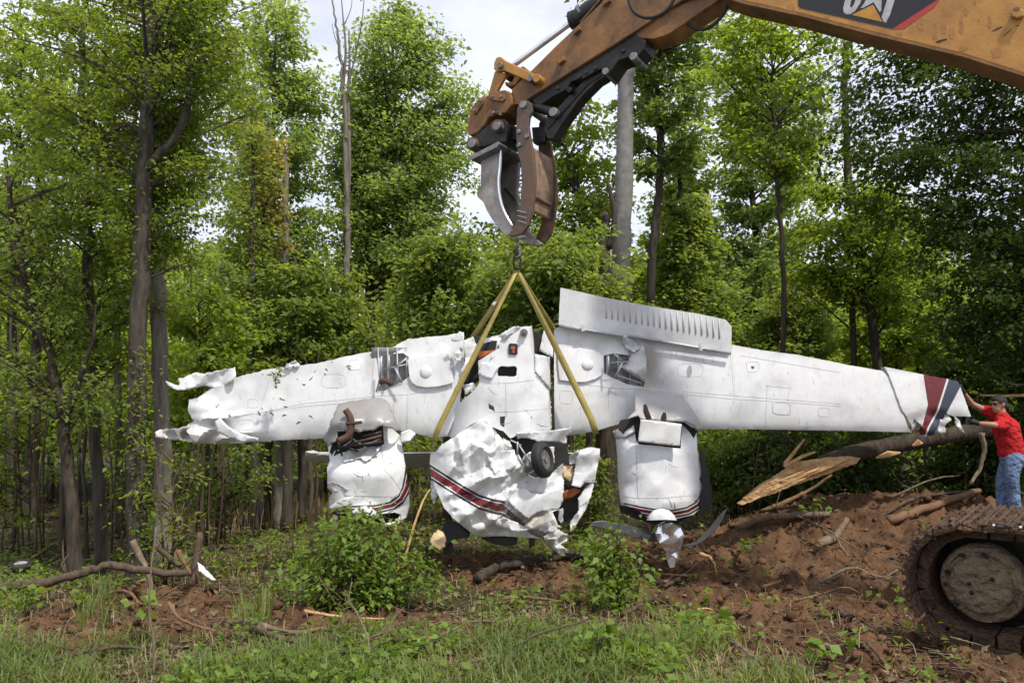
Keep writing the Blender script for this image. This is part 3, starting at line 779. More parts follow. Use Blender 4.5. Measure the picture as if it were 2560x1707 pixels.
# thin stems of the far woods: nothing tells them apart
r_ = np.random.RandomState(5)
for i, fx in enumerate([130, 170, 330, 470, 520, 560, 600, 820, 1010, 1040, 1230, 1280, 1330, 1640, 1780, 1830, 2010, 2060, 2390, 2450]):
    Yq = r_.uniform(25, 31); w = r_.uniform(9, 15); k = r_.uniform(-14, 14)
    make_tree('thin grey-brown stem deep in the far woods', Yq, [(fx, 1180, w), (fx + k * .5, 900, w * .8), (fx + k, 640 + r_.uniform(-90, 60), w * .4)], None,
              bark=['bark_mid', 'bark_dark', 'bark_pale'][i % 3], seed=200 + i, group='thin stems deep in the far woods')

for i in range(22):
    fx = r_.uniform(-20, 980); Yq = r_.uniform(13.5, 23); w = r_.uniform(6, 13); k = r_.uniform(-40, 40); tp = r_.uniform(560, 900) if fx < 420 else r_.uniform(900, 1000)
    if 395 < fx < 440 or 330 < fx < 365: fx += 60
    make_tree('thin bare sapling stem among the trunks of the left woods', Yq, [(fx, 1290, w), (fx + k * .3 + r_.normal(0, 6), 1080, w * .85), (fx + k * .7, (tp + 1080) / 2, w * .6), (fx + k, tp, w * .25)], None,
              bark=['bark_mid', 'bark_dark', 'stick'][i % 3], seed=240 + i, group='thin bare saplings of the left woods',
              extra=[[(fx + k * .4, 1000 - 60 * j, 4, 0), (fx + k * .4 + q, 960 - 60 * j, 3, .1), (fx + k * .4 + 2.2 * q, 930 - 60 * j, 1.5, .1)] for j, q in ((0, r_.uniform(-40, 40)), (1, r_.uniform(-40, 40)))])

# far woods as one leafy mass
def leaf_cloud(name, kind_label, nclump, fn, per, sig, size, leafm, seed, kind='stuff'):
    r = np.random.RandomState(seed); c = fn(r, nclump)
    k = np.repeat(np.arange(len(c)), per)
    P = c[k] + r.normal(0, 1, (len(k), 3)) * np.array(sig)
    P[:, 2] = np.maximum(P[:, 2], G(P[:, 0], P[:, 1]) + .03)
    o = leaf_mesh(name, P, size, leafm, seed=seed, rndbias=r.uniform(.1, .9, len(c))[k])
    return tag(o, kind_label, 'woods', kind=kind)
def _far(r, n):
    Y = r.uniform(27, 46, n); px = r.uniform(-500, 3060, n)
    top = 600 + 190 * (fbm(px / 260., Y / 20., 5) - .3) + 70 * sstep(1600, 2000, px)
    h = r.rand(n) ** .9
    py = 1110 + (top - 1110) * h
    return U(px, py, Y)
leaf_cloud('distant_woods', 'leafy green mass of the far woods behind all trunks', 4200, _far, 46, (.6, .6, .34), .27, 'leaf_mid', 60)
def _far2(r, n):
    Y = r.uniform(24, 34, n); px = np.concatenate([r.uniform(-300, 640, n // 2), r.uniform(1700, 2700, n - n // 2)])
    py = 1120 - r.rand(n) * 330
    return U(px, py, Y)
leaf_cloud('bright_far_foliage', 'bright lime foliage low in the far woods', 1300, _far2, 46, (.5, .5, .26), .20, 'leaf_lime', 61)

def _brush(r, n):
    Y = r.uniform(19, 30, n); px = r.uniform(-400, 2900, n); py = 1190 - 190 * r.rand(n) ** 1.3
    return U(px, py, Y)
leaf_cloud('forest_brush', 'low leafy brush between the far trunks', 650, _brush, 36, (.55, .5, .22), .15, 'leaf_olive', 62)
# ------------------------------------------------------------------ shrubs
SH = [
 ('bright green leafy bush in front of the left engine', 9.2, 900, [(1490, 700, 1100), (1420, 690, 1100), (1340, 740, 1010), (1275, 810, 930)], 44, 110, .068, 'leaf_weed', 14),
 ('small bright green bush below the right propeller, beside the split log', 9.3, 1545, [(1480, 1450, 1580), (1420, 1460, 1585), (1370, 1480, 1570), (1325, 1505, 1550)], 17, 95, .070, 'leaf_weed', 9),
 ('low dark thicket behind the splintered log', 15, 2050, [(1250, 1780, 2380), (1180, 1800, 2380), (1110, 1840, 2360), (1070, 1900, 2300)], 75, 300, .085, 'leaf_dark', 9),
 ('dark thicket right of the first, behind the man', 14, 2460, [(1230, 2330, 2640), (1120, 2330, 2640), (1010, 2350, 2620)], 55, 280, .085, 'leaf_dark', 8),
 ('green undergrowth below the inner right wing', 16, 1830, [(1250, 1740, 1960), (1160, 1740, 1960), (1090, 1760, 1930)], 40, 230, .085, 'leaf_mid', 7),
 ('leafy sapling to the left of the hanging strap, under the wing root', 15, 1030, [(1250, 940, 1110), (1160, 950, 1110), (1090, 970, 1090)], 14, 70, .09, 'leaf_olive', 6),
 ('sparse green shrub among the trunks under the left wing', 16, 560, [(1260, 450, 680), (1180, 440, 690), (1110, 470, 670)], 20, 90, .09, 'leaf_mid', 7),
 ('shrub of young leaves between the crooked tree and the slender tree', 14, 300, [(1300, 200, 400), (1180, 190, 420), (1060, 210, 400), (960, 240, 380)], 20, 80, .085, 'leaf_olive', 7),
 ('sparse sapling leaves at the left edge above the tyre', 15, 70, [(1290, -40, 190), (1150, -60, 200), (1020, -40, 190), (900, -30, 180)], 22, 90, .09, 'leaf_olive', 7),
 ('green sapling climbing beside the big left tree', 10.8, 430, [(1400, 380, 480), (1300, 370, 500), (1200, 370, 490), (1100, 380, 470)], 14, 40, .07, 'leaf_lime', 5),
 ('soft green spray of leaves left of the torn wing tip', 14.5, 500, [(1000, 420, 640), (900, 400, 680), (800, 400, 660), (720, 430, 620)], 40, 210, .09, 'leaf_lime', 5),
 ('green brush between the nose and the right engine', 14.5, 1450, [(1290, 1380, 1560), (1200, 1380, 1560), (1120, 1390, 1540)], 20, 120, .085, 'leaf_mid', 6),
]
for i, (lb, Yq, bx, env, nl, per, ls, lf, nst) in enumerate(SH):
    xs = [e for e in env]
    top = env[-1][0]
    ex = []
    rr = np.random.RandomState(300 + i)
    for k in range(nst):
        bx2 = bx + rr.uniform(-.5, .5) * (env[0][2] - env[0][1]) * .6
        g_ = U(bx2, 1000, Yq); zb_ = gz(g_[0], Yq); _, pyb = proj(np.array([g_[0], Yq, zb_]))
        tx = bx2 + rr.uniform(-50, 50)
        tp = rr.uniform(min(top, pyb - 60), (top + pyb) / 2)
        ex.append([(bx2, float(pyb) + 4, 5, rr.uniform(-.3, .3)), ((bx2 + tx) / 2 + rr.uniform(-12, 12), (pyb + tp) / 2, 4, rr.uniform(-.3, .3)), (tx, tp, 2, rr.uniform(-.3, .3))])
    g0 = U(bx, 1000, Yq); _, pyb = proj(np.array([g0[0], Yq, gz(g0[0], Yq)]))
    make_tree(lb, Yq, [(bx, float(pyb), 6), (bx + 6, (float(pyb) + top) / 2, 5), (bx - 4, top + 10, 2)], env, nl=nl, per=per, lsize=ls, leaf=lf, bark='stick', seed=320 + i, name='shrub', cat='shrub',
              extra=ex, rise=.4, sub=6, sig=.13, dscale=.5 if i < 2 else .7, baseflare=1)

# ------------------------------------------------------------------ crashed airplane, hung nose-down with its belly to the camera
cC = lambda L: [(x / 2.24 + 360, y / 2.24 + 700) for x, y in L]
cD = lambda L: [(x / 2.179 + 1000, y / 2.179 + 700) for x, y in L]
cE = lambda L: [(x / 2.119 + 1380, y / 2.119 + 700) for x, y in L]
cF = lambda L: [(x / 2.613 + 1960, y / 2.613 + 850) for x, y in L]
WHITE = np.array([.72, .72, .71]); RED = np.array([.15, .014, .018]); NAVY = np.array([.018, .022, .035]); SOOT = np.array([.33, .28, .22])
plane = thing('crashed_airplane', U(1290, 1060, 11.0), 'crumpled white twin-engine airplane hung nose-down by yellow straps', 'airplane')

TE = ([380, 588, 882, 1021, 1159, 1300, 1400, 1828, 2100, 2205, 2308, 2427], [950, 930, 887, 847, 829, 818, 816, 868, 908, 926, 936, 960])
LE = ([380, 592, 811, 1083, 1300, 1493, 1757, 2100, 2290, 2427], [1108, 1110, 1098, 1096, 1100, 1082, 1073, 1078, 1084, 1095])
def wv(px, py):
    a = np.interp(px, *TE); b = np.interp(px, *LE)
    return np.clip((py - a) / (b - a), 0.0, 1), (b - a) / 188.
def naca(x, t): 
    x = np.clip(x, 0, 1)
    return 5 * t * (.2969 * np.sqrt(x) - .126 * x - .3516 * x ** 2 + .2843 * x ** 3 - .1015 * x ** 4)
def wingY(px): return 10.95 + .00022 * np.abs(px - 1290)
def wF(px, py):
    v, c = wv(px, py); return wingY(px) - c * naca(1 - v, .15) * .95 - .004
def wB(px, py):
    v, c = wv(px, py); return wingY(px) + c * naca(1 - v, .15) * 1.1 + .004
def dirt(px, py, base, spots=(), k=0):
    C = np.repeat(base[None], len(px), 0) if base.ndim == 1 else base.copy()
    f = fbm(px / 60., py / 60., k)
    C = C * (1 - .17 * sstep(.48, .72, f))[:, None]
    for (x, y, rx, ry, a) in spots:
        d = np.exp(-((px - x) / rx) ** 2 - ((py - y) / ry) ** 2) * a * (.4 + 1.1 * fbm(px / 25., py / 25., k + 2))
        d = np.clip(d, 0, .85)[:, None]; C = C * (1 - d) + SOOT * .75 * d
    return C

# --- wings
LW = cC([(1790, 290), (1700, 310), (1590, 318), (1480, 330), (1420, 360), (1380, 385), (1300, 395), (1170, 420), (1060, 445), (940, 470), (870, 476), (700, 497), (512, 545), (430, 590), (390, 600), (300, 660), (250, 670), (245, 730), (275, 790), (245, 810), (240, 850), (290, 915), (400, 918), (520, 915), (640, 905), (740, 897), (900, 890), (1010, 885), (1100, 868), (1300, 850), (1440, 840), (1480, 850), (1550, 865), (1620, 882), (1700, 875), (1765, 700), (1795, 500)])
LWH = cC([(1330, 425), (1380, 412), (1450, 408), (1480, 432), (1485, 540), (1440, 570), (1345, 622), (1305, 620), (1325, 560), (1332, 480)])
def lwF(px, py):
    tipm = sstep(640, 470, px) ; low = sstep(1000, 1080, py) * sstep(720, 520, px)
    d = .16 * tipm * (facet(px, py * 1.3, 40, 0) - .5) + .26 * low * (facet(px * .8 + .6 * py, py * 1.8, 34, 3) - .5) + .05 * tipm * (facet(px, py, 18, 5) - .5)
    top = sstep(925, 880, py) * sstep(840, 900, px) * .05 * (crumple(px, py, 60, 5) - .3)
    gen = .026 * (crumple(px, py, 85, 1) - .3) * sstep(1000, 700, px)
    return wF(px, py) + d + gen + top
lw = sheet(LW, 8, lwF, lambda px, py: np.maximum(wB(px, py), lwF(px, py) + .02), [LWH], lambda px, py: dirt(px, py, WHITE, [(925, 900, 18, 40, .5), (520, 1040, 60, 40, .25), (470, 1090, 60, 20, .5), (760, 925, 130, 18, .18)]), rough_edge=1.2)
wingL = lw.build('wing', 'paint', plane, smooth=True, auto=28, label='left white wing with a torn crumpled tip')
def torn(name, poly, Yb, amp, s, k, colr=WHITE, parent=None, solid=.006, step=6, material='paint', spots=(), rough=1.5, label=None, tilt=0):
    s = s * 1.25; amp = amp * 1.1
    def f(px, py): return Yb(px, py) + amp * (crumple(px, py, s, k) - .5) + tilt * (px - np.mean([q[0] for q in poly]))
    m_ = sheet(poly, step, f, None, [], lambda px, py: dirt(px, py, colr, spots, k), rough_edge=rough, seed=k + 9)
    return m_.build(name, material, parent or plane, smooth=True, auto=24, solid=solid, label=label)
torn('torn_skin', cC([(512, 490), (450, 500), (340, 525), (285, 515), (230, 545), (190, 550), (200, 590), (160, 580), (120, 560), (130, 590), (190, 620), (260, 607), (330, 592), (430, 606), (512, 550)]), lambda a, b: wF(a, b) - .05, .22, 34, 2, parent=wingL)
torn('torn_skin', cC([(290, 812), (245, 815), (190, 830), (100, 835), (65, 845), (65, 880), (180, 897), (240, 902), (290, 918), (330, 880)]), lambda a, b: wingY(a) - .08 + 0 * b, .22, 30, 4, parent=wingL, spots=[(440, 1085, 60, 20, .6)])
torn('torn_skin', cC([(390, 770), (430, 775), (470, 820), (540, 860), (640, 885), (640, 905), (560, 908), (470, 880), (410, 850)]), lambda a, b: wF(a, b) - .07, .10, 40, 5, parent=wingL, rough=.5)
torn('torn_skin', cC([(300, 660), (380, 600), (390, 625), (330, 655), (300, 690)]), lambda a, b: wF(a, b) + .12, .10, 20, 6, parent=wingL, material='torn')
torn('torn_skin', cC([(800, 470), (850, 450), (875, 470), (860, 490), (780, 492)]), lambda a, b: wF(a, b) - .04, .08, 14, 1, parent=wingL, material='torn')

RW = cE([(10, 268), (30, 250), (170, 268), (330, 292), (440, 302), (780, 367), (948, 390), (952, 342), (1090, 368), (1300, 396), (1526, 440)]) + cF([(400, 160), (640, 200), (682, 235), (720, 320), (770, 450), (812, 570), (835, 602)]) + cE([(1526, 797), (1200, 792), (800, 788), (690, 770), (440, 760), (340, 765), (240, 797), (95, 822), (12, 822), (12, 550)])
RWH = cE([(275, 400), (330, 387), (422, 400), (400, 440), (368, 460), (430, 505), (492, 540), (485, 566), (400, 552), (310, 512), (275, 492)])
def rwF(px, py): return wF(px, py) + .010 * (crumple(px, py, 110, 6) - .3) + .03 * sstep(1660, 1560, px) * sstep(960, 900, py) * (crumple(px, py, 50, 2) - .3)
rw = sheet(RW, 9, rwF, wB, [RWH], lambda px, py: dirt(px, py, WHITE, [(1625, 905, 36, 62, 1.0), (1640, 960, 60, 24, .5), (1700, 880, 90, 18, .35), (1560, 985, 120, 7, .4), (1420, 900, 8, 60, .35), (1560, 850, 80, 12, .3), (1460, 860, 60, 20, .2)]), rough_edge=.4)
wingR = rw.build('wing', 'paint', plane, smooth=True, auto=35, label='right white wing, nearly whole, soot-stained inboard')
torn('torn_skin', cE([(420, 400), (480, 340), (500, 400), (502, 480), (492, 538), (440, 500), (372, 462), (405, 440)]), lambda a, b: wF(a, b) - .05, .16, 34, 3, parent=wingR, spots=[(1600, 900, 40, 60, .5)])
torn('torn_skin', cE([(375, 285), (430, 290), (470, 355), (440, 385), (405, 370), (372, 330)]), lambda a, b: wF(a, b) - .10, .16, 22, 4, parent=wingR, material='torn')
# wing tip with its red and dark bands
WT = cF([(657, 174), (910, 225), (1075, 255), (1137, 268), (1180, 380), (1222, 500), (1110, 497), (1060, 480), (1030, 540), (975, 622), (920, 627), (905, 560), (850, 512), (838, 560), (770, 450), (690, 235)])
def band(px, py, line):
    return px - np.interp(py, [p[1] for p in line], [p[0] for p in line])
b1 = cF([(910, 225), (940, 420), (905, 560), (900, 640)]); b2 = cF([(1070, 255), (1005, 460), (945, 570), (920, 640)]); b3 = cF([(1150, 310), (1060, 480), (975, 622)])
def wtcol(px, py):
    C = np.repeat(WHITE[None], len(px), 0)
    C[band(px, py, b1) > 0] = RED
    C[(band(px, py, b2) > -2.5)] = WHITE
    C[(band(px, py, b2) > 2.5)] = NAVY * 2.2
    C[band(px, py, b3) > 0] = WHITE
    return dirt(px, py, C, [(2300, 1030, 20, 12, .5)])
def wtF(px, py): return wF(px, py) - .02 + .16 * sstep(1015, 1060, py) * (crumple(px, py, 50, 1) - .45)
wtip = sheet(WT, 4, wtF, lambda a, b: wtF(a, b) + .10 * sstep(2440, 2300, a) + .03, [], wtcol, rough_edge=.5, cuts=[b1, [(a - 2.5, b) for a, b in b2], [(a + 2.5, b) for a, b in b2], b3]).build('wing_tip', 'paint', plane, smooth=True, auto=26, label='loose wing tip cap with red and dark bands')
torn('torn_skin', cF([(830, 510), (880, 495), (915, 500), (905, 560), (870, 590), (835, 600)]), lambda a, b: wF(a, b) + .05, .1, 14, 2, parent=wtip, material='torn', step=4)
torn('torn_skin', cF([(1110, 497), (1135, 510), (1160, 560), (1180, 608), (1150, 590), (1120, 545)]), lambda a, b: wF(a, b) - .02, .06, 14, 2, parent=wtip, step=4)
torn('torn_skin', cF([(1025, 500), (1075, 490), (1090, 520), (1050, 560), (1055, 600), (1025, 610), (1000, 600)]), lambda a, b: wF(a, b) + .02, .06, 14, 5, parent=wtip, step=4, spots=[(2360, 1060, 12, 14, .5)])
# flap with its pressed ribs
FL = cE([(45, 40), (160, 65), (290, 95), (500, 135), (690, 165), (800, 183), (920, 210), (952, 246), (950, 380), (780, 352), (440, 293), (170, 260), (35, 238)])
def flF(px, py): return 10.86 + .00022 * (px - 1290) - .0006 * (860 - py) + .012 * (crumple(px, py, 90, 3) - .3)
flap = sheet(FL, 9, flF, lambda a, b: flF(a, b) + .035, [], lambda px, py: dirt(px, py, WHITE, [(1560, 760, 80, 30, .35), (1700, 850, 120, 16, .3), (1620, 830, 90, 14, .3)]), rough_edge=.4).build('flap', 'paint', plane, smooth=True, auto=40)
for i in range(20):
    x = 285 + (885 - 285) * i / 19.
    yt = np.interp(x, [290, 500, 690, 920], [100, 140, 170, 215]) ; yb = np.interp(x, [285, 885], [203, 308])
    a, b = cE([(x, yt), (x + 3, yb)]); m_ = MB()
    pa = U(a[0], a[1], flF(np.array([a[0]]), np.array([a[1]]))[0] - .004); pb = U(b[0], b[1], flF(np.array([b[0]]), np.array([b[1]]))[0] - .004)
    m_.tube([pa, pa * .5 + pb * .5, pb], [.005, .011, .011], 5, c=(.55, .54, .52))
    m_.build('flap_rib', 'paint', flap, smooth=True)
hl = cE([(38, 243), (170, 265), (330, 288), (440, 300), (780, 360), (948, 388)])
MB().tube([U(a, b, 10.83 + .00022 * (a - 1290)) for a, b in hl], .022, 8).build('flap_hinge', 'tube', plane, smooth=True)
for q in cE([(165, 250), (790, 350)]):
    MB().prism([U(q[0] + dx, q[1] + dy, 10.80) for dx, dy in ((-4, -8), (4, -8), (4, 10), (-4, 10))], (0, .05, 0), c=(.3, .3, .3)).build('hinge_bracket', 'torn', plane)

# --- wheel wells: ribs, stringers and struts behind the openings
for (pl, k) in ((LWH, 0), (RWH, 1)):
    A = np.array(pl); x0, y0 = A.min(0) - 14; x1, y1 = A.max(0) + 14
    sheet([(x0, y0), (x1, y0), (x1, y1), (x0, y1)], 14, lambda a, b: wB(a, b) - .035 + 0 * a, None, [], lambda a, b: np.full((len(a), 3), .3)).build('well_back', 'steel', plane, smooth=True, solid=.004)  # dull steel darkens the well for the shade of its interior
    for j in range(4):
        xs = x0 + (x1 - x0) * (j + .7) / 4.6
        MB().tube([U(xs, y0, 11.0), U(xs + 4, y1, 10.96)], .012, 6).build('stringer', 'tube', plane, smooth=True)
for a, b, w in [((1330, 425), (1322, 560), 12), ((1475, 435), (1405, 490), 11), ((1405, 490), (1445, 575), 11), ((1370, 420), (1375, 520), 12), ((1322, 550), (1300, 625), 9), ((1340, 500), (1480, 470), 7)]:
    (ax, ay), (bx, by) = cC([a, b]); MB().tube([U(ax, ay, 10.80), U(bx, by, 10.80)], w / 2 / 2.24 / 188, 8).build('strut', 'tube', plane, smooth=True)
for a, b, w in [((298, 400), (300, 498), 11), ((328, 388), (368, 428), 10), ((372, 440), (335, 515), 12), ((300, 440), (420, 430), 6), ((330, 500), (470, 545), 6)]:
    (ax, ay), (bx, by) = cE([a, b]); MB().tube([U(ax, ay, 10.80), U(bx, by, 10.80)], w / 2 / 2.119 / 188, 8).build('strut', 'tube', plane, smooth=True)
p_ = cC([(1320, 575), (1345, 560), (1375, 575), (1385, 590)]); MB().tube([U(a, b, 10.78) for a, b in p_], [.04, .04, .035, .03], 10).build('pipe_stub', 'rust', plane, smooth=True)

# gear doors with their blisters
def door(poly, blis, nm='gear_door', off=.05, spots=()):
    f = lambda px, py: wF(px, py) - off
    d_ = sheet(poly, 8, f, lambda a, b: f(a, b) + .015, [], lambda px, py: dirt(px, py, WHITE, spots), rough_edge=.3).build(nm, 'paint', plane, smooth=True, auto=40, bevel=.004)
    (cx, cy, rx, ry) = blis
    MB().ball(U(cx, cy, f(np.array([cx]), np.array([cy]))[0]), (rx / 188, .035, ry / 188), 20, 12, c=WHITE).build('blister', 'paint', d_, smooth=True)
bx, by = cC([(1580, 515)])[0]
door(cC([(1475, 445), (1530, 432), (1610, 420), (1700, 402), (1720, 480), (1737, 570), (1700, 585), (1650, 596), (1580, 601), (1530, 594), (1500, 575), (1488, 550)]), (bx, by, 15, 16))
bx, by = cE([(188, 450)])[0]
door(cE([(30, 365), (120, 362), (210, 370), (250, 385), (272, 402), (274, 480), (262, 505), (230, 525), (180, 540), (120, 540), (40, 530), (32, 450)]), (bx, by, 15, 14), off=.03, spots=[(1400, 900, 6, 60, .4)])

# --- seams and rivets drawn with geometry
def seam(pts, f, w=.0035, off=.003, parent=None, name='panel_seam', material='seam'):
    q = resample(pts, 14, False); px = np.array([a for a, b in q]); py = np.array([b for a, b in q])
    P = U(px, py, f(px, py) - off); MB().tube(list(P), w, 4).build(name, material, parent or plane)
for pts, pr, f in [
    (cC([(390, 775), (640, 745), (900, 690), (1100, 672), (1300, 650), (1480, 640), (1700, 605)]), wingL, lwF), (cC([(395, 783), (900, 705), (1090, 690)]), wingL, lwF),
    (cC([(1475, 640), (1470, 850)]), wingL, lwF), (cC([(1400, 645), (1395, 790)]), wingL, lwF), (cC([(640, 755), (720, 500)]), wingL, lwF), (cC([(1290, 400), (1270, 640)]), wingL, lwF),
    (cE([(30, 530), (300, 570), (480, 580), (700, 605), (960, 630), (1140, 640), (1526, 668)]), wingR, rwF), (cE([(690, 590), (960, 612), (1526, 655)]), wingR, rwF),
    (cE([(945, 395), (965, 625)]), wingR, rwF), (cE([(1140, 560), (1130, 785)]), wingR, rwF), (cE([(300, 575), (298, 690)]), wingR, rwF), (cE([(1135, 560), (1262, 572), (1245, 640)]), wingR, rwF),
    (cE([(1262, 655), (1262, 715), (1170, 705), (1165, 645)]), wingR, rwF), (cE([(1000, 400), (1526, 490)]), wingR, rwF)]:
    seam(pts, f, .0022, .001, pr)
def ring(cx, cy, rx, ry, f, parent, n=26):
    q = [(cx + rx * math.copysign(abs(math.cos(t)) ** .6, math.cos(t)), cy + ry * math.copysign(abs(math.sin(t)) ** .6, math.sin(t))) for t in np.linspace(0, 2 * math.pi, n, False)]
    px = np.array([a for a, b in q]); py = np.array([b for a, b in q]); P = U(px, py, f(px, py) - .001)
    MB().tube(list(P), .002, 4, closed=True).build('access_panel', 'seam', parent)
for (x, y, rx, ry) in [(1062, 565, 68, 38), (1182, 475, 34, 28), (570, 810, 45, 28), (610, 690, 30, 24)]:
    (a, b), = cC([(x, y)]); ring(a, b, rx / 2.24, ry / 2.24, lwF, wingL)
for (x, y, rx, ry) in [(604, 398, 32, 27), (680, 395, 20, 20), (828, 422, 27, 18), (1064, 460, 33, 28), (732, 478, 68, 36), (1215, 682, 46, 32), (75, 620, 35, 35), (1440, 700, 30, 24)]:
    (a, b), = cE([(x, y)]); ring(a, b, rx / 2.119, ry / 2.119, rwF, wingR)
def rivets(lines, f, parent, sp=7.5):
    m_ = MB()
    for ln in lines:
        q = resample(ln, sp, False); px = np.array([a for a, b in q]); py = np.array([b for a, b in q]); P = U(px, py, f(px, py) - .002)
        for p in P: m_.ball(p, .0045, 5, 4)
    m_.build('rivets', 'seam', parent, kind='stuff')
rivets([cC([(400, 790), (900, 712), (1090, 695)]), cC([(1290, 420), (1270, 630)]), cC([(1480, 650), (1475, 850)])], lwF, wingL)
rivets([cE([(500, 330), (505, 560)]), cE([(30, 540), (480, 590), (700, 615)]), cE([(955, 400), (975, 620)]), cE([(470, 325), (940, 400)]), cF([(690, 240), (725, 320), (778, 455), (815, 580)])], rwF, wingR)
for (x, y) in [(1064, 460)]:
    (a, b), = cE([(x, y)]); MB().ball(U(a, b, rwF(np.array([a]), np.array([b]))[0] - .004), (.022, .012, .022), 10, 6).build('fuel_drain', 'steel', wingR, smooth=True)
# scrapes and little punctures in the left wing, twigs caught on it
r_ = np.random.RandomState(8)
for i in range(26):
    x, y = [(720, 520), (1000, 530), (1010, 470), (780, 680), (420, 700), (860, 770), (1080, 490), (640, 745)][i % 8]
    x += r_.normal(0, 45); y += r_.normal(0, 22)
    (a, b), = cC([(x, y)]); L = r_.uniform(1.5, 7); an = r_.uniform(-1.6, 1.2)
    q = [(a - L * math.cos(an), b + L * math.sin(an)), (a, b + r_.uniform(-3, 3)), (a + L * math.cos(an), b - L * math.sin(an))]
    px = np.array([t[0] for t in q]); py = np.array([t[1] for t in q])
    MB().tube(list(U(px, py, lwF(px, py) - .002)), [.003, r_.uniform(.005, .011), .002], 5).build('gouge', 'rust', wingL)

# --- fuselage belly
BE = cD([(545, 330), (580, 280), (650, 256), (718, 250), (728, 330), (733, 400), (735, 505), (815, 600), (826, 800), (812, 822), (700, 832), (640, 842), (602, 862), (560, 822), (500, 800), (440, 760), (380, 790), (300, 860), (246, 850), (252, 800), (300, 700), (345, 650), (405, 600), (432, 560), (430, 500), (425, 440), (540, 370)])
BH = [cD([(535, 476), (548, 468), (630, 468), (638, 480), (636, 518), (625, 526), (535, 522), (530, 500)]), cD([(482, 672), (512, 690), (516, 716), (484, 700)]), cD([(543, 742), (574, 742), (568, 800), (548, 790)])]
def beF(px, py):
    u = (px - 1275) / 135.
    return 10.60 + .30 * np.clip(np.abs(u), 0, 1.4) ** 3 - .0004 * (py - 900) + .05 * sstep(1000, 1090, py) * (crumple(px, py, 60, 2) - .3) + .012 * (crumple(px, py, 80, 4) - .3)
belly = sheet(BE, 7, beF, lambda a, b: np.maximum(beF(a, b) + .02, 10.86), BH, lambda px, py: dirt(px, py, WHITE, [(1250, 990, 50, 25, .2), (1225, 1010, 20, 20, .3), (1335, 820, 10, 60, .25), (1190, 1000, 12, 20, .3)], 1), rough_edge=.8).build('fuselage_belly', 'paint', plane, smooth=True, auto=30)
(a, b), = cD([(584, 497)]); MB().box(U(a, b, 10.80), (.13, .05, .09)).build('window_recess_shade', 'dark', plane)  # dark box for the shade behind the window opening
MB().prism([U(q[0], q[1], 10.585) for q in cD([(592, 350), (600, 344), (636, 346), (642, 354), (640, 400), (632, 406), (598, 405), (591, 398)])], (0, .03, 0)).build('drain_plate', 'black', plane, bevel=.005)
MB().prism([U(q[0], q[1], 10.578) for q in cD([(604, 362), (622, 358), (630, 372), (622, 380), (626, 396), (612, 396), (614, 380), (602, 374)])], (0, .02, 0)).build('plate_mark', 'orange', plane)
(a, b), = cD([(675, 286)]); MB().cyl(U(a, b, 10.66), U(a, b, 10.56), .052, .045, 18).cyl(U(a, b, 10.56), U(a, b, 10.53), .022, .016, 12).build('belly_fitting', 'steel', plane, smooth=True, auto=30)
torn('access_door', cD([(425, 512), (442, 446), (500, 452), (540, 472), (520, 500), (500, 540), (450, 528)]), lambda a, b: beF(a, b) - .03, .01, 60, 2, rough=0)
torn('belly_panel', cD([(735, 402), (815, 420), (820, 598), (775, 545), (735, 500)]), lambda a, b: beF(a, b) - .01, .04, 40, 3, rough=.6, spots=[(1365, 930, 12, 60, .3)])
torn('belly_panel', cD([(782, 275), (830, 290), (835, 420), (815, 416), (760, 385), (770, 330)]), lambda a, b: wF(a, b) - .02, .05, 30, 6, rough=.6)
seam(cD([(718, 252), (728, 330), (735, 505)]), beF, .004, .004); seam(cD([(740, 520), (812, 600), (822, 800)]), beF, .004, .004)
seam(cD([(450, 565), (600, 560), (730, 545)]), beF, .0025, .001); seam(cD([(575, 560), (578, 740)]), beF, .0025, .001); seam(cD([(480, 720), (640, 715), (812, 700)]), beF, .0025, .001)
rivets([cD([(710, 262), (722, 400)]), cD([(735, 510), (806, 600), (814, 800)]), cD([(640, 830), (810, 812)])], beF, belly, 6)
MB().tube([U(a, b, beF(np.array([a]), np.array([b]))[0] - .01) for a, b in cD([(828, 612), (834, 700), (838, 815)])], .016, 6).build('belly_slot_shade', 'grease', plane)  # dark strip laid on for the shade in the belly slot
# broken top edge of the cabin floor: torn bits, orange lining, dark block for the shade in the hollow
MB().prism([U(q[0], q[1], 10.98) for q in cD([(330, 330), (420, 300), (540, 300), (640, 262), (735, 280), (780, 290), (830, 420), (820, 560), (740, 500), (540, 420), (430, 520), (330, 640), (300, 560)])], (0, .5, 0)).build('cabin_hollow_shade', 'dark', plane)
torn('cabin_lining', cD([(415, 390), (470, 385), (530, 375), (520, 392), (470, 410), (430, 425)]), lambda a, b: 10.85 + 0 * a, .04, 20, 1, material='orange', step=5)
torn('torn_skin', cD([(345, 330), (400, 310), (415, 350), (405, 430), (375, 470), (350, 540), (345, 600), (320, 520), (355, 440)]), lambda a, b: 10.80 + 0 * a, .16, 30, 1, spots=[(1165, 920, 20, 40, .3)])
torn('torn_skin', cD([(350, 570), (400, 560), (432, 600), (434, 620), (390, 600), (352, 625)]), lambda a, b: 10.72 + 0 * a, .10, 20, 3, material='torn')
torn('torn_skin', cD([(430, 330), (540, 300), (560, 290), (545, 345), (520, 390), (530, 330), (440, 345)]), lambda a, b: 10.78 + 0 * a, .10, 20, 5)
torn('torn_skin', cD([(556, 290), (600, 262), (645, 250), (655, 262), (600, 300), (560, 330)]), lambda a, b: 10.62 + 0 * a, .09, 16, 2, step=4)
torn('torn_skin', cD([(275, 310), (330, 278), (346, 300), (340, 330), (300, 335), (280, 330)]), lambda a, b: 10.76 + 0 * a, .05, 30, 2, step=5, colr=WHITE * .8)
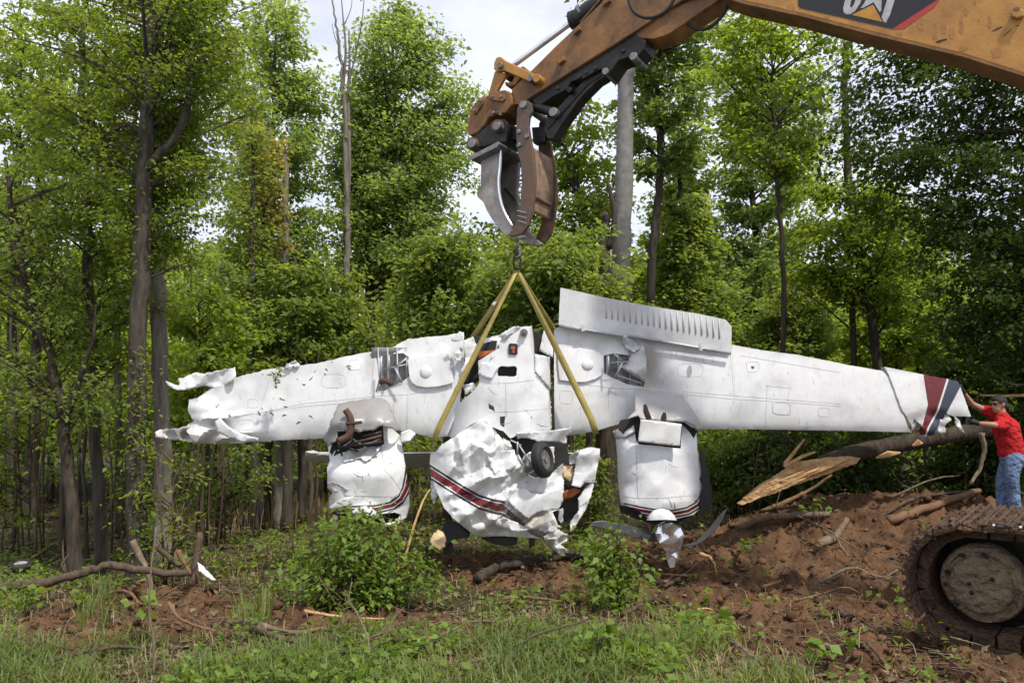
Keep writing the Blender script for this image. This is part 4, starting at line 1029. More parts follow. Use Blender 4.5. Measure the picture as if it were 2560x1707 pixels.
torn('torn_skin', cD([(288, 395), (310, 385), (345, 350), (330, 440), (300, 440)]), lambda a, b: 10.76 + 0 * a, .10, 16, 4, step=5)

# --- crushed nose
NO = cD([(440, 758), (470, 770), (500, 802), (560, 872), (620, 932), (660, 1010), (690, 1060), (740, 1085), (800, 1075), (850, 1040), (890, 1002), (893, 1090), (888, 1200), (862, 1250), (832, 1262), (862, 1335), (800, 1370), (806, 1412), (700, 1402), (560, 1392), (460, 1398), (400, 1384), (330, 1330), (285, 1290), (240, 1240), (205, 1160), (168, 1070), (163, 1000), (166, 945), (200, 930), (228, 895), (300, 850), (380, 792)])
sl = cD([(150, 1035), (235, 1090), (330, 1150), (430, 1208), (520, 1235), (560, 1240), (620, 1290), (720, 1370), (800, 1400)])
def noF(px, py):
    u = np.clip((px - 1235) / 180., -1, 1); w_ = np.clip((py - 1215) / 140., -1.1, 1)
    bul = np.sqrt(np.clip(1 - .85 * u * u, .03, 1)) * np.sqrt(np.clip(1 - .7 * np.clip(w_, 0, 1) ** 2, .05, 1))
    fold = .34 * (facet(px + .5 * py, py * 1.2, 58, 1) - .5) + .16 * (facet(px * 1.2, py - .5 * px, 30, 4) - .5) + .05 * (facet(px, py, 15, 2) - .5)
    calm = (.25 + .75 * sstep(1085, 1150, px)) * (.35 + .65 * sstep(1345, 1300, py + .12 * (px - 1200)))
    return 10.72 - .42 * bul + fold * calm * .9
def nocol(px, py):
    C = np.repeat(WHITE[None], len(px), 0)
    d = py - np.interp(px, [p[0] for p in sl], [p[1] for p in sl])
    on = px < 1262
    C[(np.abs(d) < 10) & on] = RED
    C[(np.abs(np.abs(d) - 15.5) < 3.2) & on] = NAVY
    C[(np.abs(d) < 8) & ~on & (px < 1372)] = NAVY
    return dirt(px, py, C, [(1330, 1300, 60, 40, .7), (1300, 1230, 30, 25, .5), (1360, 1330, 40, 14, .7), (1180, 1330, 60, 14, .4), (1240, 1290, 60, 30, .35), (1330, 1200, 30, 30, .3)], 3)
nose = sheet(NO, 4.0, noF, lambda a, b: noF(a, b) + .45, [], nocol, rough_edge=1.0, cuts=[[(a, b + d) for a, b in sl] for d in (-18.7, -12.3, -10, 10, 12.3, 18.7, -8, 8)]).build('crushed_nose', 'paint', plane, smooth=True, auto=20, label='crushed white nose with a red stripe edged in dark blue')
for (P, Yb, am, s_, k, mt) in [
    ([(440, 760), (500, 800), (520, 850), (500, 900), (440, 940), (370, 880), (310, 870), (300, 855)], 10.34, .16, 34, 2, 'paint'),
    ([(480, 960), (540, 930), (620, 925), (650, 1020), (600, 1040), (520, 1060), (490, 1010)], 10.26, .18, 32, 5, 'paint'),
    ([(600, 1140), (680, 1135), (720, 1160), (770, 1165), (880, 1130), (888, 1200), (860, 1250), (760, 1260), (700, 1300), (620, 1240), (580, 1190)], 10.22, .10, 46, 3, 'paint'),
    ([(500, 1320), (560, 1290), (640, 1320), (700, 1360), (640, 1370), (560, 1350)], 10.30, .12, 24, 6, 'paint'),
    ([(560, 860), (600, 880), (640, 1000), (690, 1050), (660, 1060), (610, 1000), (580, 930)], 10.40, .14, 20, 1, 'torn'),
    ([(780, 1395), (850, 1350), (915, 1388), (912, 1420), (872, 1440), (918, 1472), (880, 1500), (830, 1462), (795, 1432)], 10.45, .18, 22, 4, 'paint'),
    ([(760, 1330), (840, 1320), (880, 1345), (830, 1370), (790, 1375), (750, 1360)], 10.40, .12, 22, 2, 'torn'),
    ([(980, 925), (1040, 910), (1090, 920), (1085, 970), (1062, 1090), (1010, 1100), (985, 1130), (935, 1120), (950, 1040), (960, 980)], 10.52, .14, 46, 1, 'paint'),
    ([(1060, 1090), (1040, 1180), (1010, 1250), (980, 1300), (945, 1360), (925, 1375), (930, 1310), (975, 1250), (970, 1190), (1010, 1130)], 10.50, .16, 34, 3, 'paint'),
    ([(880, 1010), (940, 1010), (948, 1060), (930, 1100), (890, 1070)], 10.62, .12, 24, 4, 'amber'),
    ([(890, 1150), (950, 1130), (990, 1150), (940, 1180), (895, 1195)], 10.62, .10, 20, 2, 'orange'),
    ([(920, 960), (970, 925), (985, 950), (955, 1000), (925, 1000)], 10.56, .12, 16, 5, 'torn'),
    ([(170, 1090), (200, 1120), (205, 1160), (195, 1210), (182, 1225), (168, 1160)], 10.62, .08, 14, 2, 'paint'),
    ([(630, 830), (720, 826), (920, 808), (938, 770), (936, 830), (905, 850), (906, 890), (850, 880), (760, 880), (690, 860), (640, 862)], 10.42, .10, 34, 3, 'torn'),
    ([(670, 960), (720, 930), (735, 1000), (700, 1020), (660, 1000)], 10.36, .12, 16, 6, 'torn'),
    ([(800, 910), (838, 906), (842, 990), (832, 1020), (812, 1000)], 10.40, .05, 24, 2, 'paint'),
    ([(865, 1250), (888, 1240), (890, 1310), (878, 1330), (862, 1300)], 10.48, .06, 16, 2, 'torn'),
    ]:
    torn('torn_panel', cD(P), (lambda q: (lambda a, b: q + 0 * a))(Yb), am, s_, k, parent=nose, material=mt, step=4.5, rough=1.2, spots=[(1340, 1310, 60, 30, .5), (1400, 1350, 40, 20, .5)])
MB().prism([U(q[0], q[1], 10.78) for q in cD([(590, 850), (900, 850), (920, 960), (1000, 1000), (1000, 1180), (960, 1300), (880, 1320), (800, 1360), (620, 1100)])], (0, .4, 0)).build('nose_hollow_shade', 'dark', plane)  # solid dark block in place of the shaded nose interior
for a, b, w in [((640, 950), (690, 1045), 14), ((650, 900), (720, 1010), 8), ((690, 1060), (770, 1020), 10), ((1010, 1100), (1070, 1098), 9), ((700, 1000), (760, 960), 14), ((600, 870), (660, 900), 8), ((640, 880), (640, 950), 10)]:
    (ax, ay), (bx, by) = cD([a, b]); MB().tube([U(ax, ay, 10.34), U(bx, by, 10.36)], w / 2 / 2.179 / 188, 7).build('bent_strut', 'tube', plane, smooth=True)
# nose wheel
(a, b), = cD([(776, 978)]); wc = U(a, b, 10.22); ax_ = np.array([.86, -.48, .16]); ax_ /= np.linalg.norm(ax_)
def wheel(mb_t, mb_r, ctr, axis, R, w):
    e1 = np.cross(axis, [0, 0, 1.]); e1 /= np.linalg.norm(e1); e2 = np.cross(axis, e1); n_ = 36; prof = []
    for t in np.linspace(-1, 1, 13):
        prof.append((R - .30 * R * (abs(t) ** 3.2), t * w / 2))
    prof = [(R * .55, -w * .36)] + prof + [(R * .55, w * .36)]
    V = []; F = []; m_ = len(prof)
    for i in range(n_):
        q = 2 * math.pi * i / n_; d = math.cos(q) * e1 + math.sin(q) * e2
        for (r0, h) in prof: V.append(ctr + d * r0 + axis * h)
        for j in range(m_): F.append((i * m_ + j, i * m_ + (j + 1) % m_, ((i + 1) % n_) * m_ + (j + 1) % m_, ((i + 1) % n_) * m_ + j))
    mb_t.add(V, F)
    mb_r.cyl(ctr - axis * w * .30, ctr + axis * w * .30, R * .57, None, 28); mb_r.cyl(ctr - axis * w * .4, ctr + axis * w * .4, R * .22, R * .2, 16)
    for k in range(6):
        q = 2 * math.pi * k / 6; d = math.cos(q) * e1 + math.sin(q) * e2
        mb_r.cyl(ctr + d * R * .38 - axis * w * .33, ctr + d * R * .38 + axis * w * .33, R * .04, None, 8)
t_, rm = MB(), MB(); wheel(t_, rm, wc, ax_, .222, .15)
nw = t_.build('nose_wheel', 'rubber', plane, smooth=True, auto=50); rm.build('wheel_rim', 'steel', nw, smooth=True, auto=30)
for k in (-1, 0, 1):   # tread grooves
    e1 = np.cross(ax_, [0, 0, 1.]); e1 /= np.linalg.norm(e1); e2 = np.cross(ax_, e1)
    MB().tube([wc + ax_ * k * .032 + (.2225 - .002 * abs(k)) * (math.cos(q) * e1 + math.sin(q) * e2) for q in np.linspace(0, 2 * math.pi, 40, False)], .0028, 4, closed=True).build('tread_groove', 'black', nw)
# things hanging under the nose
MB().prism([U(q[0], q[1], 10.50) for q in cD([(218, 1370), (250, 1308), (330, 1335), (380, 1385), (370, 1405), (330, 1405), (285, 1425), (250, 1450)])], (0, .2, 0)).build('black_fairing', 'black', plane, bevel=.01)
MB().prism([U(q[0], q[1], 10.55) for q in cD([(440, 1396), (640, 1404), (638, 1438), (580, 1450), (520, 1440), (450, 1412)])], (0, .1, 0)).build('black_fairing', 'black', plane, bevel=.01)
MB().prism([U(q[0], q[1], 10.56) for q in cD([(262, 1420), (288, 1420), (284, 1490), (262, 1500), (236, 1490), (240, 1446)])], (0, .06, 0)).build('hanging_bracket', 'grease', plane, bevel=.004)
MB().prism([U(q[0], q[1], 10.50) for q in cD([(700, 1405), (735, 1400), (732, 1462), (702, 1466)])], (0, .08, 0)).build('hanging_box', 'grease', plane, bevel=.006)
torn('amber_foam_piece', cD([(165, 1425), (178, 1385), (210, 1360), (238, 1380), (252, 1410), (245, 1450), (215, 1467), (180, 1452)]), lambda a, b: 10.46 + .0006 * (a - 1080) ** 2 / 20, .10, 26, 3, material='amber', solid=.03, step=5)

# --- engine nacelles
def cowl_F(cx, hw, y0, y1, amp, k, dep=.52, Y0=10.92):
    def f(px, py):
        u = np.clip(np.abs(px - cx) / hw, 0, 1); w_ = sstep(y0, y1, py)
        bul = (1 - u ** 3.2) ** .5
        nosec = np.sqrt(np.clip(1 - np.clip((py - (y1 - 45)) / 60., 0, 1) ** 2, 0, 1))
        return Y0 - dep * bul * (.55 + .45 * sstep(y0 - 30, y0 + 80, py)) * (.55 + .45 * nosec) + amp * (crumple(px, py, 85, k) - .45)
    return f
def stripes(line, lo=-1e9, hi=1e9, w=1.0):
    lx = [p[0] for p in line]; ly = [p[1] for p in line]
    def f(px, py):
        C = np.repeat(WHITE[None], len(px), 0)
        d = py - np.interp(px, lx, ly)
        C[np.abs(d) < 5.2 * w] = RED
        C[np.abs(np.abs(d) - 10.5 * w) < 2.4 * w] = NAVY
        return C
    return f
# left engine
lcF = cowl_F(917, 112, 1120, 1312, .13, 2)
torn('nacelle_fairing', cC([(1000, 882), (1022, 855), (1060, 765), (1092, 690), (1200, 672), (1330, 655), (1372, 692), (1412, 790), (1442, 850), (1390, 832), (1325, 815), (1290, 840), (1200, 850), (1090, 840), (1075, 900), (1030, 930), (1015, 905)]),
     lambda a, b: 10.86 - .40 * (1 - np.clip(np.abs(a - 905) / 100., 0, 1) ** 3) ** .5 * sstep(985, 1060, b) - .08, .10, 50, 2, colr=np.array([.30, .29, .285]), spots=[(880, 1030, 60, 40, .35)], step=6)
MB().prism([U(q[0], q[1], 10.66) for q in cC([(1075, 845), (1200, 840), (1335, 815), (1345, 930), (1320, 1000), (1200, 1020), (1060, 1000), (1040, 960)])], (0, .3, 0)).build('engine_bay_shade', 'dark', plane)  # dark block painted as the shade of the open left bay
LCW = cC([(1030, 930), (1075, 905), (1085, 930), (1060, 985), (1110, 965), (1240, 935), (1330, 930), (1322, 812), (1390, 832), (1430, 870), (1450, 960), (1465, 1060), (1480, 1150), (1487, 1260), (1468, 1330), (1440, 1340), (1438, 1310), (1400, 1300), (1320, 1310), (1290, 1325), (1200, 1322), (1090, 1305), (1045, 1290), (1035, 1225), (1055, 1190), (1045, 1175), (1028, 1165), (1025, 1050), (1040, 1010)])
ls_ = cC([(1030, 1292), (1200, 1287), (1300, 1283), (1390, 1262), (1440, 1225), (1468, 1170), (1482, 1100), (1490, 1040)])
def lcol(px, py):
    C = np.repeat(WHITE[None], len(px), 0); d = seg_dist(px, py, ls_)
    C[d < 4.6] = RED; C[np.abs(d - 9.0) < 2.2] = NAVY
    return dirt(px, py, C, [(850, 1215, 40, 16, .5), (830, 1250, 20, 30, .6), (900, 1130, 40, 20, .2)], 2)
cowlL = sheet(LCW, 4.2, lcF, lambda a, b: lcF(a, b) + .035, [], lcol, rough_edge=.6, cuts=[offset_line(ls_, d) for d in (-11.2, -6.8, -4.6, 4.6, 6.8, 11.2)]).build('engine_cowl', 'paint', plane, smooth=True, auto=26, label='left engine cowl with red and blue stripe, split open on top')
MB().prism([U(q[0], q[1], 10.72) for q in cC([(1050, 1280), (1440, 1290), (1440, 1345), (1340, 1360), (1210, 1340), (1060, 1310)])], (0, .25, 0)).build('cowl_inlet_shade', 'dark', plane)  # dark block for the shade inside the left intake
torn('cowl_lip', cC([(1440, 1310), (1470, 1270), (1488, 1262), (1470, 1330), (1420, 1370), (1350, 1382), (1345, 1362), (1410, 1350)]), lambda a, b: lcF(a, np.minimum(b, 1290)) + .02, .03, 30, 1, parent=cowlL, step=5, rough=.3)
torn('cowl_flap', cC([(1035, 1270), (1110, 1222), (1175, 1208), (1165, 1255), (1100, 1275), (1045, 1285)]), lambda a, b: lcF(a, b) - .06, .05, 34, 3, parent=cowlL, step=5, rough=.3)
torn('torn_skin', cC([(1035, 1360), (1060, 1310), (1090, 1325), (1088, 1390), (1060, 1375)]), lambda a, b: 10.6 + 0 * a, .1, 14, 2, parent=cowlL, material='torn', step=4)
torn('torn_skin', cC([(1110, 1020), (1130, 965), (1160, 945), (1210, 995), (1180, 1010)]), lambda a, b: lcF(a, b) - .04, .08, 20, 2, parent=cowlL, material='torn', step=4)
torn('torn_skin', cC([(1200, 990), (1260, 940), (1330, 930), (1290, 985), (1240, 1018)]), lambda a, b: lcF(a, b) - .05, .08, 20, 4, parent=cowlL, material='torn', step=4)
torn('torn_skin', cC([(1028, 1135), (1050, 1128), (1110, 1150), (1150, 1175), (1130, 1185), (1060, 1180), (1035, 1165)]), lambda a, b: lcF(a, b) - .03, .08, 18, 5, parent=cowlL, step=4, spots=[(840, 1215, 30, 20, .7)])
torn('torn_skin', cC([(1440, 850), (1490, 835), (1522, 860), (1490, 900), (1445, 910), (1432, 890)]), lambda a, b: 10.62 + .00006 * (a - 1020) ** 2, .05, 30, 3, parent=cowlL, step=4, rough=.3)
ex = cC([(1128, 725), (1155, 770), (1160, 830), (1140, 875), (1090, 900)])
MB().tube([U(a, b, 10.36) for a, b in catmull(ex, 5)], .043, 12).build('exhaust_pipe', 'rust', plane, smooth=True)
MB().tube([U(a, b, 10.33) for a, b in cC([(1130, 805), (1220, 795)])], .02, 8).build('pipe_clamp', 'rust', plane, smooth=True)
for a, b, w, mt in [((1182, 770), (1160, 900), 9, 'tube'), ((1160, 900), (1085, 955), 9, 'tube'), ((1090, 940), (1330, 905), 18, 'grease'), ((1150, 920), (1330, 870), 16, 'rust'), ((1200, 940), (1325, 890), 14, 'grease'), ((1120, 930), (1200, 960), 12, 'grease'), ((1230, 880), (1330, 850), 16, 'grease'), ((1170, 890), (1240, 935), 10, 'tube'), ((1085, 900), (1110, 985), 10, 'grease')]:
    (ax, ay), (bx, by) = cC([a, b]); MB().tube([U(ax, ay, 10.46), U(bx, by, 10.46)], w / 2 / 2.24 / 188, 7).build('engine_pipe', mt, plane, smooth=True)
def dome(pts, Y, dep, nm, mt='paint', parent=None):
    A = np.array(pts); cx = A[:, 0].mean(); hw = (A[:, 0].max() - A[:, 0].min()) / 2; yb = A[:, 1].max(); hh = yb - A[:, 1].min()
    f = lambda px, py: Y - dep * np.sqrt(np.clip(1 - ((px - cx) / hw) ** 2 * .95 - .6 * (np.clip((yb - py) / hh, 0, 1)) ** 2, .0, 1))
    return sheet(pts, 4, f, lambda a, b: f(a, b) + .03, [], lambda px, py: dirt(px, py, WHITE)).build(nm, mt, parent or plane, smooth=True, auto=50)
dome(cC([(1158, 1300), (1180, 1282), (1210, 1268), (1240, 1265), (1275, 1278), (1300, 1300), (1306, 1332), (1250, 1318), (1200, 1308)]), 10.42, .12, 'spinner_half')
rivets([cC([(1170, 1215), (1260, 1215), (1380, 1218), (1440, 1195)])], lcF, cowlL, 14)
seam(cC([(1330, 935), (1345, 1060), (1400, 1120), (1440, 1180)]), lcF, .003, .002, cowlL)
seam(cC([(1120, 1205), (1260, 1208), (1390, 1212), (1440, 1190), (1470, 1140)]), lcF, .003, .002, cowlL)

# right engine
rcF = cowl_F(1650, 112, 1060, 1296, .10, 5)
torn('nacelle_fairing', cE([(440, 598), (560, 600), (690, 610), (715, 645), (745, 690), (775, 735), (803, 785), (775, 800), (745, 768), (690, 752), (560, 745), (470, 738), (458, 715), (395, 738), (440, 690)]),
     lambda a, b: 10.84 - .36 * (1 - np.clip(np.abs(a - 1645) / 112., 0, 1) ** 3) ** .5 * sstep(985, 1055, b) - .08, .09, 54, 3, colr=np.array([.40, .39, .38]), spots=[(1650, 1030, 50, 30, .35)], step=6, rough=.3)
for P in [[(485, 660), (500, 655), (512, 690), (530, 735), (500, 740), (484, 700)], [(580, 720), (590, 700), (604, 702), (608, 730), (600, 748), (575, 748)]]:
    A = cE(P); q = np.array(A).mean(0)
    MB().prism([U(a, b, 10.36) for a, b in A], (0, .02, 0)).build('exhaust_hole_shade', 'dark', plane, bevel=.004)  # thin dark plate drawn as the shade of an open hole
MB().prism([U(q[0], q[1], 10.62) for q in cE([(355, 790), (380, 740), (470, 720), (690, 745), (770, 800), (750, 840), (680, 890), (450, 880), (420, 860)])], (0, .35, 0)).build('engine_bay_shade', 'dark', plane)  # dark block painted as the shade of the open right bay
RCW = cE([(325, 800), (345, 792), (430, 758), (446, 850), (460, 870), (560, 878), (682, 892), (688, 760), (720, 765), (765, 802), (770, 900), (782, 970), (792, 1020), (780, 1052), (808, 1105), (800, 1190), (752, 1242), (650, 1266), (640, 1270), (510, 1262), (480, 1235), (430, 1207), (365, 1182), (352, 1090), (347, 960), (345, 900), (338, 835)])
rs_ = cE([(380, 1200), (460, 1218), (560, 1236), (640, 1238), (720, 1222), (775, 1190), (800, 1150), (812, 1110)])
def rcol(px, py):
    C = np.repeat(WHITE[None], len(px), 0); d = seg_dist(px, py, rs_)
    C[d < 3.8] = RED; C[np.abs(d - 8.4) < 2.0] = NAVY
    return dirt(px, py, C, [(1600, 1130, 10, 60, .3), (1560, 1150, 20, 60, .12), (1740, 1240, 14, 10, .6)], 4)
cowlR = sheet(RCW, 4.2, rcF, lambda a, b: rcF(a, b) + .035, [], rcol, rough_edge=.5, cuts=[offset_line(rs_, d) for d in (-10.4, -6.4, -3.8, 3.8, 6.4, 10.4)]).build('engine_cowl', 'paint', plane, smooth=True, auto=28, label='right engine cowl with stripe around its lower rim')
torn('cowl_panel', cE([(470, 738), (560, 746), (686, 762), (676, 880), (560, 868), (455, 855)]), lambda a, b: 10.34 - .0003 * (b - 1050), .03, 60, 2, colr=np.array([.66, .66, .64]), rough=.3, solid=.012, spots=[(1640, 1105, 60, 10, .4), (1620, 1060, 40, 20, .3)])
torn('torn_skin', cE([(322, 800), (350, 788), (432, 757), (440, 800), (380, 835), (345, 838)]), lambda a, b: rcF(a, b) - .05, .08, 20, 3, parent=cowlR, step=5)
seam(cE([(445, 880), (450, 1000), (455, 1155)]), rcF, .003, .002, cowlR); seam(cE([(370, 1140), (450, 1155), (600, 1152), (740, 1140)]), rcF, .003, .002, cowlR)
rivets([cE([(450, 890), (455, 1150)]), cE([(440, 1170), (560, 1160), (740, 1155)]), cE([(450, 605), (690, 618)]), cE([(690, 620), (700, 745)])], rcF, cowlR, 12)
MB().prism([U(q[0], q[1], 10.74) for q in cE([(365, 1200), (430, 1205), (520, 1262), (640, 1270), (750, 1245), (700, 1270), (640, 1300), (560, 1300), (480, 1275), (420, 1255), (375, 1235)])], (0, .25, 0)).build('cowl_inlet_shade', 'dark', plane)  # dark block for the shade inside the right intake
dome(cE([(503, 1272), (515, 1245), (540, 1220), (580, 1210), (622, 1220), (648, 1245), (662, 1272), (600, 1268), (560, 1270)]), 10.44, .16, 'spinner_half')
# propeller: bent blades and a crushed polished spinner
prop = MB().cyl(U(*cE([(590, 1285)])[0], 10.48), U(*cE([(620, 1330)])[0], 10.46), .09, .13, 18).build('propeller_hub', 'grease', plane, smooth=True, auto=30)
sp_ = sheet(cE([(548, 1335), (565, 1305), (600, 1292), (645, 1290), (680, 1310), (700, 1350), (690, 1400), (668, 1450), (655, 1500), (630, 1505), (612, 1450), (580, 1410), (560, 1375)]), 4,
   lambda a, b: 10.46 - .20 * np.sqrt(np.clip(1 - ((a - 1676) / 42.) ** 2, .02, 1)) * sstep(1412, 1330, b) + .22 * (facet(a, b, 26, 2) - .5), lambda a, b: 10.55 + 0 * a, [], None, rough_edge=.6)
sp_.build('spinner', 'chrome', prop, smooth=True, auto=22)
def blade(P, Y, th, mt, nm='propeller_blade', tw=0):
    A = cE(P); mx_ = np.mean([q[0] for q in A])
    sheet(A, 7, lambda a, b: Y + tw * (a - mx_), lambda a, b: Y + tw * (a - mx_) + th, [], None, rough_edge=.2).build(nm, mt, prop, smooth=True, auto=40, bevel=.004)
blade([(785, 912), (800, 905), (815, 950), (832, 1030), (850, 1170), (842, 1200), (795, 1240), (780, 1200), (795, 1100), (790, 1000)], 10.62, .03, 'black')
blade([(930, 1205), (905, 1270), (850, 1345), (790, 1390), (740, 1412), (690, 1408), (760, 1388), (830, 1320), (890, 1245)], 10.46, .03, 'blade', tw=-.001)
blade([(203, 1300), (215, 1280), (270, 1274), (400, 1298), (500, 1325), (560, 1352), (572, 1386), (520, 1385), (440, 1362), (330, 1328), (260, 1312)], 10.50, .03, 'blade', tw=.0012)
blade([(600, 1400), (640, 1410), (655, 1480), (650, 1520), (625, 1525), (605, 1470)], 10.46, .03, 'chrome')

# scuffs, tears and soil smears on the crushed skins
r_ = np.random.RandomState(44)
for i in range(45):
    f, par, bx_ = [(noF, nose, (1090, 1390, 1120, 1335)), (lcF, cowlL, (840, 1010, 1140, 1270)), (rcF, cowlR, (1560, 1740, 1110, 1270)), (beF, belly, (1200, 1360, 900, 1070)), (noF, nose, (1150, 1400, 1200, 1335))][i % 5]
    a, b = r_.uniform(bx_[0], bx_[1]), r_.uniform(bx_[2], bx_[3]); an = r_.uniform(0, 3.1); L = r_.uniform(3, 16)
    q = [(a - L * math.cos(an), b + L * math.sin(an)), (a + r_.normal(0, 2), b + r_.normal(0, 2)), (a + L * math.cos(an), b - L * math.sin(an))]
    if not all(in_poly(np.array([t[0]]), np.array([t[1]]), {0: NO, 1: LCW, 2: RCW, 3: BE, 4: NO}[i % 5])[0] for t in q): continue
    q = resample(q, 3, False); px = np.array([t[0] for t in q]); py = np.array([t[1] for t in q])
    MB().tube(list(U(px, py, f(px, py) - .001)), [.001 + .0028 * math.sin(math.pi * j / max(len(q) - 1, 1)) * r_.uniform(.4, 1.3) for j in range(len(q))], 5).build('scuff', ['seam', 'torn', 'rust'][i % 3], par)
# --- tail plane seen behind, and broken rear fuselage
SB = [(763, 1128), (775, 1132), (900, 1134), (1100, 1132), (1300, 1132), (1438, 1134), (1440, 1142), (1430, 1165), (1300, 1168), (1000, 1168), (780, 1156), (763, 1150)]
def sbF(a, b): return 12.1 + .42 * np.clip((b - 1137) / 30., 0, 1)
sheet(SB, 10, sbF, lambda a, b: np.maximum(sbF(a, b) + .02, 12.6), [], lambda a, b: np.repeat(WHITE[None], len(a), 0)).build('tailplane', 'paint', plane, smooth=True, auto=40)
MB().tube([U(1270, 1000, 11.2), U(1272, 1080, 11.9), U(1274, 1150, 12.6)], [.42, .36, .24], 18, c=WHITE).build('rear_fuselage', 'paint', plane, smooth=True, auto=40)
# leafy sprig stuck in the left wing
sprig = thing('leafy_sprig', U(688, 945, 10.72), 'green leafy sprig stuck in the top of the left wing', 'sprig')
q_ = cC([(770, 500), (750, 530), (730, 570)]); MB().tube([U(a, b, 10.72) for a, b in q_], .006, 5).build('stem', 'stick', sprig)
pp = []
for i in range(60):
    t = r_.rand(); a, b = q_[0][0] + (q_[2][0] - q_[0][0]) * t, q_[0][1] + (q_[2][1] - q_[0][1]) * t
    pp.append(U(a + r_.normal(0, 6), b + r_.normal(0, 6), 10.70))
leaf_mesh('leaves', np.array(pp), .06, 'leaf_mid', sprig, seed=77, kind='stuff')

# ------------------------------------------------------------------ lifting sling
sling = thing('lifting_sling', U(1293, 672, 10.6), 'pair of yellow webbing straps holding the airplane from a steel shackle', 'strap')
apex = U(1293, 676, 10.62)
def strap(front, back, w, nm='strap', front_d=None):
    """flat webbing ribbon along a 3D path"""
    P = [np.array(p) for p in front]
    V = []; F = []
    for i, p in enumerate(P):
        t = P[min(i + 1, len(P) - 1)] - P[max(i - 1, 0)]; t /= np.linalg.norm(t)
        vd = p - np.array([0, 0, CAMZ]); 
        s = np.cross(t, np.array([.25 + .5 * math.sin(i * .55), 1., .1])); s /= np.linalg.norm(s)
        ww = w * (.55 + .45 * min(1, i / 4.))
        V += [p - s * ww / 2, p + s * ww / 2]
        if i: F.append((2 * i - 2, 2 * i - 1, 2 * i + 1, 2 * i))
    MB().add(V, F).build(nm, 'strap', sling, solid=.007, smooth=True)
def strap_path(pf, le, back):
    n1 = 10
    P = [apex + (pf - apex) * t + np.array([0, -.03 * math.sin(t * 3.1), 0]) for t in np.linspace(0, 1, n1)]
    return P + le
lpf = U(1098, 1066, 10.64); rpf = U(1478, 1046, 10.64)
strap(strap_path(lpf, [U(1090, 1088, 10.66), U(1086, 1100, 10.78), U(1090, 1100, 10.98), U(1110, 1030, 11.16)], None), None, .074)
strap(strap_path(rpf, [U(1485, 1068, 10.64), U(1489, 1083, 10.74), U(1486, 1086, 10.95), U(1470, 1010, 11.2)], None), None, .084)
strap([apex + (U(1178, 850, 11.3) - apex) * t for t in np.linspace(0, 1, 8)] + [U(1120, 1000, 11.3)], None, .08)
strap([apex + (U(1400, 850, 11.3) - apex) * t for t in np.linspace(0, 1, 8)] + [U(1460, 1000, 11.3)], None, .08)
MB().prism([U(a, b, 10.60) for a, b in cD([(498, 132), (512, 116), (528, 120), (512, 142)])], (0, .03, 0)).build('strap_buckle', 'torn', sling, bevel=.004)
sh = MB()
sh.tube([U(1293 + 9 * math.sin(t), 655 - 20 * math.cos(t), 10.6) for t in np.linspace(-2.6, 2.6, 16)], .014, 8)
sh.cyl(U(1282, 671, 10.6), U(1304, 671, 10.6), .016)
sh.build('shackle', 'grease', sling, smooth=True)
hk = MB(); hk.tube([U(1293, 598, 10.6), U(1294, 612, 10.6), U(1291, 622, 10.6)], [.02, .026, .022], 8)
hk.tube([U(1292 + 8 * math.sin(t), 632 - 11 * math.cos(t), 10.6) for t in np.linspace(-.2, 4.6, 14)], [.018] * 10 + [.015, .012, .01, .008], 8)
hk.build('hook', 'steel', sling, smooth=True)

# ------------------------------------------------------------------ excavator: boom, stick, grapple with thumb, near track
cA = lambda L: [(x / 2.45 + 1100, y / 2.45) for x, y in L]
cB = lambda L: [(x / 2.94 + 1760, y / 2.94) for x, y in L]
EN = np.array([-.49, -.872, 0.]); ED = np.array([.872, -.49, 0.])      # normal towards the camera, direction towards the machine
EG = np.array([0.05, 10.75, 0.])
def UE(px, py, off=0.):
    """pixel onto the vertical plane of the boom, shifted by off towards the camera"""
    d = U(px, py, 1.0) - np.array([0, 0, CAMZ]); o = np.array([0, 0, CAMZ])
    t = np.dot(EG + EN * off - o, EN) / np.dot(d, EN)
    return o + t * d
ex_ = thing('excavator', (5.6, 7.6, 0.0), 'muddy yellow tracked excavator hoisting the airplane with its grapple', 'excavator')
def plate(pts, off, th, nm, mt, parent=None, bevel=.006, label=None, shift=0.):
    return MB().prism([UE(a, b, off) - EN * shift for a, b in pts], -EN * th).build(nm, mt, parent or ex_, bevel=bevel, label=label)
def pin(c, off, r, ln, nm='pin', mt='steel', parent=None, n=18):
    p = UE(c[0], c[1], off); m_ = MB().cyl(p, p - EN * ln, r, None, n)
    return m_.build(nm, mt, parent or ex_, smooth=True, auto=40, bevel=.004)
def rod(a, b, off, r, nm, mt, parent=None, n=16):
    return MB().cyl(UE(*a, off), UE(*b, off), r, None, n).build(nm, mt, parent or ex_, smooth=True, auto=40)
# boom
def PE(s, z): return tuple(float(q) for q in proj(EG + ED * s + EN * .30 + np.array([0, 0, z])))
BOOM = [(1700, -150), (1742, -62), (1800, -16), (1862, 4), (1998, 33), (2185, 82), (2406, 135), (2560, 184), (2700, 240), PE(6.45, 4.2), PE(6.95, 3.0), PE(7.35, 1.5), PE(7.75, 1.6), PE(7.6, 3.4), PE(7.1, 4.9), PE(6.4, 5.9), (2560, -190), (2250, -250), (1900, -220)]
boom = plate(BOOM, .30, .30, 'boom', 'cat', bevel=.012)
lo = [(1800, -16), (1862, 4), (1998, 33), (2185, 82), (2406, 135), (2560, 184), (2700, 240)]
fl = MB()
for (a, b) in zip(lo[:-1], lo[1:]):
    fl.prism([UE(a[0], a[1], .335), UE(b[0], b[1], .335), UE(b[0], b[1] + 7, .335), UE(a[0], a[1] + 7, .335)], -EN * .36)
fl.build('boom_flange', 'catdirt', boom)
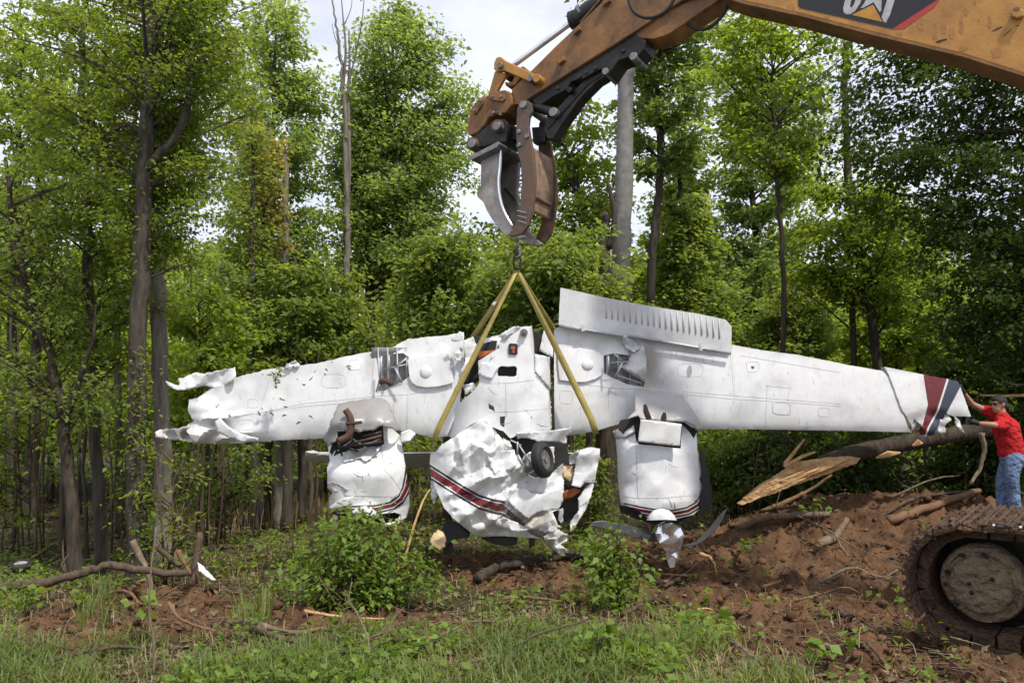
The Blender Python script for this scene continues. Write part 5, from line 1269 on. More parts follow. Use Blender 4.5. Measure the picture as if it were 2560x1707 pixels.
# worn paint patches and scratches on the boom side
r_ = np.random.RandomState(21)
for (x, y, w, h) in [(1590, 180, 60, 120), (1700, 260, 40, 60), (1760, 210, 40, 110), (1820, 250, 40, 90), (1890, 190, 34, 150), (1925, 90, 34, 70), (2100, 170, 26, 110), (2150, 390, 90, 80), (1905, 360, 70, 40), (1440, 250, 50, 30), (1700, 180, 20, 26), (2245, 310, 20, 40), (1990, 20, 20, 50), (640, 60, 60, 60), (900, 130, 50, 26), (2020, 150, 14, 20)]:
    A = []
    for k in range(12):
        t = 2 * math.pi * k / 12; q = r_.uniform(.6, 1.15)
        A.append((x + w / 2 * q * math.copysign(abs(math.cos(t)) ** .7, math.cos(t)), y + h / 2 * q * math.copysign(abs(math.sin(t)) ** .7, math.sin(t))))
    plate(cB(A), .302, .001, 'worn_patch', 'catpatch', boom, bevel=0)
for P in [[(1700, 310), (1720, 300), (1780, 285), (1788, 292), (1750, 306), (1725, 318)], [(2110, 235), (2150, 210), (2192, 195), (2196, 202), (2150, 222)], [(2200, 262), (2260, 215), (2262, 219), (2204, 266)], [(2280, 195), (2316, 183), (2312, 192)]]:
    plate(cB(P), .303, .001, 'scratch', 'grease', boom, bevel=0)
# decal on the boom: black field, red edge, letters C A T with a yellow triangle
plate(cB([(700, -140), (690, 40), (705, 62), (1385, 215), (1722, -2), (1740, -140)]), .3035, .001, 'decal', 'logo_black', boom, bevel=0)
plate(cB([(1385, 215), (1470, 214), (1700, 50), (1745, -20), (1750, -140), (1738, -140), (1722, -2)]), .304, .001, 'decal_edge', 'logo_red', boom, bevel=0)
plate(cB([(1068, -110), (1040, -10), (1022, 62), (1026, 92), (1046, 108), (1075, 106), (1110, 84), (1150, 22), (1160, -10), (1118, -10), (1100, 40), (1082, 60), (1072, 50), (1080, 10), (1112, -110)]), .306, .001, 'letter_c', 'logo_white', boom, bevel=0)
plate(cB([(1150, 62), (1175, 30), (1245, -110), (1312, -110), (1302, 80), (1292, 92), (1282, 76), (1246, 18), (1205, 42), (1172, 60)]), .306, .001, 'letter_a', 'logo_white', boom, bevel=0)
plate(cB([(1330, -110), (1480, -110), (1460, -60), (1425, -65), (1402, 0), (1368, 110), (1338, 168), (1322, 165), (1306, 130), (1340, 20), (1368, -70), (1322, -75)]), .306, .001, 'letter_t', 'logo_white', boom, bevel=0)
plate(cB([(1085, 112), (1243, 36), (1312, 164)]), .3065, .001, 'decal_triangle', 'logo_yellow', boom, bevel=0)
plate(cB([(2258, 88), (2330, 62), (2352, 78), (2352, 118), (2300, 135), (2262, 120)]), .36, .06, 'lug', 'cat', boom, bevel=.01)
pin(cB([(2298, 72)])[0], .36, .03, .06, 'lug_bolt', 'catdirt', boom)
# stick
STK = cA([(440, 545), (560, 432), (700, 292), (870, 132), (1010, -2), (1180, -150), (1500, -330), (1800, -260), (1760, -60), (1480, 5), (1200, 190), (560, 592), (490, 640), (430, 640)])
stick = plate(STK, .21, .42, 'stick', 'catdirt', bevel=.010, label='greasy yellow dipper arm')
plate(cA([(1180, 192), (1300, 120), (1500, 20), (1650, -60), (1820, -110), (1700, 4), (1400, 210), (1310, 240), (1220, 232)]), .16, .34, 'stick_gusset', 'catdirt', stick)
for c, w in [((840, 190), 17), ((745, 375), 20), ((1020, 16), 17)]:
    (a, b), = cA([c]); p = UE(a, b, .24); ax = [ED * .9 + np.array([0, 0, .45]), EN, np.array([0, 0, 1.])]
    MB().box(p, (.05, .035, .03), [np.array([.78, -.44, .45]), EN, np.array([-.39, .22, .89])]).build('stick_lug', 'catdirt', stick, bevel=.008)
# black thumb mount under the stick
mnt = plate(cA([(560, 596), (800, 440), (1000, 318), (1190, 200), (1262, 250), (1250, 300), (1185, 372), (1150, 350), (1090, 372), (1035, 455), (1000, 458), (985, 420), (880, 480), (800, 500), (780, 545), (700, 585), (620, 640), (580, 640)]), .16, .32, 'thumb_mount', 'grease', bevel=.006)
for c, r in [((945, 415), .03), ((848, 468), .03), ((890, 445), .022), ((1118, 310), .026), ((1182, 344), .05), ((1012, 436), .045), ((715, 540), .022), ((790, 550), .035)]:
    pin(cA([c])[0], .185, r, .37, 'mount_pin', 'grease' if r < .04 else 'steel', mnt)
link_ = plate(cA([(640, 745), (700, 680), (880, 492), (960, 440), (1000, 430), (1010, 470), (960, 500), (860, 600), (740, 770), (690, 852), (655, 850), (635, 800)]), .10, .2, 'thumb_link', 'grease', bevel=.01)
seamk = MB().tube([UE(*q, .106) for q in cA([(660, 790), (900, 520), (990, 460)])], .012, 6).build('link_rib', 'grease', link_)
rod(cA([(560, 650)])[0], cA([(690, 690)])[0], .12, .062, 'thumb_cylinder', 'grease'); pin(cA([(690, 685)])[0], .2, .06, .3, 'cylinder_eye', 'steel')
# bucket cylinder and linkage
rod(cA([(450, 400)])[0], cA([(830, 120)])[0], .05, .040, 'cylinder_rod', 'chrome')
cyl = rod(cA([(815, 130)])[0], cA([(1250, -180)])[0], .05, .105, 'bucket_cylinder', 'black')
rod(cA([(800, 128)])[0], cA([(830, 118)])[0], .05, .118, 'cylinder_gland', 'black', cyl); rod(cA([(858, 85)])[0], cA([(872, 74)])[0], .05, .112, 'cylinder_band', 'steel', cyl)
rod(cA([(860, 140)])[0], cA([(1000, -20)])[0], .17, .014, 'steel_pipe', 'catdirt', cyl)
for off, nm in ((0., 0), (.52, 1)):
    plate(cA([(330, 385), (345, 352), (370, 347), (400, 372), (560, 445), (605, 470), (608, 495), (580, 505), (545, 500), (390, 432), (350, 440), (328, 425)]), .30, .07, 'side_link', 'cat', bevel=.012, shift=off)
    plate(cA([(335, 435), (400, 448), (392, 480), (345, 562), (320, 585), (292, 588), (300, 560)]), .26, .06, 'bucket_link', 'cat', bevel=.012, shift=off)
pin(cA([(362, 398)])[0], .36, .042, .70, 'linkage_pin'); pin(cA([(548, 480)])[0], .36, .042, .70, 'linkage_pin'); pin(cA([(590, 478)])[0], .345, .055, .67, 'linkage_bush', 'cat')
plate(cA([(385, 470), (410, 455), (470, 420), (510, 405), (545, 440), (480, 490), (460, 520), (430, 530), (400, 525), (395, 500), (415, 505), (440, 500), (455, 470), (425, 460), (405, 490)]), .14, .28, 'rod_eye', 'catdirt', bevel=.012)
# quick coupler
cpl = plate(cA([(298, 582), (340, 556), (395, 550), (432, 565), (442, 600), (440, 640), (400, 690), (350, 700), (292, 722), (268, 770), (225, 815), (180, 832), (164, 805), (168, 740), (190, 660), (240, 600)]), .26, .50, 'quick_coupler', 'catdirt', bevel=.02)
plate(cA([(300, 588), (350, 574), (395, 580), (398, 605), (385, 622), (320, 615), (300, 605)]), .29, .03, 'coupler_plate', 'catdirt', cpl, bevel=.008)
plate(cA([(240, 605), (262, 610), (262, 632), (222, 692), (204, 702), (198, 676), (220, 636)]), .29, .03, 'coupler_plate', 'catdirt', cpl, bevel=.008)
for c, r in [((368, 590), .018), ((316, 590), .016), ((250, 615), .018), ((208, 675), .018), ((365, 700), .016), ((325, 688), .016)]: pin(cA([c])[0], .31, r, .05, 'coupler_bolt', 'steel', cpl)
brk = plate(cA([(186, 842), (230, 815), (300, 760), (340, 730), (390, 728), (412, 750), (410, 800), (400, 868), (360, 872), (240, 905), (195, 912), (168, 890), (168, 862)]), .24, .48, 'grapple_bracket', 'grease', bevel=.012)
for c in ((345, 770), (192, 878)):
    pin(cA([c])[0], .35, .058, .70, 'grapple_pin', 'steel', brk); pin(cA([c])[0], .30, .085, .60, 'pin_boss', 'rustplate', brk)
plate(cA([(405, 790), (480, 770), (480, 860), (405, 850)]), .1, .25, 'coupler_beam', 'grease', brk)
# top plate of the grapple
MB().prism([UE(*q, .42) for q in cA([(165, 968), (180, 958), (357, 866), (362, 880), (350, 900), (195, 978)])], -EN * .84).build('grapple_top_plate', 'steel', ex_, bevel=.006)
# fixed jaw: near and far tines with a web between
TIN = cA([(248, 975), (372, 905), (366, 1020), (358, 1100), (362, 1180), (380, 1260), (410, 1330), (446, 1388), (480, 1420), (520, 1448), (498, 1462), (440, 1455), (395, 1440), (335, 1372), (285, 1290), (262, 1236), (228, 1206), (222, 1180), (246, 1160), (250, 1080)])
t1 = plate(TIN, .27, .06, 'jaw_tine', 'worn', bevel=.012)
plate(TIN, .27, .06, 'jaw_tine', 'worn', bevel=.012, shift=.50)
edge = cA([(372, 905), (366, 1020), (358, 1100), (362, 1180), (380, 1260), (410, 1330), (446, 1388)])
for (a, b) in zip(edge[:-1], edge[1:]):
    pass
lipm = MB().tube([UE(*q, .285) for q in catmull(edge, 4)], .02, 6); lipm.build('tine_edge', 'chrome', t1, smooth=True)
web = cA([(262, 985), (258, 1080), (262, 1170), (290, 1260), (345, 1350), (400, 1420)])
V = []; F = []
for i, q in enumerate(catmull(web, 4)):
    p = UE(*q, .24); V += [p, p - EN * .46]
    if i: F.append((2 * i - 2, 2 * i - 1, 2 * i + 1, 2 * i))
MB().add(V, F).build('jaw_web', 'worn', ex_, solid=.04, smooth=True)
# serrated teeth on the far tine
tt = MB()
for k in range(8):
    x, y = 388 + 8 * k, 1150 + 9.5 * k
    tt.prism([UE(*q, -.18) for q in cA([(x, y), (x + 10, y + 2), (x + 12, y + 12)])], -EN * .06)
tt.build('jaw_teeth', 'grease', ex_)
# thumb: near and far plates, rusty web between
THB = cA([(470, 665), (490, 625), (530, 612), (556, 632), (562, 680), (545, 720), (540, 770), (552, 850), (572, 950), (582, 1080), (578, 1180), (562, 1300), (540, 1380), (500, 1432), (440, 1448), (415, 1440), (452, 1392), (482, 1310), (492, 1220), (500, 1120), (492, 1000), (474, 930), (466, 860), (466, 760)])
th1 = plate(THB, .30, .06, 'thumb_plate', 'thumbsteel', bevel=.010)
plate(THB, .30, .06, 'thumb_plate', 'rustplate', bevel=.010, shift=.62)
for q in ((505, 640), (478, 805), (530, 832), (478, 888)): pin(cA([q])[0], .33, .05 if q[1] < 700 else .03, .66 if q[1] < 700 else .08, 'thumb_pin', 'steel', th1)
V = []; F = []
for i, q in enumerate(catmull(cA([(556, 900), (566, 1000), (566, 1100), (556, 1200), (545, 1290)]), 5)):
    p = UE(*q, .27); V += [p, p - EN * .60]
    if i: F.append((2 * i - 2, 2 * i - 1, 2 * i + 1, 2 * i))
wb = MB().add(V, F).build('thumb_web', 'tanplate', ex_, solid=.03, smooth=True)
p = UE(*cA([(562, 1200)])[0], .26); MB().cyl(p, p - EN * .5, .035, None, 12).build('thumb_crossbar', 'rustplate', wb, smooth=True, auto=40)
pl_ = UE(*cA([(575, 1110)])[0], .16) - EN * 0; MB().box(pl_ + EN * .0 + ED * .03, (.006, .035, .045), [ED, EN, np.array([0, 0, 1.])]).build('name_plate', 'logo_white', wb)
for k in range(3):
    MB().tube([UE(*q, .305) for q in cA([(470 + 4 * k, 1290 + 32 * k), (530, 1305 + 32 * k)])], .008, 5).build('weld_bead', 'worn', th1)
plate(cA([(560, 780), (640, 775), (650, 800), (640, 870), (570, 880)]), .06, .12, 'thumb_ear', 'grease', bevel=.01)
# hydraulic hoses
for P, off in [([(1150, -40), (1165, 30), (1195, 80), (1250, 108), (1310, 108), (1370, 80), (1410, 40), (1440, -20)], .34), ([(1490, 120), (1520, 150), (1560, 175), (1610, 182), (1660, 165), (1710, 120), (1745, 70), (1765, 20)], .1)]:
    MB().tube([UE(*q, off) for q in catmull(cA(P), 5)], .022, 8).build('hydraulic_hose', 'rubber', ex_, smooth=True)

# upper structure on the turntable, right of the view
HC = np.array([7.3, 6.1, 0.]); HA = [ED, EN, np.array([0, 0, 1.])]
MB().box(HC + np.array([0, 0, 1.22]), (1.7, 1.3, .14), HA).build('upper_deck', 'grease', ex_, bevel=.03)
hs_ = MB().box(HC + ED * .75 + np.array([0, 0, 1.90]), (.95, 1.28, .54), HA).build('engine_housing', 'cat', ex_, bevel=.08)
for k in range(5): MB().box(HC + ED * .75 + EN * 1.29 + np.array([0, 0, 1.65 + .12 * k]), (.5, .02, .025), HA).build('louvre', 'grease', hs_)
cb = MB().box(HC - ED * .95 + EN * .80 + np.array([0, 0, 2.10]), (.68, .48, .74), HA).build('cab', 'cat', ex_, bevel=.06)
MB().box(HC - ED * .95 + EN * 1.285 + np.array([0, 0, 2.38]), (.52, .01, .36), HA).build('cab_window', 'black', cb, bevel=.02)
MB().box(HC - ED * 1.635 + EN * .80 + np.array([0, 0, 2.30]), (.01, .38, .46), HA).build('cab_window', 'black', cb, bevel=.02)
# near track: shoes round a stadium, idler wheel, dark fill for the shaded cavity
tf = np.array([-.74, .673, 0.]); to = np.array([-.673, -.74, -.13]); to /= np.linalg.norm(to); UPZ = np.cross(to, tf) * 1.0; UPZ = UPZ / np.linalg.norm(UPZ); UPZ = UPZ if UPZ[2] > 0 else -UPZ
ic = U(2446, 1471, 6.55); gq = gz(ic[0], ic[1])
R_t, L_t, W_t = .45, 3.2, .74
def tpos(s):
    """point and outward normal along the track loop; s=0 at the top above the idler, forward round the front"""
    tot = math.pi * R_t
    if s < 0: return ic + UPZ * R_t + tf * s * 1.0 + UPZ * (.045 * math.exp(-((s + 1.3) / .9) ** 2) * 0), UPZ
    if s < tot:
        a = s / R_t; nrm = UPZ * math.cos(a) + tf * math.sin(a); return ic + nrm * R_t, nrm
    return ic - UPZ * R_t - tf * (s - tot), -UPZ
pitch = .175
s = -2.1
k = 0
while s < math.pi * R_t + 2.2:
    p, nrm = tpos(s); tang = np.cross(to, nrm); c0 = p + nrm * .035 - to * (W_t / 2 - .10)
    m_ = MB(); m_.box(c0, (pitch * .47, W_t / 2, .016), [tang, to, nrm])
    for g_ in (-.4, .05, .42): m_.box(c0 + tang * pitch * g_ + nrm * .026, (.011, W_t / 2 - .01, .020), [tang, to, nrm])
    m_.build('track_shoe', 'trackmud', ex_, bevel=.004)
    lk = MB().box(p - nrm * .03 - to * .20, (pitch * .44, .14, .045), [tang, to, nrm]); lk.build('track_link', 'trackmud', ex_, bevel=.006)
    bb = MB(); 
    for q in (.05,): bb.cyl(c0 + tang * pitch * q + to * (W_t / 2 - .02) + nrm * .03, c0 + tang * pitch * q + to * (W_t / 2 - .005) + nrm * .044, .010, None, 8)
    if s < 0: bb.build('track_bolt', 'chrome', ex_)
    s += pitch; k += 1
def lathe(ctr, ax, prof, n=48):
    e1 = UPZ; e2 = np.cross(ax, e1); V = []; F = []; m_ = len(prof)
    for i in range(n):
        q = 2 * math.pi * i / n; d = math.cos(q) * e1 + math.sin(q) * e2
        for (r0, h) in prof: V.append(ctr + d * r0 + ax * h)
    for i in range(n):
        for j in range(m_ - 1): F.append((i * m_ + j, i * m_ + j + 1, ((i + 1) % n) * m_ + j + 1, ((i + 1) % n) * m_ + j))
    V.append(ctr + ax * prof[-1][1]); c_ = len(V) - 1
    for i in range(n): F.append((i * m_ + m_ - 1, c_, ((i + 1) % n) * m_ + m_ - 1))
    return MB().add(V, F)
idw = lathe(ic - to * .16, to, [(.05, -.14), (.29, -.14), (.305, -.08), (.305, .02), (.29, .05), (.265, .055), (.250, .045), (.228, .05), (.220, .085), (.205, .098), (.19, .101), (.175, .103), (.16, .104), (.145, .104), (.13, .104), (.11, .104), (.09, .104), (.07, .104), (.05, .104), (.03, .104)], 80)
A_ = np.array(idw.V); dn = fbm(A_[:, 0] * 14 + A_[:, 1] * 9, A_[:, 2] * 16, 2) - .5; A_ = A_ + to * (dn * .055)[:, None] + to * ((vnoise(A_[:, 0] * 40, A_[:, 2] * 40, 3) - .5) * .014)[:, None]
idw.V = [tuple(v) for v in A_]
idl = idw.build('idler_wheel', 'mud', ex_, smooth=True, auto=50, label='front idler wheel caked with dried mud')
r_ = np.random.RandomState(3)
for i in range(12):
    a = r_.uniform(-2.2, .6) + 1.9; rr = .255 + r_.normal(0, .008)
    if i > 8: a, rr = r_.uniform(0, 6.28), r_.uniform(.05, .17)
    e2 = np.cross(to, UPZ); c = ic - to * (.14 - .058 - (.05 if rr < .2 else 0)) + rr * (math.cos(a) * UPZ + math.sin(a) * e2)
    MB().ball(c, (r_.uniform(.012, .026), r_.uniform(.012, .026), .018), 7, 5).build('grease_spot', 'grease', idl)
MB().box(ic - to * .46 - tf * 1.2 - UPZ * .0, (1.5, .06, .36), [tf, to, UPZ]).build('track_cavity_shade', 'grease', ex_, bevel=.02)  # dark slab filling the track loop as its shaded cavity
MB().box(ic - to * .10 - tf * 1.75 + UPZ * .02, (1.3, .1, .13), [tf, to, UPZ]).build('track_guard', 'trackmud', ex_, bevel=.03)
for k in range(3):
    c = ic - tf * (.75 + .5 * k) - UPZ * (R_t - .14)
    MB().cyl(c - to * .3, c + to * .0, .12, None, 24).build('track_roller', 'mud', ex_, smooth=True, auto=40)
MB().cyl(ic - to * .42, ic - to * .50, .43, None, 40).build('track_cavity_shade', 'grease', ex_)  # added dark disc for the shade behind the idler
# mud caked on the shoes and hanging from them
r_ = np.random.RandomState(31); cm = MB()
for i in range(900):
    p, nrm = tpos(r_.uniform(-1.6, math.pi * R_t + .6)); d_ = r_.rand() ** 1.6 * W_t
    c = p + nrm * r_.uniform(.03, .075) + to * (.10 - d_) + r_.normal(0, .01, 3); q = .008 * math.exp(r_.exponential(.6)); q = min(q, .045)
    cm.ball(c, (q * r_.uniform(.7, 1.5), q * r_.uniform(.7, 1.5), q * r_.uniform(.5, 1)), 5, 4)
cm.build('caked_mud', 'trackmud', ex_, kind='stuff')
# far track, end only
ic2 = ic - to * 2.7 - tf * .45
for s in np.arange(-1.6, math.pi * R_t + .6, pitch):
    p, nrm = tpos(s); p = p + (ic2 - ic); tang = np.cross(to, nrm); c0 = p + nrm * .035 - to * (W_t / 2 - .10)
    MB().box(c0, (pitch * .47, W_t / 2, .016), [tang, to, nrm]).box(c0 + nrm * .026, (.011, W_t / 2 - .01, .02), [tang, to, nrm]).build('track_shoe', 'trackmud', ex_)
lathe(ic2 - to * .14, to, [(.05, -.14), (.32, -.14), (.335, -.08), (.335, .02), (.30, .05), (.235, .05), (.20, .10), (.1, .104)], 32).build('idler_wheel', 'mud', ex_, smooth=True, auto=50)
MB().box(ic - to * 1.5 - tf * 1.5 + UPZ * .25, (1.0, 1.25, .18), [tf, to, UPZ]).build('undercarriage', 'grease', ex_, bevel=.03)

# ------------------------------------------------------------------ man steadying the wing tip
YM = 11.25
man = thing('person', np.array([U(2525, 1200, YM)[0], YM, gz(U(2525, 1200, YM)[0], YM)]), 'man in red t-shirt, jeans, sunglasses and black gloves pushing the wing tip', 'person')
J = lambda px, py, dy=0.: U(px, py, YM + dy)
def chain(mb, pts, n=12):
    """rounded tapering limb: (point, radius) list, with ball ends"""
    P = [np.array(p) for p, r0 in pts]; Rr = [r0 for p, r0 in pts]
    q = catmull([np.concatenate([p, [r0]]) for p, r0 in zip(P, Rr)], 4)
    mb.tube([k[:3] for k in q], [k[3] for k in q], n)
    mb.ball(P[0], Rr[0], n, 8); mb.ball(P[-1], Rr[-1], n, 8)
def fuse(mb, nm, mt, vox, sm=4, label=None):
    o = mb.build(nm, mt, man, smooth=True)
    m1 = o.modifiers.new('remesh', 'REMESH'); m1.mode = 'VOXEL'; m1.voxel_size = vox; m1.use_smooth_shade = True
    m2 = o.modifiers.new('smooth', 'SMOOTH'); m2.factor = .5; m2.iterations = sm
    if label: o['label'] = label
    return o
hd = J(2497, 1009); hup = np.array([-.18, 0, .98]); hf = np.array([-.97, -.12, -.2]); hf = hf - hup * np.dot(hf, hup); hf /= np.linalg.norm(hf); hs = np.cross(hup, hf)
hx = [hf, hs, hup]
body = MB()
body.ball(hd, (.096, .074, .108), 18, 14, hx); body.ball(hd + hf * .045 - hup * .055, (.060, .056, .065), 14, 10, hx)
body.ball(hd + hf * .098 - hup * .022, (.022, .014, .024), 10, 8, hx); body.ball(hd + hf * .086 - hup * .058, (.016, .024, .010), 10, 8, hx); body.ball(hd + hf * .080 - hup * .098, (.022, .024, .018), 10, 8, hx)
for sg in (-1, 1): body.ball(hd + hs * sg * .077 - hf * .012 - hup * .012, (.022, .012, .033), 8, 8, hx)
chain(body, [(hd - hup * .05 - hf * .02, .056), (J(2504, 1036), .058), (J(2510, 1050), .07)])
chain(body, [(J(2511, 1055, -.16), .062), (J(2500, 1064, -.22), .052), (J(2482, 1062, -.24), .043), (J(2462, 1060, -.20), .036), (J(2446, 1058, -.16), .029)])
chain(body, [(J(2478, 1030, .16), .060), (J(2455, 1022, .2), .050), (J(2431, 1010, .2), .042), (J(2418, 994, .14), .035), (J(2409, 980, .06), .028)])
chain(body, [(J(2512, 1062), .12), (J(2522, 1100), .12), (J(2530, 1135), .13)])
chain(body, [(J(2532, 1142, -.08), .085), (J(2528, 1190, -.12), .060), (J(2536, 1240, -.10), .045), (J(2538, 1284, -.1), .04)])
chain(body, [(J(2528, 1142, .08), .085), (J(2508, 1200, .1), .060), (J(2508, 1250, .1), .045), (J(2509, 1284, .1), .04)])
fuse(body, 'body', 'skin', .011, 3)
shirt = MB()
chain(shirt, [(J(2507, 1043), .085), (J(2512, 1062), .165), (J(2520, 1090), .165), (J(2527, 1118), .165), (J(2530, 1136), .165)], 18)
chain(shirt, [(J(2507, 1048, -.13), .10), (J(2511, 1056, -.17), .088), (J(2501, 1064, -.21), .078), (J(2494, 1064, -.22), .073)])
chain(shirt, [(J(2500, 1045, .12), .10), (J(2480, 1032, .16), .085), (J(2465, 1026, .19), .074)])
fuse(shirt, 'red_t_shirt', 'red_shirt', .013, 4)
jean = MB()
chain(jean, [(J(2530, 1130), .16), (J(2532, 1146), .165)], 18)
chain(jean, [(J(2536, 1148, -.09), .115), (J(2529, 1188, -.12), .092), (J(2534, 1232, -.10), .080), (J(2538, 1282, -.10), .082)])
chain(jean, [(J(2526, 1148, .09), .115), (J(2508, 1198, .11), .092), (J(2506, 1245, .10), .080), (J(2508, 1282, .10), .082)])
fuse(jean, 'jeans', 'denim', .013, 3)
hair = MB()
hair.ball(hd - hf * .018 + hup * .022, (.100, .084, .100), 18, 14, hx); hair.ball(hd - hf * .05 - hup * .03, (.056, .076, .07), 14, 10, hx)
hair.ball(hd + hf * .05 + hup * .075, (.05, .06, .03), 12, 8, hx)
for sg in (-1, 1): hair.ball(hd + hs * sg * .070 - hf * .004 + hup * .02, (.02, .012, .03), 8, 6, hx)
fuse(hair, 'hair', 'hair', .009, 2)
gl = MB()
for sg in (-1, 1): gl.ball(hd + hf * .084 + hs * sg * .034 + hup * .012, (.014, .030, .021), 12, 8, hx)
for sg in (-1, 1): gl.tube([hd + hf * .080 + hs * sg * .058 + hup * .016, hd + hf * .03 + hs * sg * .080 + hup * .016, hd - hf * .02 + hs * sg * .082 + hup * .010], .005, 6)
gl.tube([hd + hf * .096 + hs * .02 + hup * .014, hd + hf * .096 - hs * .02 + hup * .014], .005, 6)
gl.build('sunglasses', 'black', man, smooth=True)
def glove(wr, palm, fd, side, nrm):
    """palm + four fingers of different length + thumb"""
    fd = np.array(fd, float); fd /= np.linalg.norm(fd); side = np.array(side, float); side -= fd * np.dot(side, fd); side /= np.linalg.norm(side); nn = np.cross(fd, side) * nrm
    m_ = MB(); chain(m_, [(wr, .034), (wr + (palm - wr) * .6, .036), (palm, .038)])
    m_.ball(palm + fd * .02, (.045, .045, .022), 12, 8, [fd, side, nn])
    for i, (o, ln) in enumerate([(-.033, .062), (-.011, .078), (.011, .084), (.033, .074)]):
        b0 = palm + fd * .045 + side * o
        chain(m_, [(b0, .0115), (b0 + fd * ln * .5 + nn * .012, .0105), (b0 + fd * ln * .85 + nn * .040, .009)], 7)
    t0 = palm + side * .036 - fd * .01
    chain(m_, [(t0, .014), (t0 + side * .030 + fd * .025 + nn * .01, .012), (t0 + side * .040 + fd * .055 + nn * .03, .010)], 7)
    o = fuse(m_, 'glove', 'glove', .0065, 1)
glove(J(2409, 980, .06), J(2398, 968, -.02), (-.85, -.1, .35), (.25, -.2, .95), -1)
glove(J(2446, 1058, -.16), J(2432, 1054, -.14), (-.95, .05, .12), (.1, -.2, .95), -1)
sho = MB()
for px_, dy in ((2538, -.1), (2508, .1)):
    p = J(px_, 1284, dy); zg = gz(p[0], p[1]); p[2] = zg + .05
    sho.ball(p + np.array([-.07, 0, 0]), (.15, .055, .05), 14, 8); sho.ball(p + np.array([.03, 0, .04]), (.07, .05, .07), 12, 8)
fuse(sho, 'boots', 'grease', .012, 1)

# ------------------------------------------------------------------ logs, branches and scraps on the ground
def branch(label, pts, w, mt='stick', name='fallen_branch', cat='branch', Y=None, lift=.0, twigs=0, seed=0, group=None, endwood=False, sides=7, taper=.45):
    """pts: photo pixels; on the ground unless a depth is given per point"""
    r = np.random.RandomState(seed + 900)
    P = []
    for q in pts:
        if len(q) == 3: P.append(U(q[0], q[1], q[2]))
        else: P.append(hit(q[0], q[1]) + np.array([0, 0, lift + (.08 if q[1] > 1480 else .04)]))
    Ym = np.mean([p[1] for p in P]); r0 = w / 2 * Ym / FPX
    for p in P: p[2] = p[2] + (r0 * .55 if lift == 0 else 0)
    c = catmull(P, 5); n_ = len(c)
    rad = [r0 * (1 - taper * i / (n_ - 1)) * r.uniform(.92, 1.08) for i in range(n_)]
    c = [p + r.normal(0, r0 * .12, 3) for p in c]
    t = thing(name, c[0], label, cat, group)
    MB().tube(c, rad, sides).build('stem', mt, t, smooth=True)
    if endwood:
        d = c[0] - c[1]; d /= np.linalg.norm(d)
        MB().cyl(c[0] - d * .01, c[0] + d * .012, rad[0] * .98, rad[0] * .7, 8).build('cut_end', 'wood', t)
    for k in range(twigs):
        i = r.randint(1, n_ - 1); d = r.normal(0, 1, 3); d[2] = abs(d[2]) * .6 + .1; d /= np.linalg.norm(d); L = r.uniform(.2, .6)
        p0 = c[i]; MB().tube([p0, p0 + d * L * .5 + r.normal(0, .03, 3), p0 + d * L], [rad[i] * .4, rad[i] * .25, .003], 5).build('twig', mt, t, smooth=True)
    return t
B = branch
B('long curved dead limb lying in front of the crooked tree at left', [(-40, 1478, 9.9), (100, 1464, 9.8), (200, 1440, 9.8), (270, 1420, 9.8), (345, 1430, 9.8), (420, 1440, 9.9), (470, 1436, 10)], 24, 'stick', seed=1, twigs=3, taper=.3)
B('thin bent dead stem leaning beside the big left tree foot', [(330, 1355, 10.2), (352, 1400, 10.2), (372, 1440, 10.1), (378, 1500, 10)], 18, 'palestick', seed=2)
B('slanting grey limb propped right of the big left tree', [(390, 1368, 10.6), (440, 1412, 10.5), (480, 1440, 10.4)], 16, 'stick', seed=3)
B('jagged upright root stub beside the white scrap', [(500, 1335, 10.4), (492, 1400, 10.3), (482, 1470, 10.2)], 16, 'stick', seed=4, taper=-.4)
B('short splintered orange-brown stub left of the white scrap', [(445, 1380, 10.3), (458, 1408, 10.3), (478, 1440, 10.2)], 14, 'root', seed=5)
B('pale stick with split side lying across the front grass', [(500, 1568), (620, 1585), (720, 1595), (810, 1602), (900, 1606)], 16, 'palestick', seed=6, twigs=1)
B('short grey log half sunk in the grass below the pale stick', [(630, 1600), (690, 1625), (755, 1642)], 19, 'stick', seed=7, endwood=True)
B('brown orange root sticking up from the dirt heap', [(421, 1508, 7.3), (440, 1540, 7.2), (470, 1560, 7.1), (540, 1580, 7)], 10, 'root', seed=8)
B('red-brown root arching left on the dirt heap', [(272, 1505), (300, 1503), (325, 1530), (350, 1548), (380, 1530), (440, 1530)], 9, 'root', seed=9, lift=.1)
B('forked dark limb lying at the bottom left of centre', [(832, 1600), (860, 1640), (900, 1672), (945, 1698)], 17, 'stick', seed=10, twigs=2)
B('long thin grey branch with a cut yellow end on the front grass', [(1072, 1622), (1000, 1630), (930, 1622), (850, 1606)], 11, 'palestick', seed=11, endwood=True, twigs=2)
B('thin brown branch crossing below the yellow cut end', [(940, 1596), (980, 1618), (1020, 1640), (1060, 1655)], 9, 'stick', seed=12, twigs=2)
B('bare upright twiggy stem in the grass left of centre', [(925, 1640, 6.0), (918, 1590, 6.1), (890, 1530, 6.2), (872, 1500, 6.2), (880, 1455, 6.2)], 6, 'palestick', seed=13, twigs=6)
B('tall thin grey weed stalk standing before the dirt heap', [(384, 1690, 5.3), (384, 1600, 5.3), (374, 1540, 5.3), (375, 1450, 5.3), (390, 1320, 5.35)], 7, 'palestick', seed=14)
B('split yellow-faced log half buried under the nose', [(1195, 1470), (1240, 1440), (1300, 1432), (1380, 1422), (1490, 1416)], 26, 'bark_dark', 'fallen_log', 'log', seed=15)
B('upper rotting log behind the split yellow-faced log', [(1270, 1418), (1360, 1408), (1440, 1398)], 18, 'stick', 'fallen_log', 'log', seed=16)
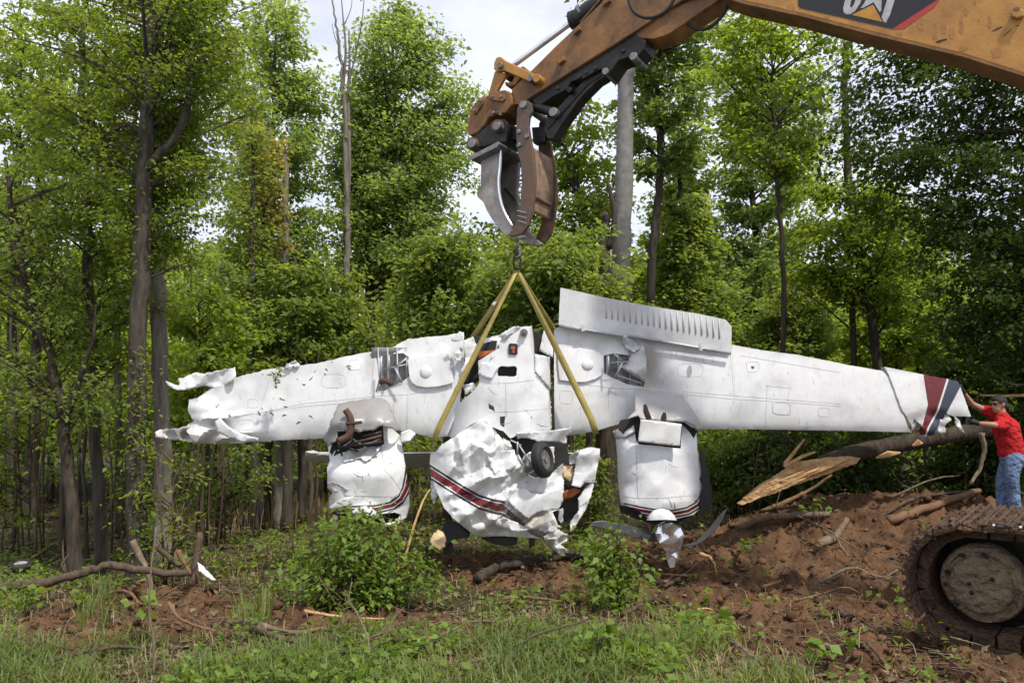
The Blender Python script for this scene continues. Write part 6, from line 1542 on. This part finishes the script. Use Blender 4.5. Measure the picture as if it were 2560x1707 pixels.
B('straight brown stick pointing right of the green bush', [(1490, 1502), (1560, 1485), (1620, 1470), (1670, 1472)], 14, 'root', seed=17, twigs=1)
B('pair-top stick of the three laid together in the grass', [(1255, 1518), (1310, 1512), (1360, 1518), (1405, 1525)], 9, 'root', seed=18)
B('lower dark stick of the three laid together in the grass', [(1245, 1526), (1300, 1526), (1360, 1532)], 10, 'stick', seed=19)
B('arched dark twig rising over the grass right of centre', [(1310, 1610, 6.2), (1330, 1592, 6.2), (1390, 1572, 6.3), (1450, 1558, 6.4), (1480, 1540, 6.4)], 7, 'stick', seed=20, twigs=2)
B('dark leaning twig at the lower right of the grass', [(1480, 1665), (1560, 1640), (1600, 1600), (1620, 1560)], 6, 'stick', seed=21, lift=.1, twigs=3)
B('short cut branch pointing at the wood chips', [(1822, 1622), (1860, 1660), (1915, 1702)], 19, 'palestick', seed=22, endwood=True)
B('dark forked stick beside the short cut branch', [(1900, 1655), (1930, 1668), (1935, 1710)], 11, 'stick', seed=23)
B('long thin stripped pole on the dirt bank behind the propeller', [(1850, 1325), (1920, 1315), (1990, 1308), (2075, 1290)], 20, 'palestick', 'fallen_log', 'log', seed=24, taper=.2)
B('grey broken log end on top of the dirt bank', [(2050, 1372), (2085, 1345), (2118, 1312)], 26, 'palestick', 'fallen_log', 'log', seed=25, endwood=True)
B('upper thin bare pole rising towards the man', [(2185, 1300, 11.3), (2270, 1252, 11.6), (2350, 1234, 11.8), (2430, 1228, 11.9)], 11, 'stick', 'fallen_log', 'log', seed=26, lift=.05)
B('thick brown pole below the thin one near the man', [(2222, 1302, 11.2), (2320, 1268, 11.5), (2400, 1240, 11.7), (2450, 1226, 11.9)], 24, 'root', 'fallen_log', 'log', seed=27, lift=.04)
B('brown stick slanting under the splintered log', [(1900, 1284, 12.6), (1980, 1250, 12.8), (2020, 1230, 13), (2080, 1190, 13)], 12, 'root', seed=28)
B('thin wiry branch curving across the dirt bank', [(1990, 1310), (2080, 1350), (2110, 1400), (2150, 1450)], 5, 'palestick', seed=29, lift=.12)
B('fine wiry branch right of the curving one', [(2090, 1350), (2150, 1395), (2210, 1430), (2250, 1445)], 4, 'palestick', seed=30, lift=.1)
B('horizontal stick lying in the dirt before the track', [(2050, 1460), (2130, 1450), (2200, 1446), (2245, 1440)], 9, 'palestick', seed=31, twigs=2)
B('short dark stick left of the idler on the dirt', [(1905, 1475), (1955, 1470)], 11, 'root', seed=32)
B('root stub poking from the wet dirt in front of the track', [(2100, 1540), (2112, 1560), (2140, 1590)], 18, 'stick', seed=33, endwood=True, lift=.04)
B('crooked grey stick lying in the grass at the bottom centre', [(1180, 1690), (1260, 1668), (1340, 1672), (1400, 1655)], 10, 'palestick', seed=60, twigs=4)
B('dark rotten branch at the bottom left corner grass', [(120, 1690), (210, 1662), (290, 1650), (350, 1655)], 13, 'stick', seed=61, twigs=3)
B('thin straight dead stalk lying left in the grass', [(20, 1640), (130, 1612), (240, 1600)], 6, 'palestick', seed=62)
B('grey root chunk beside the forked dark limb', [(790, 1680), (850, 1664), (905, 1652)], 22, 'palestick', seed=63, twigs=2)
B('pale peeled stick lying on the red dirt strip', [(760, 1560), (860, 1556), (960, 1562)], 9, 'wood', seed=64)
B('crossed brown stick on the red dirt strip', [(560, 1530), (640, 1548), (730, 1540)], 8, 'root', seed=65, twigs=2)
B('twiggy grey branch at the grass edge below the split log', [(1100, 1600), (1190, 1580), (1280, 1590), (1340, 1580)], 8, 'palestick', seed=66, twigs=5)
B('small brown stick at the bottom of the dirt', [(2170, 1676), (2230, 1680)], 8, 'stick', seed=34)
B('pale sliver of wood standing in the dirt by the propeller', [(1750, 1402), (1780, 1406), (1792, 1460)], 12, 'wood', seed=35, lift=.08, taper=.9)
B('dark bent stick behind the pale sliver', [(1662, 1490), (1700, 1450), (1762, 1412)], 9, 'stick', seed=36, lift=.05)
B('bare brown root clump stick in the dirt right of the green bush', [(1810, 1370), (1835, 1390), (1850, 1412)], 9, 'root', seed=37)
B('pale vertical broken sapling stem before the bush', [(996, 1450, 9.4), (994, 1400, 9.4), (988, 1330, 9.4), (990, 1300, 9.4)], 10, 'wood', seed=38)
B('tall pale cane leaning from the bush towards the nose', [(1005, 1430, 9.5), (1030, 1330, 9.6), (1055, 1260, 9.7), (1075, 1225, 9.8)], 7, 'wood', seed=39)
B('fallen grey log deep among the left trunks', [(420, 1302), (520, 1296), (640, 1290), (720, 1288)], 12, 'palestick', 'fallen_log', 'log', seed=40)
B('thin dead branch low among the trunks left of the left engine', [(510, 1324), (580, 1336), (660, 1350)], 8, 'stick', seed=41, twigs=3)
B('grey brushwood pole at the far left forest floor', [(0, 1380), (80, 1365), (170, 1345)], 9, 'palestick', seed=42, twigs=3)
B('second grey pole crossing the far left forest floor', [(60, 1420), (130, 1370), (190, 1352)], 7, 'palestick', seed=43, twigs=3)
B('light broken branch lying between the two leaning left trees', [(200, 1410), (240, 1395), (280, 1384)], 8, 'wood', seed=44)
B('broken pale branch behind the man’s head', [(2560, 990, 12.6), (2520, 992, 12.6), (2450, 990, 12.7)], 9, 'wood', seed=45)
B('thin grey branch arching above the man’s outstretched arm', [(2460, 925, 12.6), (2500, 945, 12.6), (2530, 962, 12.6), (2600, 960, 12.6)], 6, 'palestick', seed=46)
B('stripped bent limb hanging between the log and the man', [(2455, 1085, 11.9), (2460, 1130, 11.9), (2450, 1175, 11.9), (2425, 1215, 11.8)], 14, 'palestick', seed=47)
B('mossy log end lying right of the big left tree in the forest', [(470, 1395), (560, 1378), (640, 1372)], 13, 'bark_dark', 'fallen_log', 'log', seed=48, twigs=2)
B('thin pale fallen pole under the broken left wing tip', [(420, 1330), (500, 1318), (590, 1322), (690, 1310)], 7, 'palestick', seed=49, twigs=4)
B('grey forked deadfall between the left edge trees', [(60, 1320), (120, 1300), (210, 1296)], 11, 'palestick', seed=50, twigs=5)
B('dark twiggy deadfall behind the curved dead limb', [(100, 1440), (170, 1402), (260, 1388), (330, 1392)], 8, 'stick', seed=51, twigs=6, lift=.1)
B('rotten stick lying below the left engine behind the bush', [(560, 1420), (640, 1400), (700, 1396)], 9, 'stick', seed=52, twigs=3)
B('bent brown twig on the bare dirt left of the idler', [(1990, 1520), (2060, 1500), (2120, 1510), (2160, 1500)], 6, 'root', seed=53, twigs=3)
B('light splinter lying flat on the dirt below the bank', [(1700, 1560), (1770, 1552), (1820, 1560)], 7, 'wood', seed=54)
B('straggly root across the dirt under the spinner', [(1640, 1440), (1720, 1452), (1800, 1440), (1880, 1448)], 6, 'root', seed=55, twigs=4)
B('short thick stick half buried at the bank foot', [(1560, 1560), (1640, 1545), (1700, 1548)], 12, 'stick', seed=56)
B('dead brush pole on the bank before the thicket', [(1900, 1300), (2000, 1288), (2120, 1268)], 8, 'stick', seed=57, twigs=5, lift=.1)
B('slanted brushwood stick against the thicket near the man', [(2160, 1290, 12), (2240, 1240, 12.1), (2330, 1200, 12.2), (2400, 1190, 12.2)], 6, 'palestick', seed=58, twigs=4)
r_ = np.random.RandomState(77)
# the big splintered log
slog = thing('splintered_log', U(1850, 1262, 11.4), 'thick grey-barked log with a long splintered yellow end, rising to the wing tip', 'log')
lp = catmull([U(1930, 1222, 11.62), U(2010, 1182, 11.64), U(2110, 1140, 11.8), U(2220, 1115, 12.0), U(2330, 1095, 12.2), U(2470, 1070, 12.4)], 6)
MB().tube(lp, [(.05 + .07 * min(1, i / 9.)) + .006 * math.sin(i * 2.1) for i in range(len(lp))], 10).build('trunk', 'bark_dark', slog, smooth=True)
wd = sheet(cF([(-285, 1072), (-150, 960), (0, 870), (90, 800), (200, 785), (330, 768), (445, 760), (500, 770), (480, 800), (400, 830), (300, 870), (180, 910), (60, 950), (-60, 1000), (-160, 1030), (-270, 1078)]), 7, lambda a, b: 11.42 + .05 * (crumple(a + 2.2 * b, b * 3, 26, 2) - .4), lambda a, b: 11.62 + 0 * a, [], None, rough_edge=1.2)
wd.build('split_face', 'wood', slog, smooth=True, auto=25)
for i in range(22):
    t = r_.rand(); x0 = 440 - 260 * r_.rand(); y0 = 772 + (440 - x0) * r_.uniform(.10, .38)
    x1 = x0 - r_.uniform(160, 380); y1 = y0 + (x0 - x1) * r_.uniform(.36, .46)
    (a, b), (c, d) = cF([(x0, y0), (x1, y1)])
    if d > 1268 - (a - c) * 0: d = min(d, 1262)
    MB().tube([U(a, b, 11.42), U((a + c) / 2, (b + d) / 2 + r_.normal(0, 1.5), 11.36), U(c, d, 11.36 + r_.uniform(-.05, .05))], [.010, .009, .003], 4).build('splinter', 'wood', slog)
for P in [[(0, 825), (120, 760), (205, 730)], [(5, 810), (60, 740), (135, 645)]]:
    MB().tube([U(a, b, 11.4) for a, b in cF(P)], [.028, .024, .012], 6).build('splinter', 'wood', slog)
for P in [[(840, 690), (880, 668), (905, 672)], [(600, 770), (680, 745), (760, 735)]]:
    MB().tube([U(a, b, 11.84) for a, b in cF(P)], [.015, .05, .012], 6).build('bare_patch', 'wood', slog)
# tyre, white scrap, wood chips
tp_ = hit(50, 1445); ty = thing('loose_tyre', tp_, 'small black tyre with a white hub lying on the forest floor at far left', 'tyre')
t_, rm = MB(), MB(); axt = np.array([.05, -.22, .97]); axt /= np.linalg.norm(axt); wheel(t_, rm, tp_ + np.array([0, 0, .16]), axt, 27 * tp_[1] / FPX, .13)
t_.build('tyre', 'rubber', ty, smooth=True, auto=50); rm.build('hub', 'logo_white', ty, smooth=True, auto=30)
torn('metal_scrap', [(494, 1405), (503, 1410), (520, 1428), (540, 1448), (532, 1450), (512, 1438), (496, 1424)], lambda a, b: 10.15 - .004 * (b - 1400), .03, 14, 2, step=4)
sp_o = bpy.data.objects['metal_scrap']; sp_o.parent = None; sp_o.location = ORG[plane.name]; tag(sp_o, 'white sheet metal scrap leaning by the root stub at left', 'scrap')

# ivy and young shoots on the trunk of the big left tree
big = [o for o in bpy.data.objects if o.get('label', '').startswith('big brown-barked')][0]
Q = []
for i in range(520):
    py_ = r_.uniform(860, 1460); cxp = np.interp(py_, [750, 1000, 1250, 1470], [350, 342, 340, 350]) + r_.normal(0, 26 + 14 * math.sin(py_ * .05))
    Q.append(U(cxp, py_, 11 - abs(r_.normal(.16, .08))))
leaf_mesh('ivy_leaves', np.array(Q), .06, 'leaf_lime', big, seed=91, kind='stuff')

# ------------------------------------------------------------------ loose ground cover
def scatter(n_, seed, fn, ymin=3.6, ymax=16, pxr=(-250, 2810)):
    r = np.random.RandomState(seed)
    y = ymin * (ymax / ymin) ** (r.rand(n_) ** .8); px = r.uniform(pxr[0], pxr[1], n_)
    x = (px - CX) / FPX * y * 1.0
    z, s = Gd(x, y); P = np.stack([x, y, z], -1)
    qx, qy = proj(P); k = fn(r, x, y, qx, qy, s)
    return P[k], r
def blades(name, P, r, hmin, hmax, w, material, label, bend=.6, cat='grass', lean=.3):
    n_ = len(P); h = r.uniform(hmin, hmax, n_)[:, None]; ph = r.uniform(0, 2 * np.pi, n_)
    d = np.stack([np.cos(ph), np.sin(ph), np.zeros(n_)], -1); s = np.stack([-np.sin(ph), np.cos(ph), np.zeros(n_)], -1) * w
    b = r.uniform(.2, 1., n_)[:, None] * bend
    up = np.array([0, 0, 1.])
    p1 = P + d * h * b * .22 + up * h * .5; p2 = P + d * h * b * .65 + up * h * (.86 - .2 * b); p3 = P + d * h * b * 1.15 + up * h * (.98 - .5 * b)
    V = np.stack([P - s, P + s, p1 + s * .9, p1 - s * .9, p2 + s * .6, p2 - s * .6, p3 + s * .08, p3 - s * .08], 1).reshape(-1, 3)
    o = (np.arange(n_) * 8)[:, None]
    F = np.concatenate([o + np.array([0, 1, 2, 3]), o + np.array([3, 2, 4, 5]), o + np.array([5, 4, 6, 7])], 0)
    rn = r.rand(n_); rn = np.clip(.15 + .7 * fbm(P[:, 0] * 1.5, P[:, 1] * 1.5, 3) + r.normal(0, .2, n_), 0, 1)
    return tag(big_mesh(name, V, F, material, rnd=np.tile(rn, 3)), label, cat, kind='stuff')
pat = lambda x, y, k=0, f=1.0: fbm(x * f + 5, y * f + 9, k)
P, r = scatter(90000, 1, lambda r, x, y, a, b, s: (~s | (r.rand(len(x)) < .03)) & (r.rand(len(x)) < sstep(.46, .60, pat(x, y, 1, 1.7)) * (1 - .85 * sstep(9, 13, y)) * np.where((b > 1590) & (a < 1950), .55, .12)))
# clump the blades
P[:, :2] += 0; blades('grass', P, r, .05, .14, .0042, 'grass', 'green grass over the foreground', 1.5)
P, r = scatter(30000, 2, lambda r, x, y, a, b, s: (r.rand(len(x)) < np.where(s, .12, .6)) & (r.rand(len(x)) < .9))
blades('dry_grass', P, r, .05, .20, .004, 'straw', 'dry tan grass and straw mixed through the ground', 1.3)
P, r = scatter(2200, 12, lambda r, x, y, a, b, s: (a > 430) & (a < 1250) & (r.rand(len(x)) < .9), 17, 27, (380, 1300))
blades('tall_dry_grass', P, r, .25, .7, .007, 'straw', 'tall tan dry grass far behind under the left wing', .5)
P, r = scatter(2600, 3, lambda r, x, y, a, b, s: in_poly(a, b, [(190, 1590), (200, 1480), (300, 1470), (310, 1590)]) | in_poly(a, b, [(560, 1590), (600, 1520), (700, 1540), (660, 1600)]), 5, 10, (100, 760))
blades('tall_grass', P[: len(P) // 2], r, .2, .45, .006, 'grass', 'tall grass tuft left of the dirt heap', .7)
P, r = scatter(30000, 13, lambda r, x, y, a, b, s: (~s) & (r.rand(len(x)) < sstep(.50, .60, pat(x, y, 6, 1.6))) & (b > 1540), 4.2, 7.5, (0, 2000))
blades('long_grass', P[:5500], r, .14, .32, .005, 'grass', 'long arching grass blades along the bottom of the view', 1.2)
# low leafy weeds
P, r = scatter(5200, 4, lambda r, x, y, a, b, s: (~s | (r.rand(len(x)) < .07)) & (r.rand(len(x)) < sstep(.42, .58, pat(x, y, 4, 1.1))))
k = np.repeat(np.arange(len(P)), 12); Q = P[k] + r.normal(0, 1, (len(k), 3)) * np.array([.07, .07, .05]); Q[:, 2] = np.maximum(Q[:, 2], P[k, 2] + .01) + r.uniform(.02, .16, len(k))
tag(leaf_mesh('low_weeds', Q, .055, 'leaf_weed', seed=5, droop=.1, width=.75, rndbias=r.uniform(.1, .9, len(P))[k]), 'low bright green weeds scattered over the ground', 'weeds', kind='stuff')
# forest floor herbs and leaf litter
P, r = scatter(9000, 6, lambda r, x, y, a, b, s: ~s & (r.rand(len(x)) < sstep(.38, .6, pat(x, y, 5, .8))), 9, 26)
P[:, 2] += r.uniform(.02, .22, len(P))
tag(leaf_mesh('forest_herbs', P, .10, 'leaf_olive', seed=6, droop=.1), 'low green herbs on the forest floor', 'herbs', kind='stuff')
P, r = scatter(42000, 7, lambda r, x, y, a, b, s: (r.rand(len(x)) < np.where(s, .25, .9)), 3.8, 26)
P[:, 2] += .012
tag(leaf_mesh('leaf_litter', P, .07, leaf_mat('dead_leaves', (.07, .045, .026), (.25, .18, .11), .1), seed=7, droop=0, spread=.5), 'dead brown leaf litter on the ground', 'leaf litter', kind='stuff')
# clods of earth
P, r = scatter(34000, 8, lambda r, x, y, a, b, s: s & (r.rand(len(x)) < .85), 3.8, 15)
t = (1 + 5 ** .5) / 2
IC = np.array([(-1, t, 0), (1, t, 0), (-1, -t, 0), (1, -t, 0), (0, -1, t), (0, 1, t), (0, -1, -t), (0, 1, -t), (t, 0, -1), (t, 0, 1), (-t, 0, -1), (-t, 0, 1)]) / 1.9
IF = np.array([(0, 11, 5), (0, 5, 1), (0, 1, 7), (0, 7, 10), (0, 10, 11), (1, 5, 9), (5, 11, 4), (11, 10, 2), (10, 7, 6), (7, 1, 8), (3, 9, 4), (3, 4, 2), (3, 2, 6), (3, 6, 8), (3, 8, 9), (4, 9, 5), (2, 4, 11), (6, 2, 10), (8, 6, 7), (9, 8, 1)])
n_ = len(P); sz = .007 * np.exp(r.exponential(.68, n_)); sz = np.minimum(sz, .06)
V = P[:, None, :] + IC[None] * sz[:, None, None] * r.uniform(.45, 1.45, (n_, 12, 1)) * np.array([1.15, 1.15, .75])
F = (np.arange(n_) * 12)[:, None, None] + IF[None]
M['clod'] = mat('earth_clod', (.175, .096, .05), .95, 0, .8, 30, c2=(.055, .033, .021), vscale=2.5, detail=9, spec=.1)
tag(big_mesh('earth_clods', V.reshape(-1, 3), F.reshape(-1, 3), 'clod'), 'loose red-brown clods over the churned earth', 'earth', kind='stuff')
# twig litter
P, r = scatter(9000, 9, lambda r, x, y, a, b, s: r.rand(len(x)) < np.where(s, .9, .6), 3.8, 22)
tw = [];  tF = []; n_ = len(P)
ph = r.uniform(0, np.pi, n_); L = r.uniform(.10, .45, n_); rad = r.uniform(.002, .007, n_)
d = np.stack([np.cos(ph), np.sin(ph), r.normal(0, .16, n_)], -1); sd = np.stack([-np.sin(ph), np.cos(ph), np.zeros(n_)], -1); up = np.array([0, 0, 1.])
seg = []
for j, (u, wq) in enumerate(((-.5, .8), (0, 1), (.5, .5))):
    c = P + up * .015 + d * (u * L)[:, None] + sd * (r.normal(0, .05, n_) * L)[:, None]
    for q in range(3):
        an = 2 * math.pi * q / 3; seg.append(c + (sd * math.cos(an) + up * math.sin(an)) * (rad * wq)[:, None])
V = np.stack(seg, 1).reshape(-1, 3); o = (np.arange(n_) * 9)[:, None]
F = np.concatenate([o + np.array([a_ * 3 + q, a_ * 3 + (q + 1) % 3, a_ * 3 + 3 + (q + 1) % 3, a_ * 3 + 3 + q]) for a_ in (0, 1) for q in range(3)], 0)
tag(big_mesh('twig_litter', V, F, 'palestick', smooth=True), 'small dry twigs strewn over the ground', 'twigs', kind='stuff')
# pale wood chips
P, r = scatter(60000, 10, lambda r, x, y, a, b, s: in_poly(a, b, [(1740, 1625), (1760, 1590), (1800, 1578), (1850, 1600), (1850, 1635), (1790, 1640)]), 4.5, 8, (1650, 1950))
n_ = len(P); P[:, 2] += r.uniform(0, .06, n_)
V = P[:, None, :] + IC[None, :8] * 0 ; a1 = r.normal(0, 1, (n_, 3)); a1 /= np.linalg.norm(a1, axis=1)[:, None]; a2 = np.cross(a1, r.normal(0, 1, (n_, 3))); a2 /= np.linalg.norm(a2, axis=1)[:, None]
l1 = r.uniform(.01, .03, n_)[:, None]; l2 = r.uniform(.004, .012, n_)[:, None]
V = np.stack([P - a1 * l1 - a2 * l2, P + a1 * l1 - a2 * l2, P + a1 * l1 + a2 * l2, P - a1 * l1 + a2 * l2], 1).reshape(-1, 3)
tag(big_mesh('wood_chips', V, np.arange(4 * n_).reshape(-1, 4), 'wood'), 'heap of pale wood chips at the grass edge', 'wood chips', kind='stuff')
# individual foreground weeds with broad leaves
for i, (px_, py_, h, nl_, ls, lab) in enumerate([
   (345, 1590, .30, 16, .10, 'broad-leaved weed growing in front of the dirt heap at left'), (60, 1560, .30, 40, .08, 'leafy weed patch at the left edge'), (1370, 1440, .40, 12, .09, 'single leafy stem in front of the split log'),
   (1510, 1545, .34, 40, .09, 'light green herb below the bush by the split log'), (1740, 1600, .28, 14, .11, 'broad-leaved sprig beside the wood chips'), (1880, 1400, .40, 22, .09, 'drooping leafy sprig on the dirt right of the propeller'),
   (1770, 1545, .22, 18, .08, 'low leafy weed in the dirt below the pale sliver'), (2300, 1590, .55, 46, .065, 'trailing vine tangled on the front of the track'), (2470, 1240, .40, 40, .08, 'small leafy sapling at the man’s feet'),
   (2060, 1700, .25, 24, .09, 'leafy weed at the bottom edge where grass meets dirt'), (1490, 1690, .35, 40, .08, 'weedy clump at the bottom right of centre'), (880, 1660, .20, 16, .11, 'broad leaf sprig by the forked dark limb'),
   (2040, 1330, .40, 30, .075, 'small green sprig among the sticks on the dirt bank'), (1690, 1380, .30, 24, .08, 'leafy twig left of the hanging spinner'), (190, 1530, .3, 30, .09, 'vine leaves along the left grass')]):
    p = hit(px_, py_); w_ = thing('weed', p, lab, 'weed'); rr = np.random.RandomState(500 + i); st = MB(); Q = []
    for k in range(max(3, nl_ // 6)):
        e = p + np.array([rr.normal(0, h * .35), rr.normal(0, h * .25), h * rr.uniform(.6, 1.15)]); mid = (p + e) / 2 + rr.normal(0, .03, 3)
        st.tube([p - np.array([0, 0, .02]), mid, e], [.005, .004, .002], 5)
        for j in range(6): t = rr.uniform(.3, 1); Q.append((1 - t) * mid + t * e + rr.normal(0, .025, 3))
    st.build('stem', 'leaf_weed' if False else 'stick', w_); leaf_mesh('leaves', np.array(Q), ls, 'leaf_weed', w_, seed=600 + i, droop=.3, width=.8, kind='stuff')
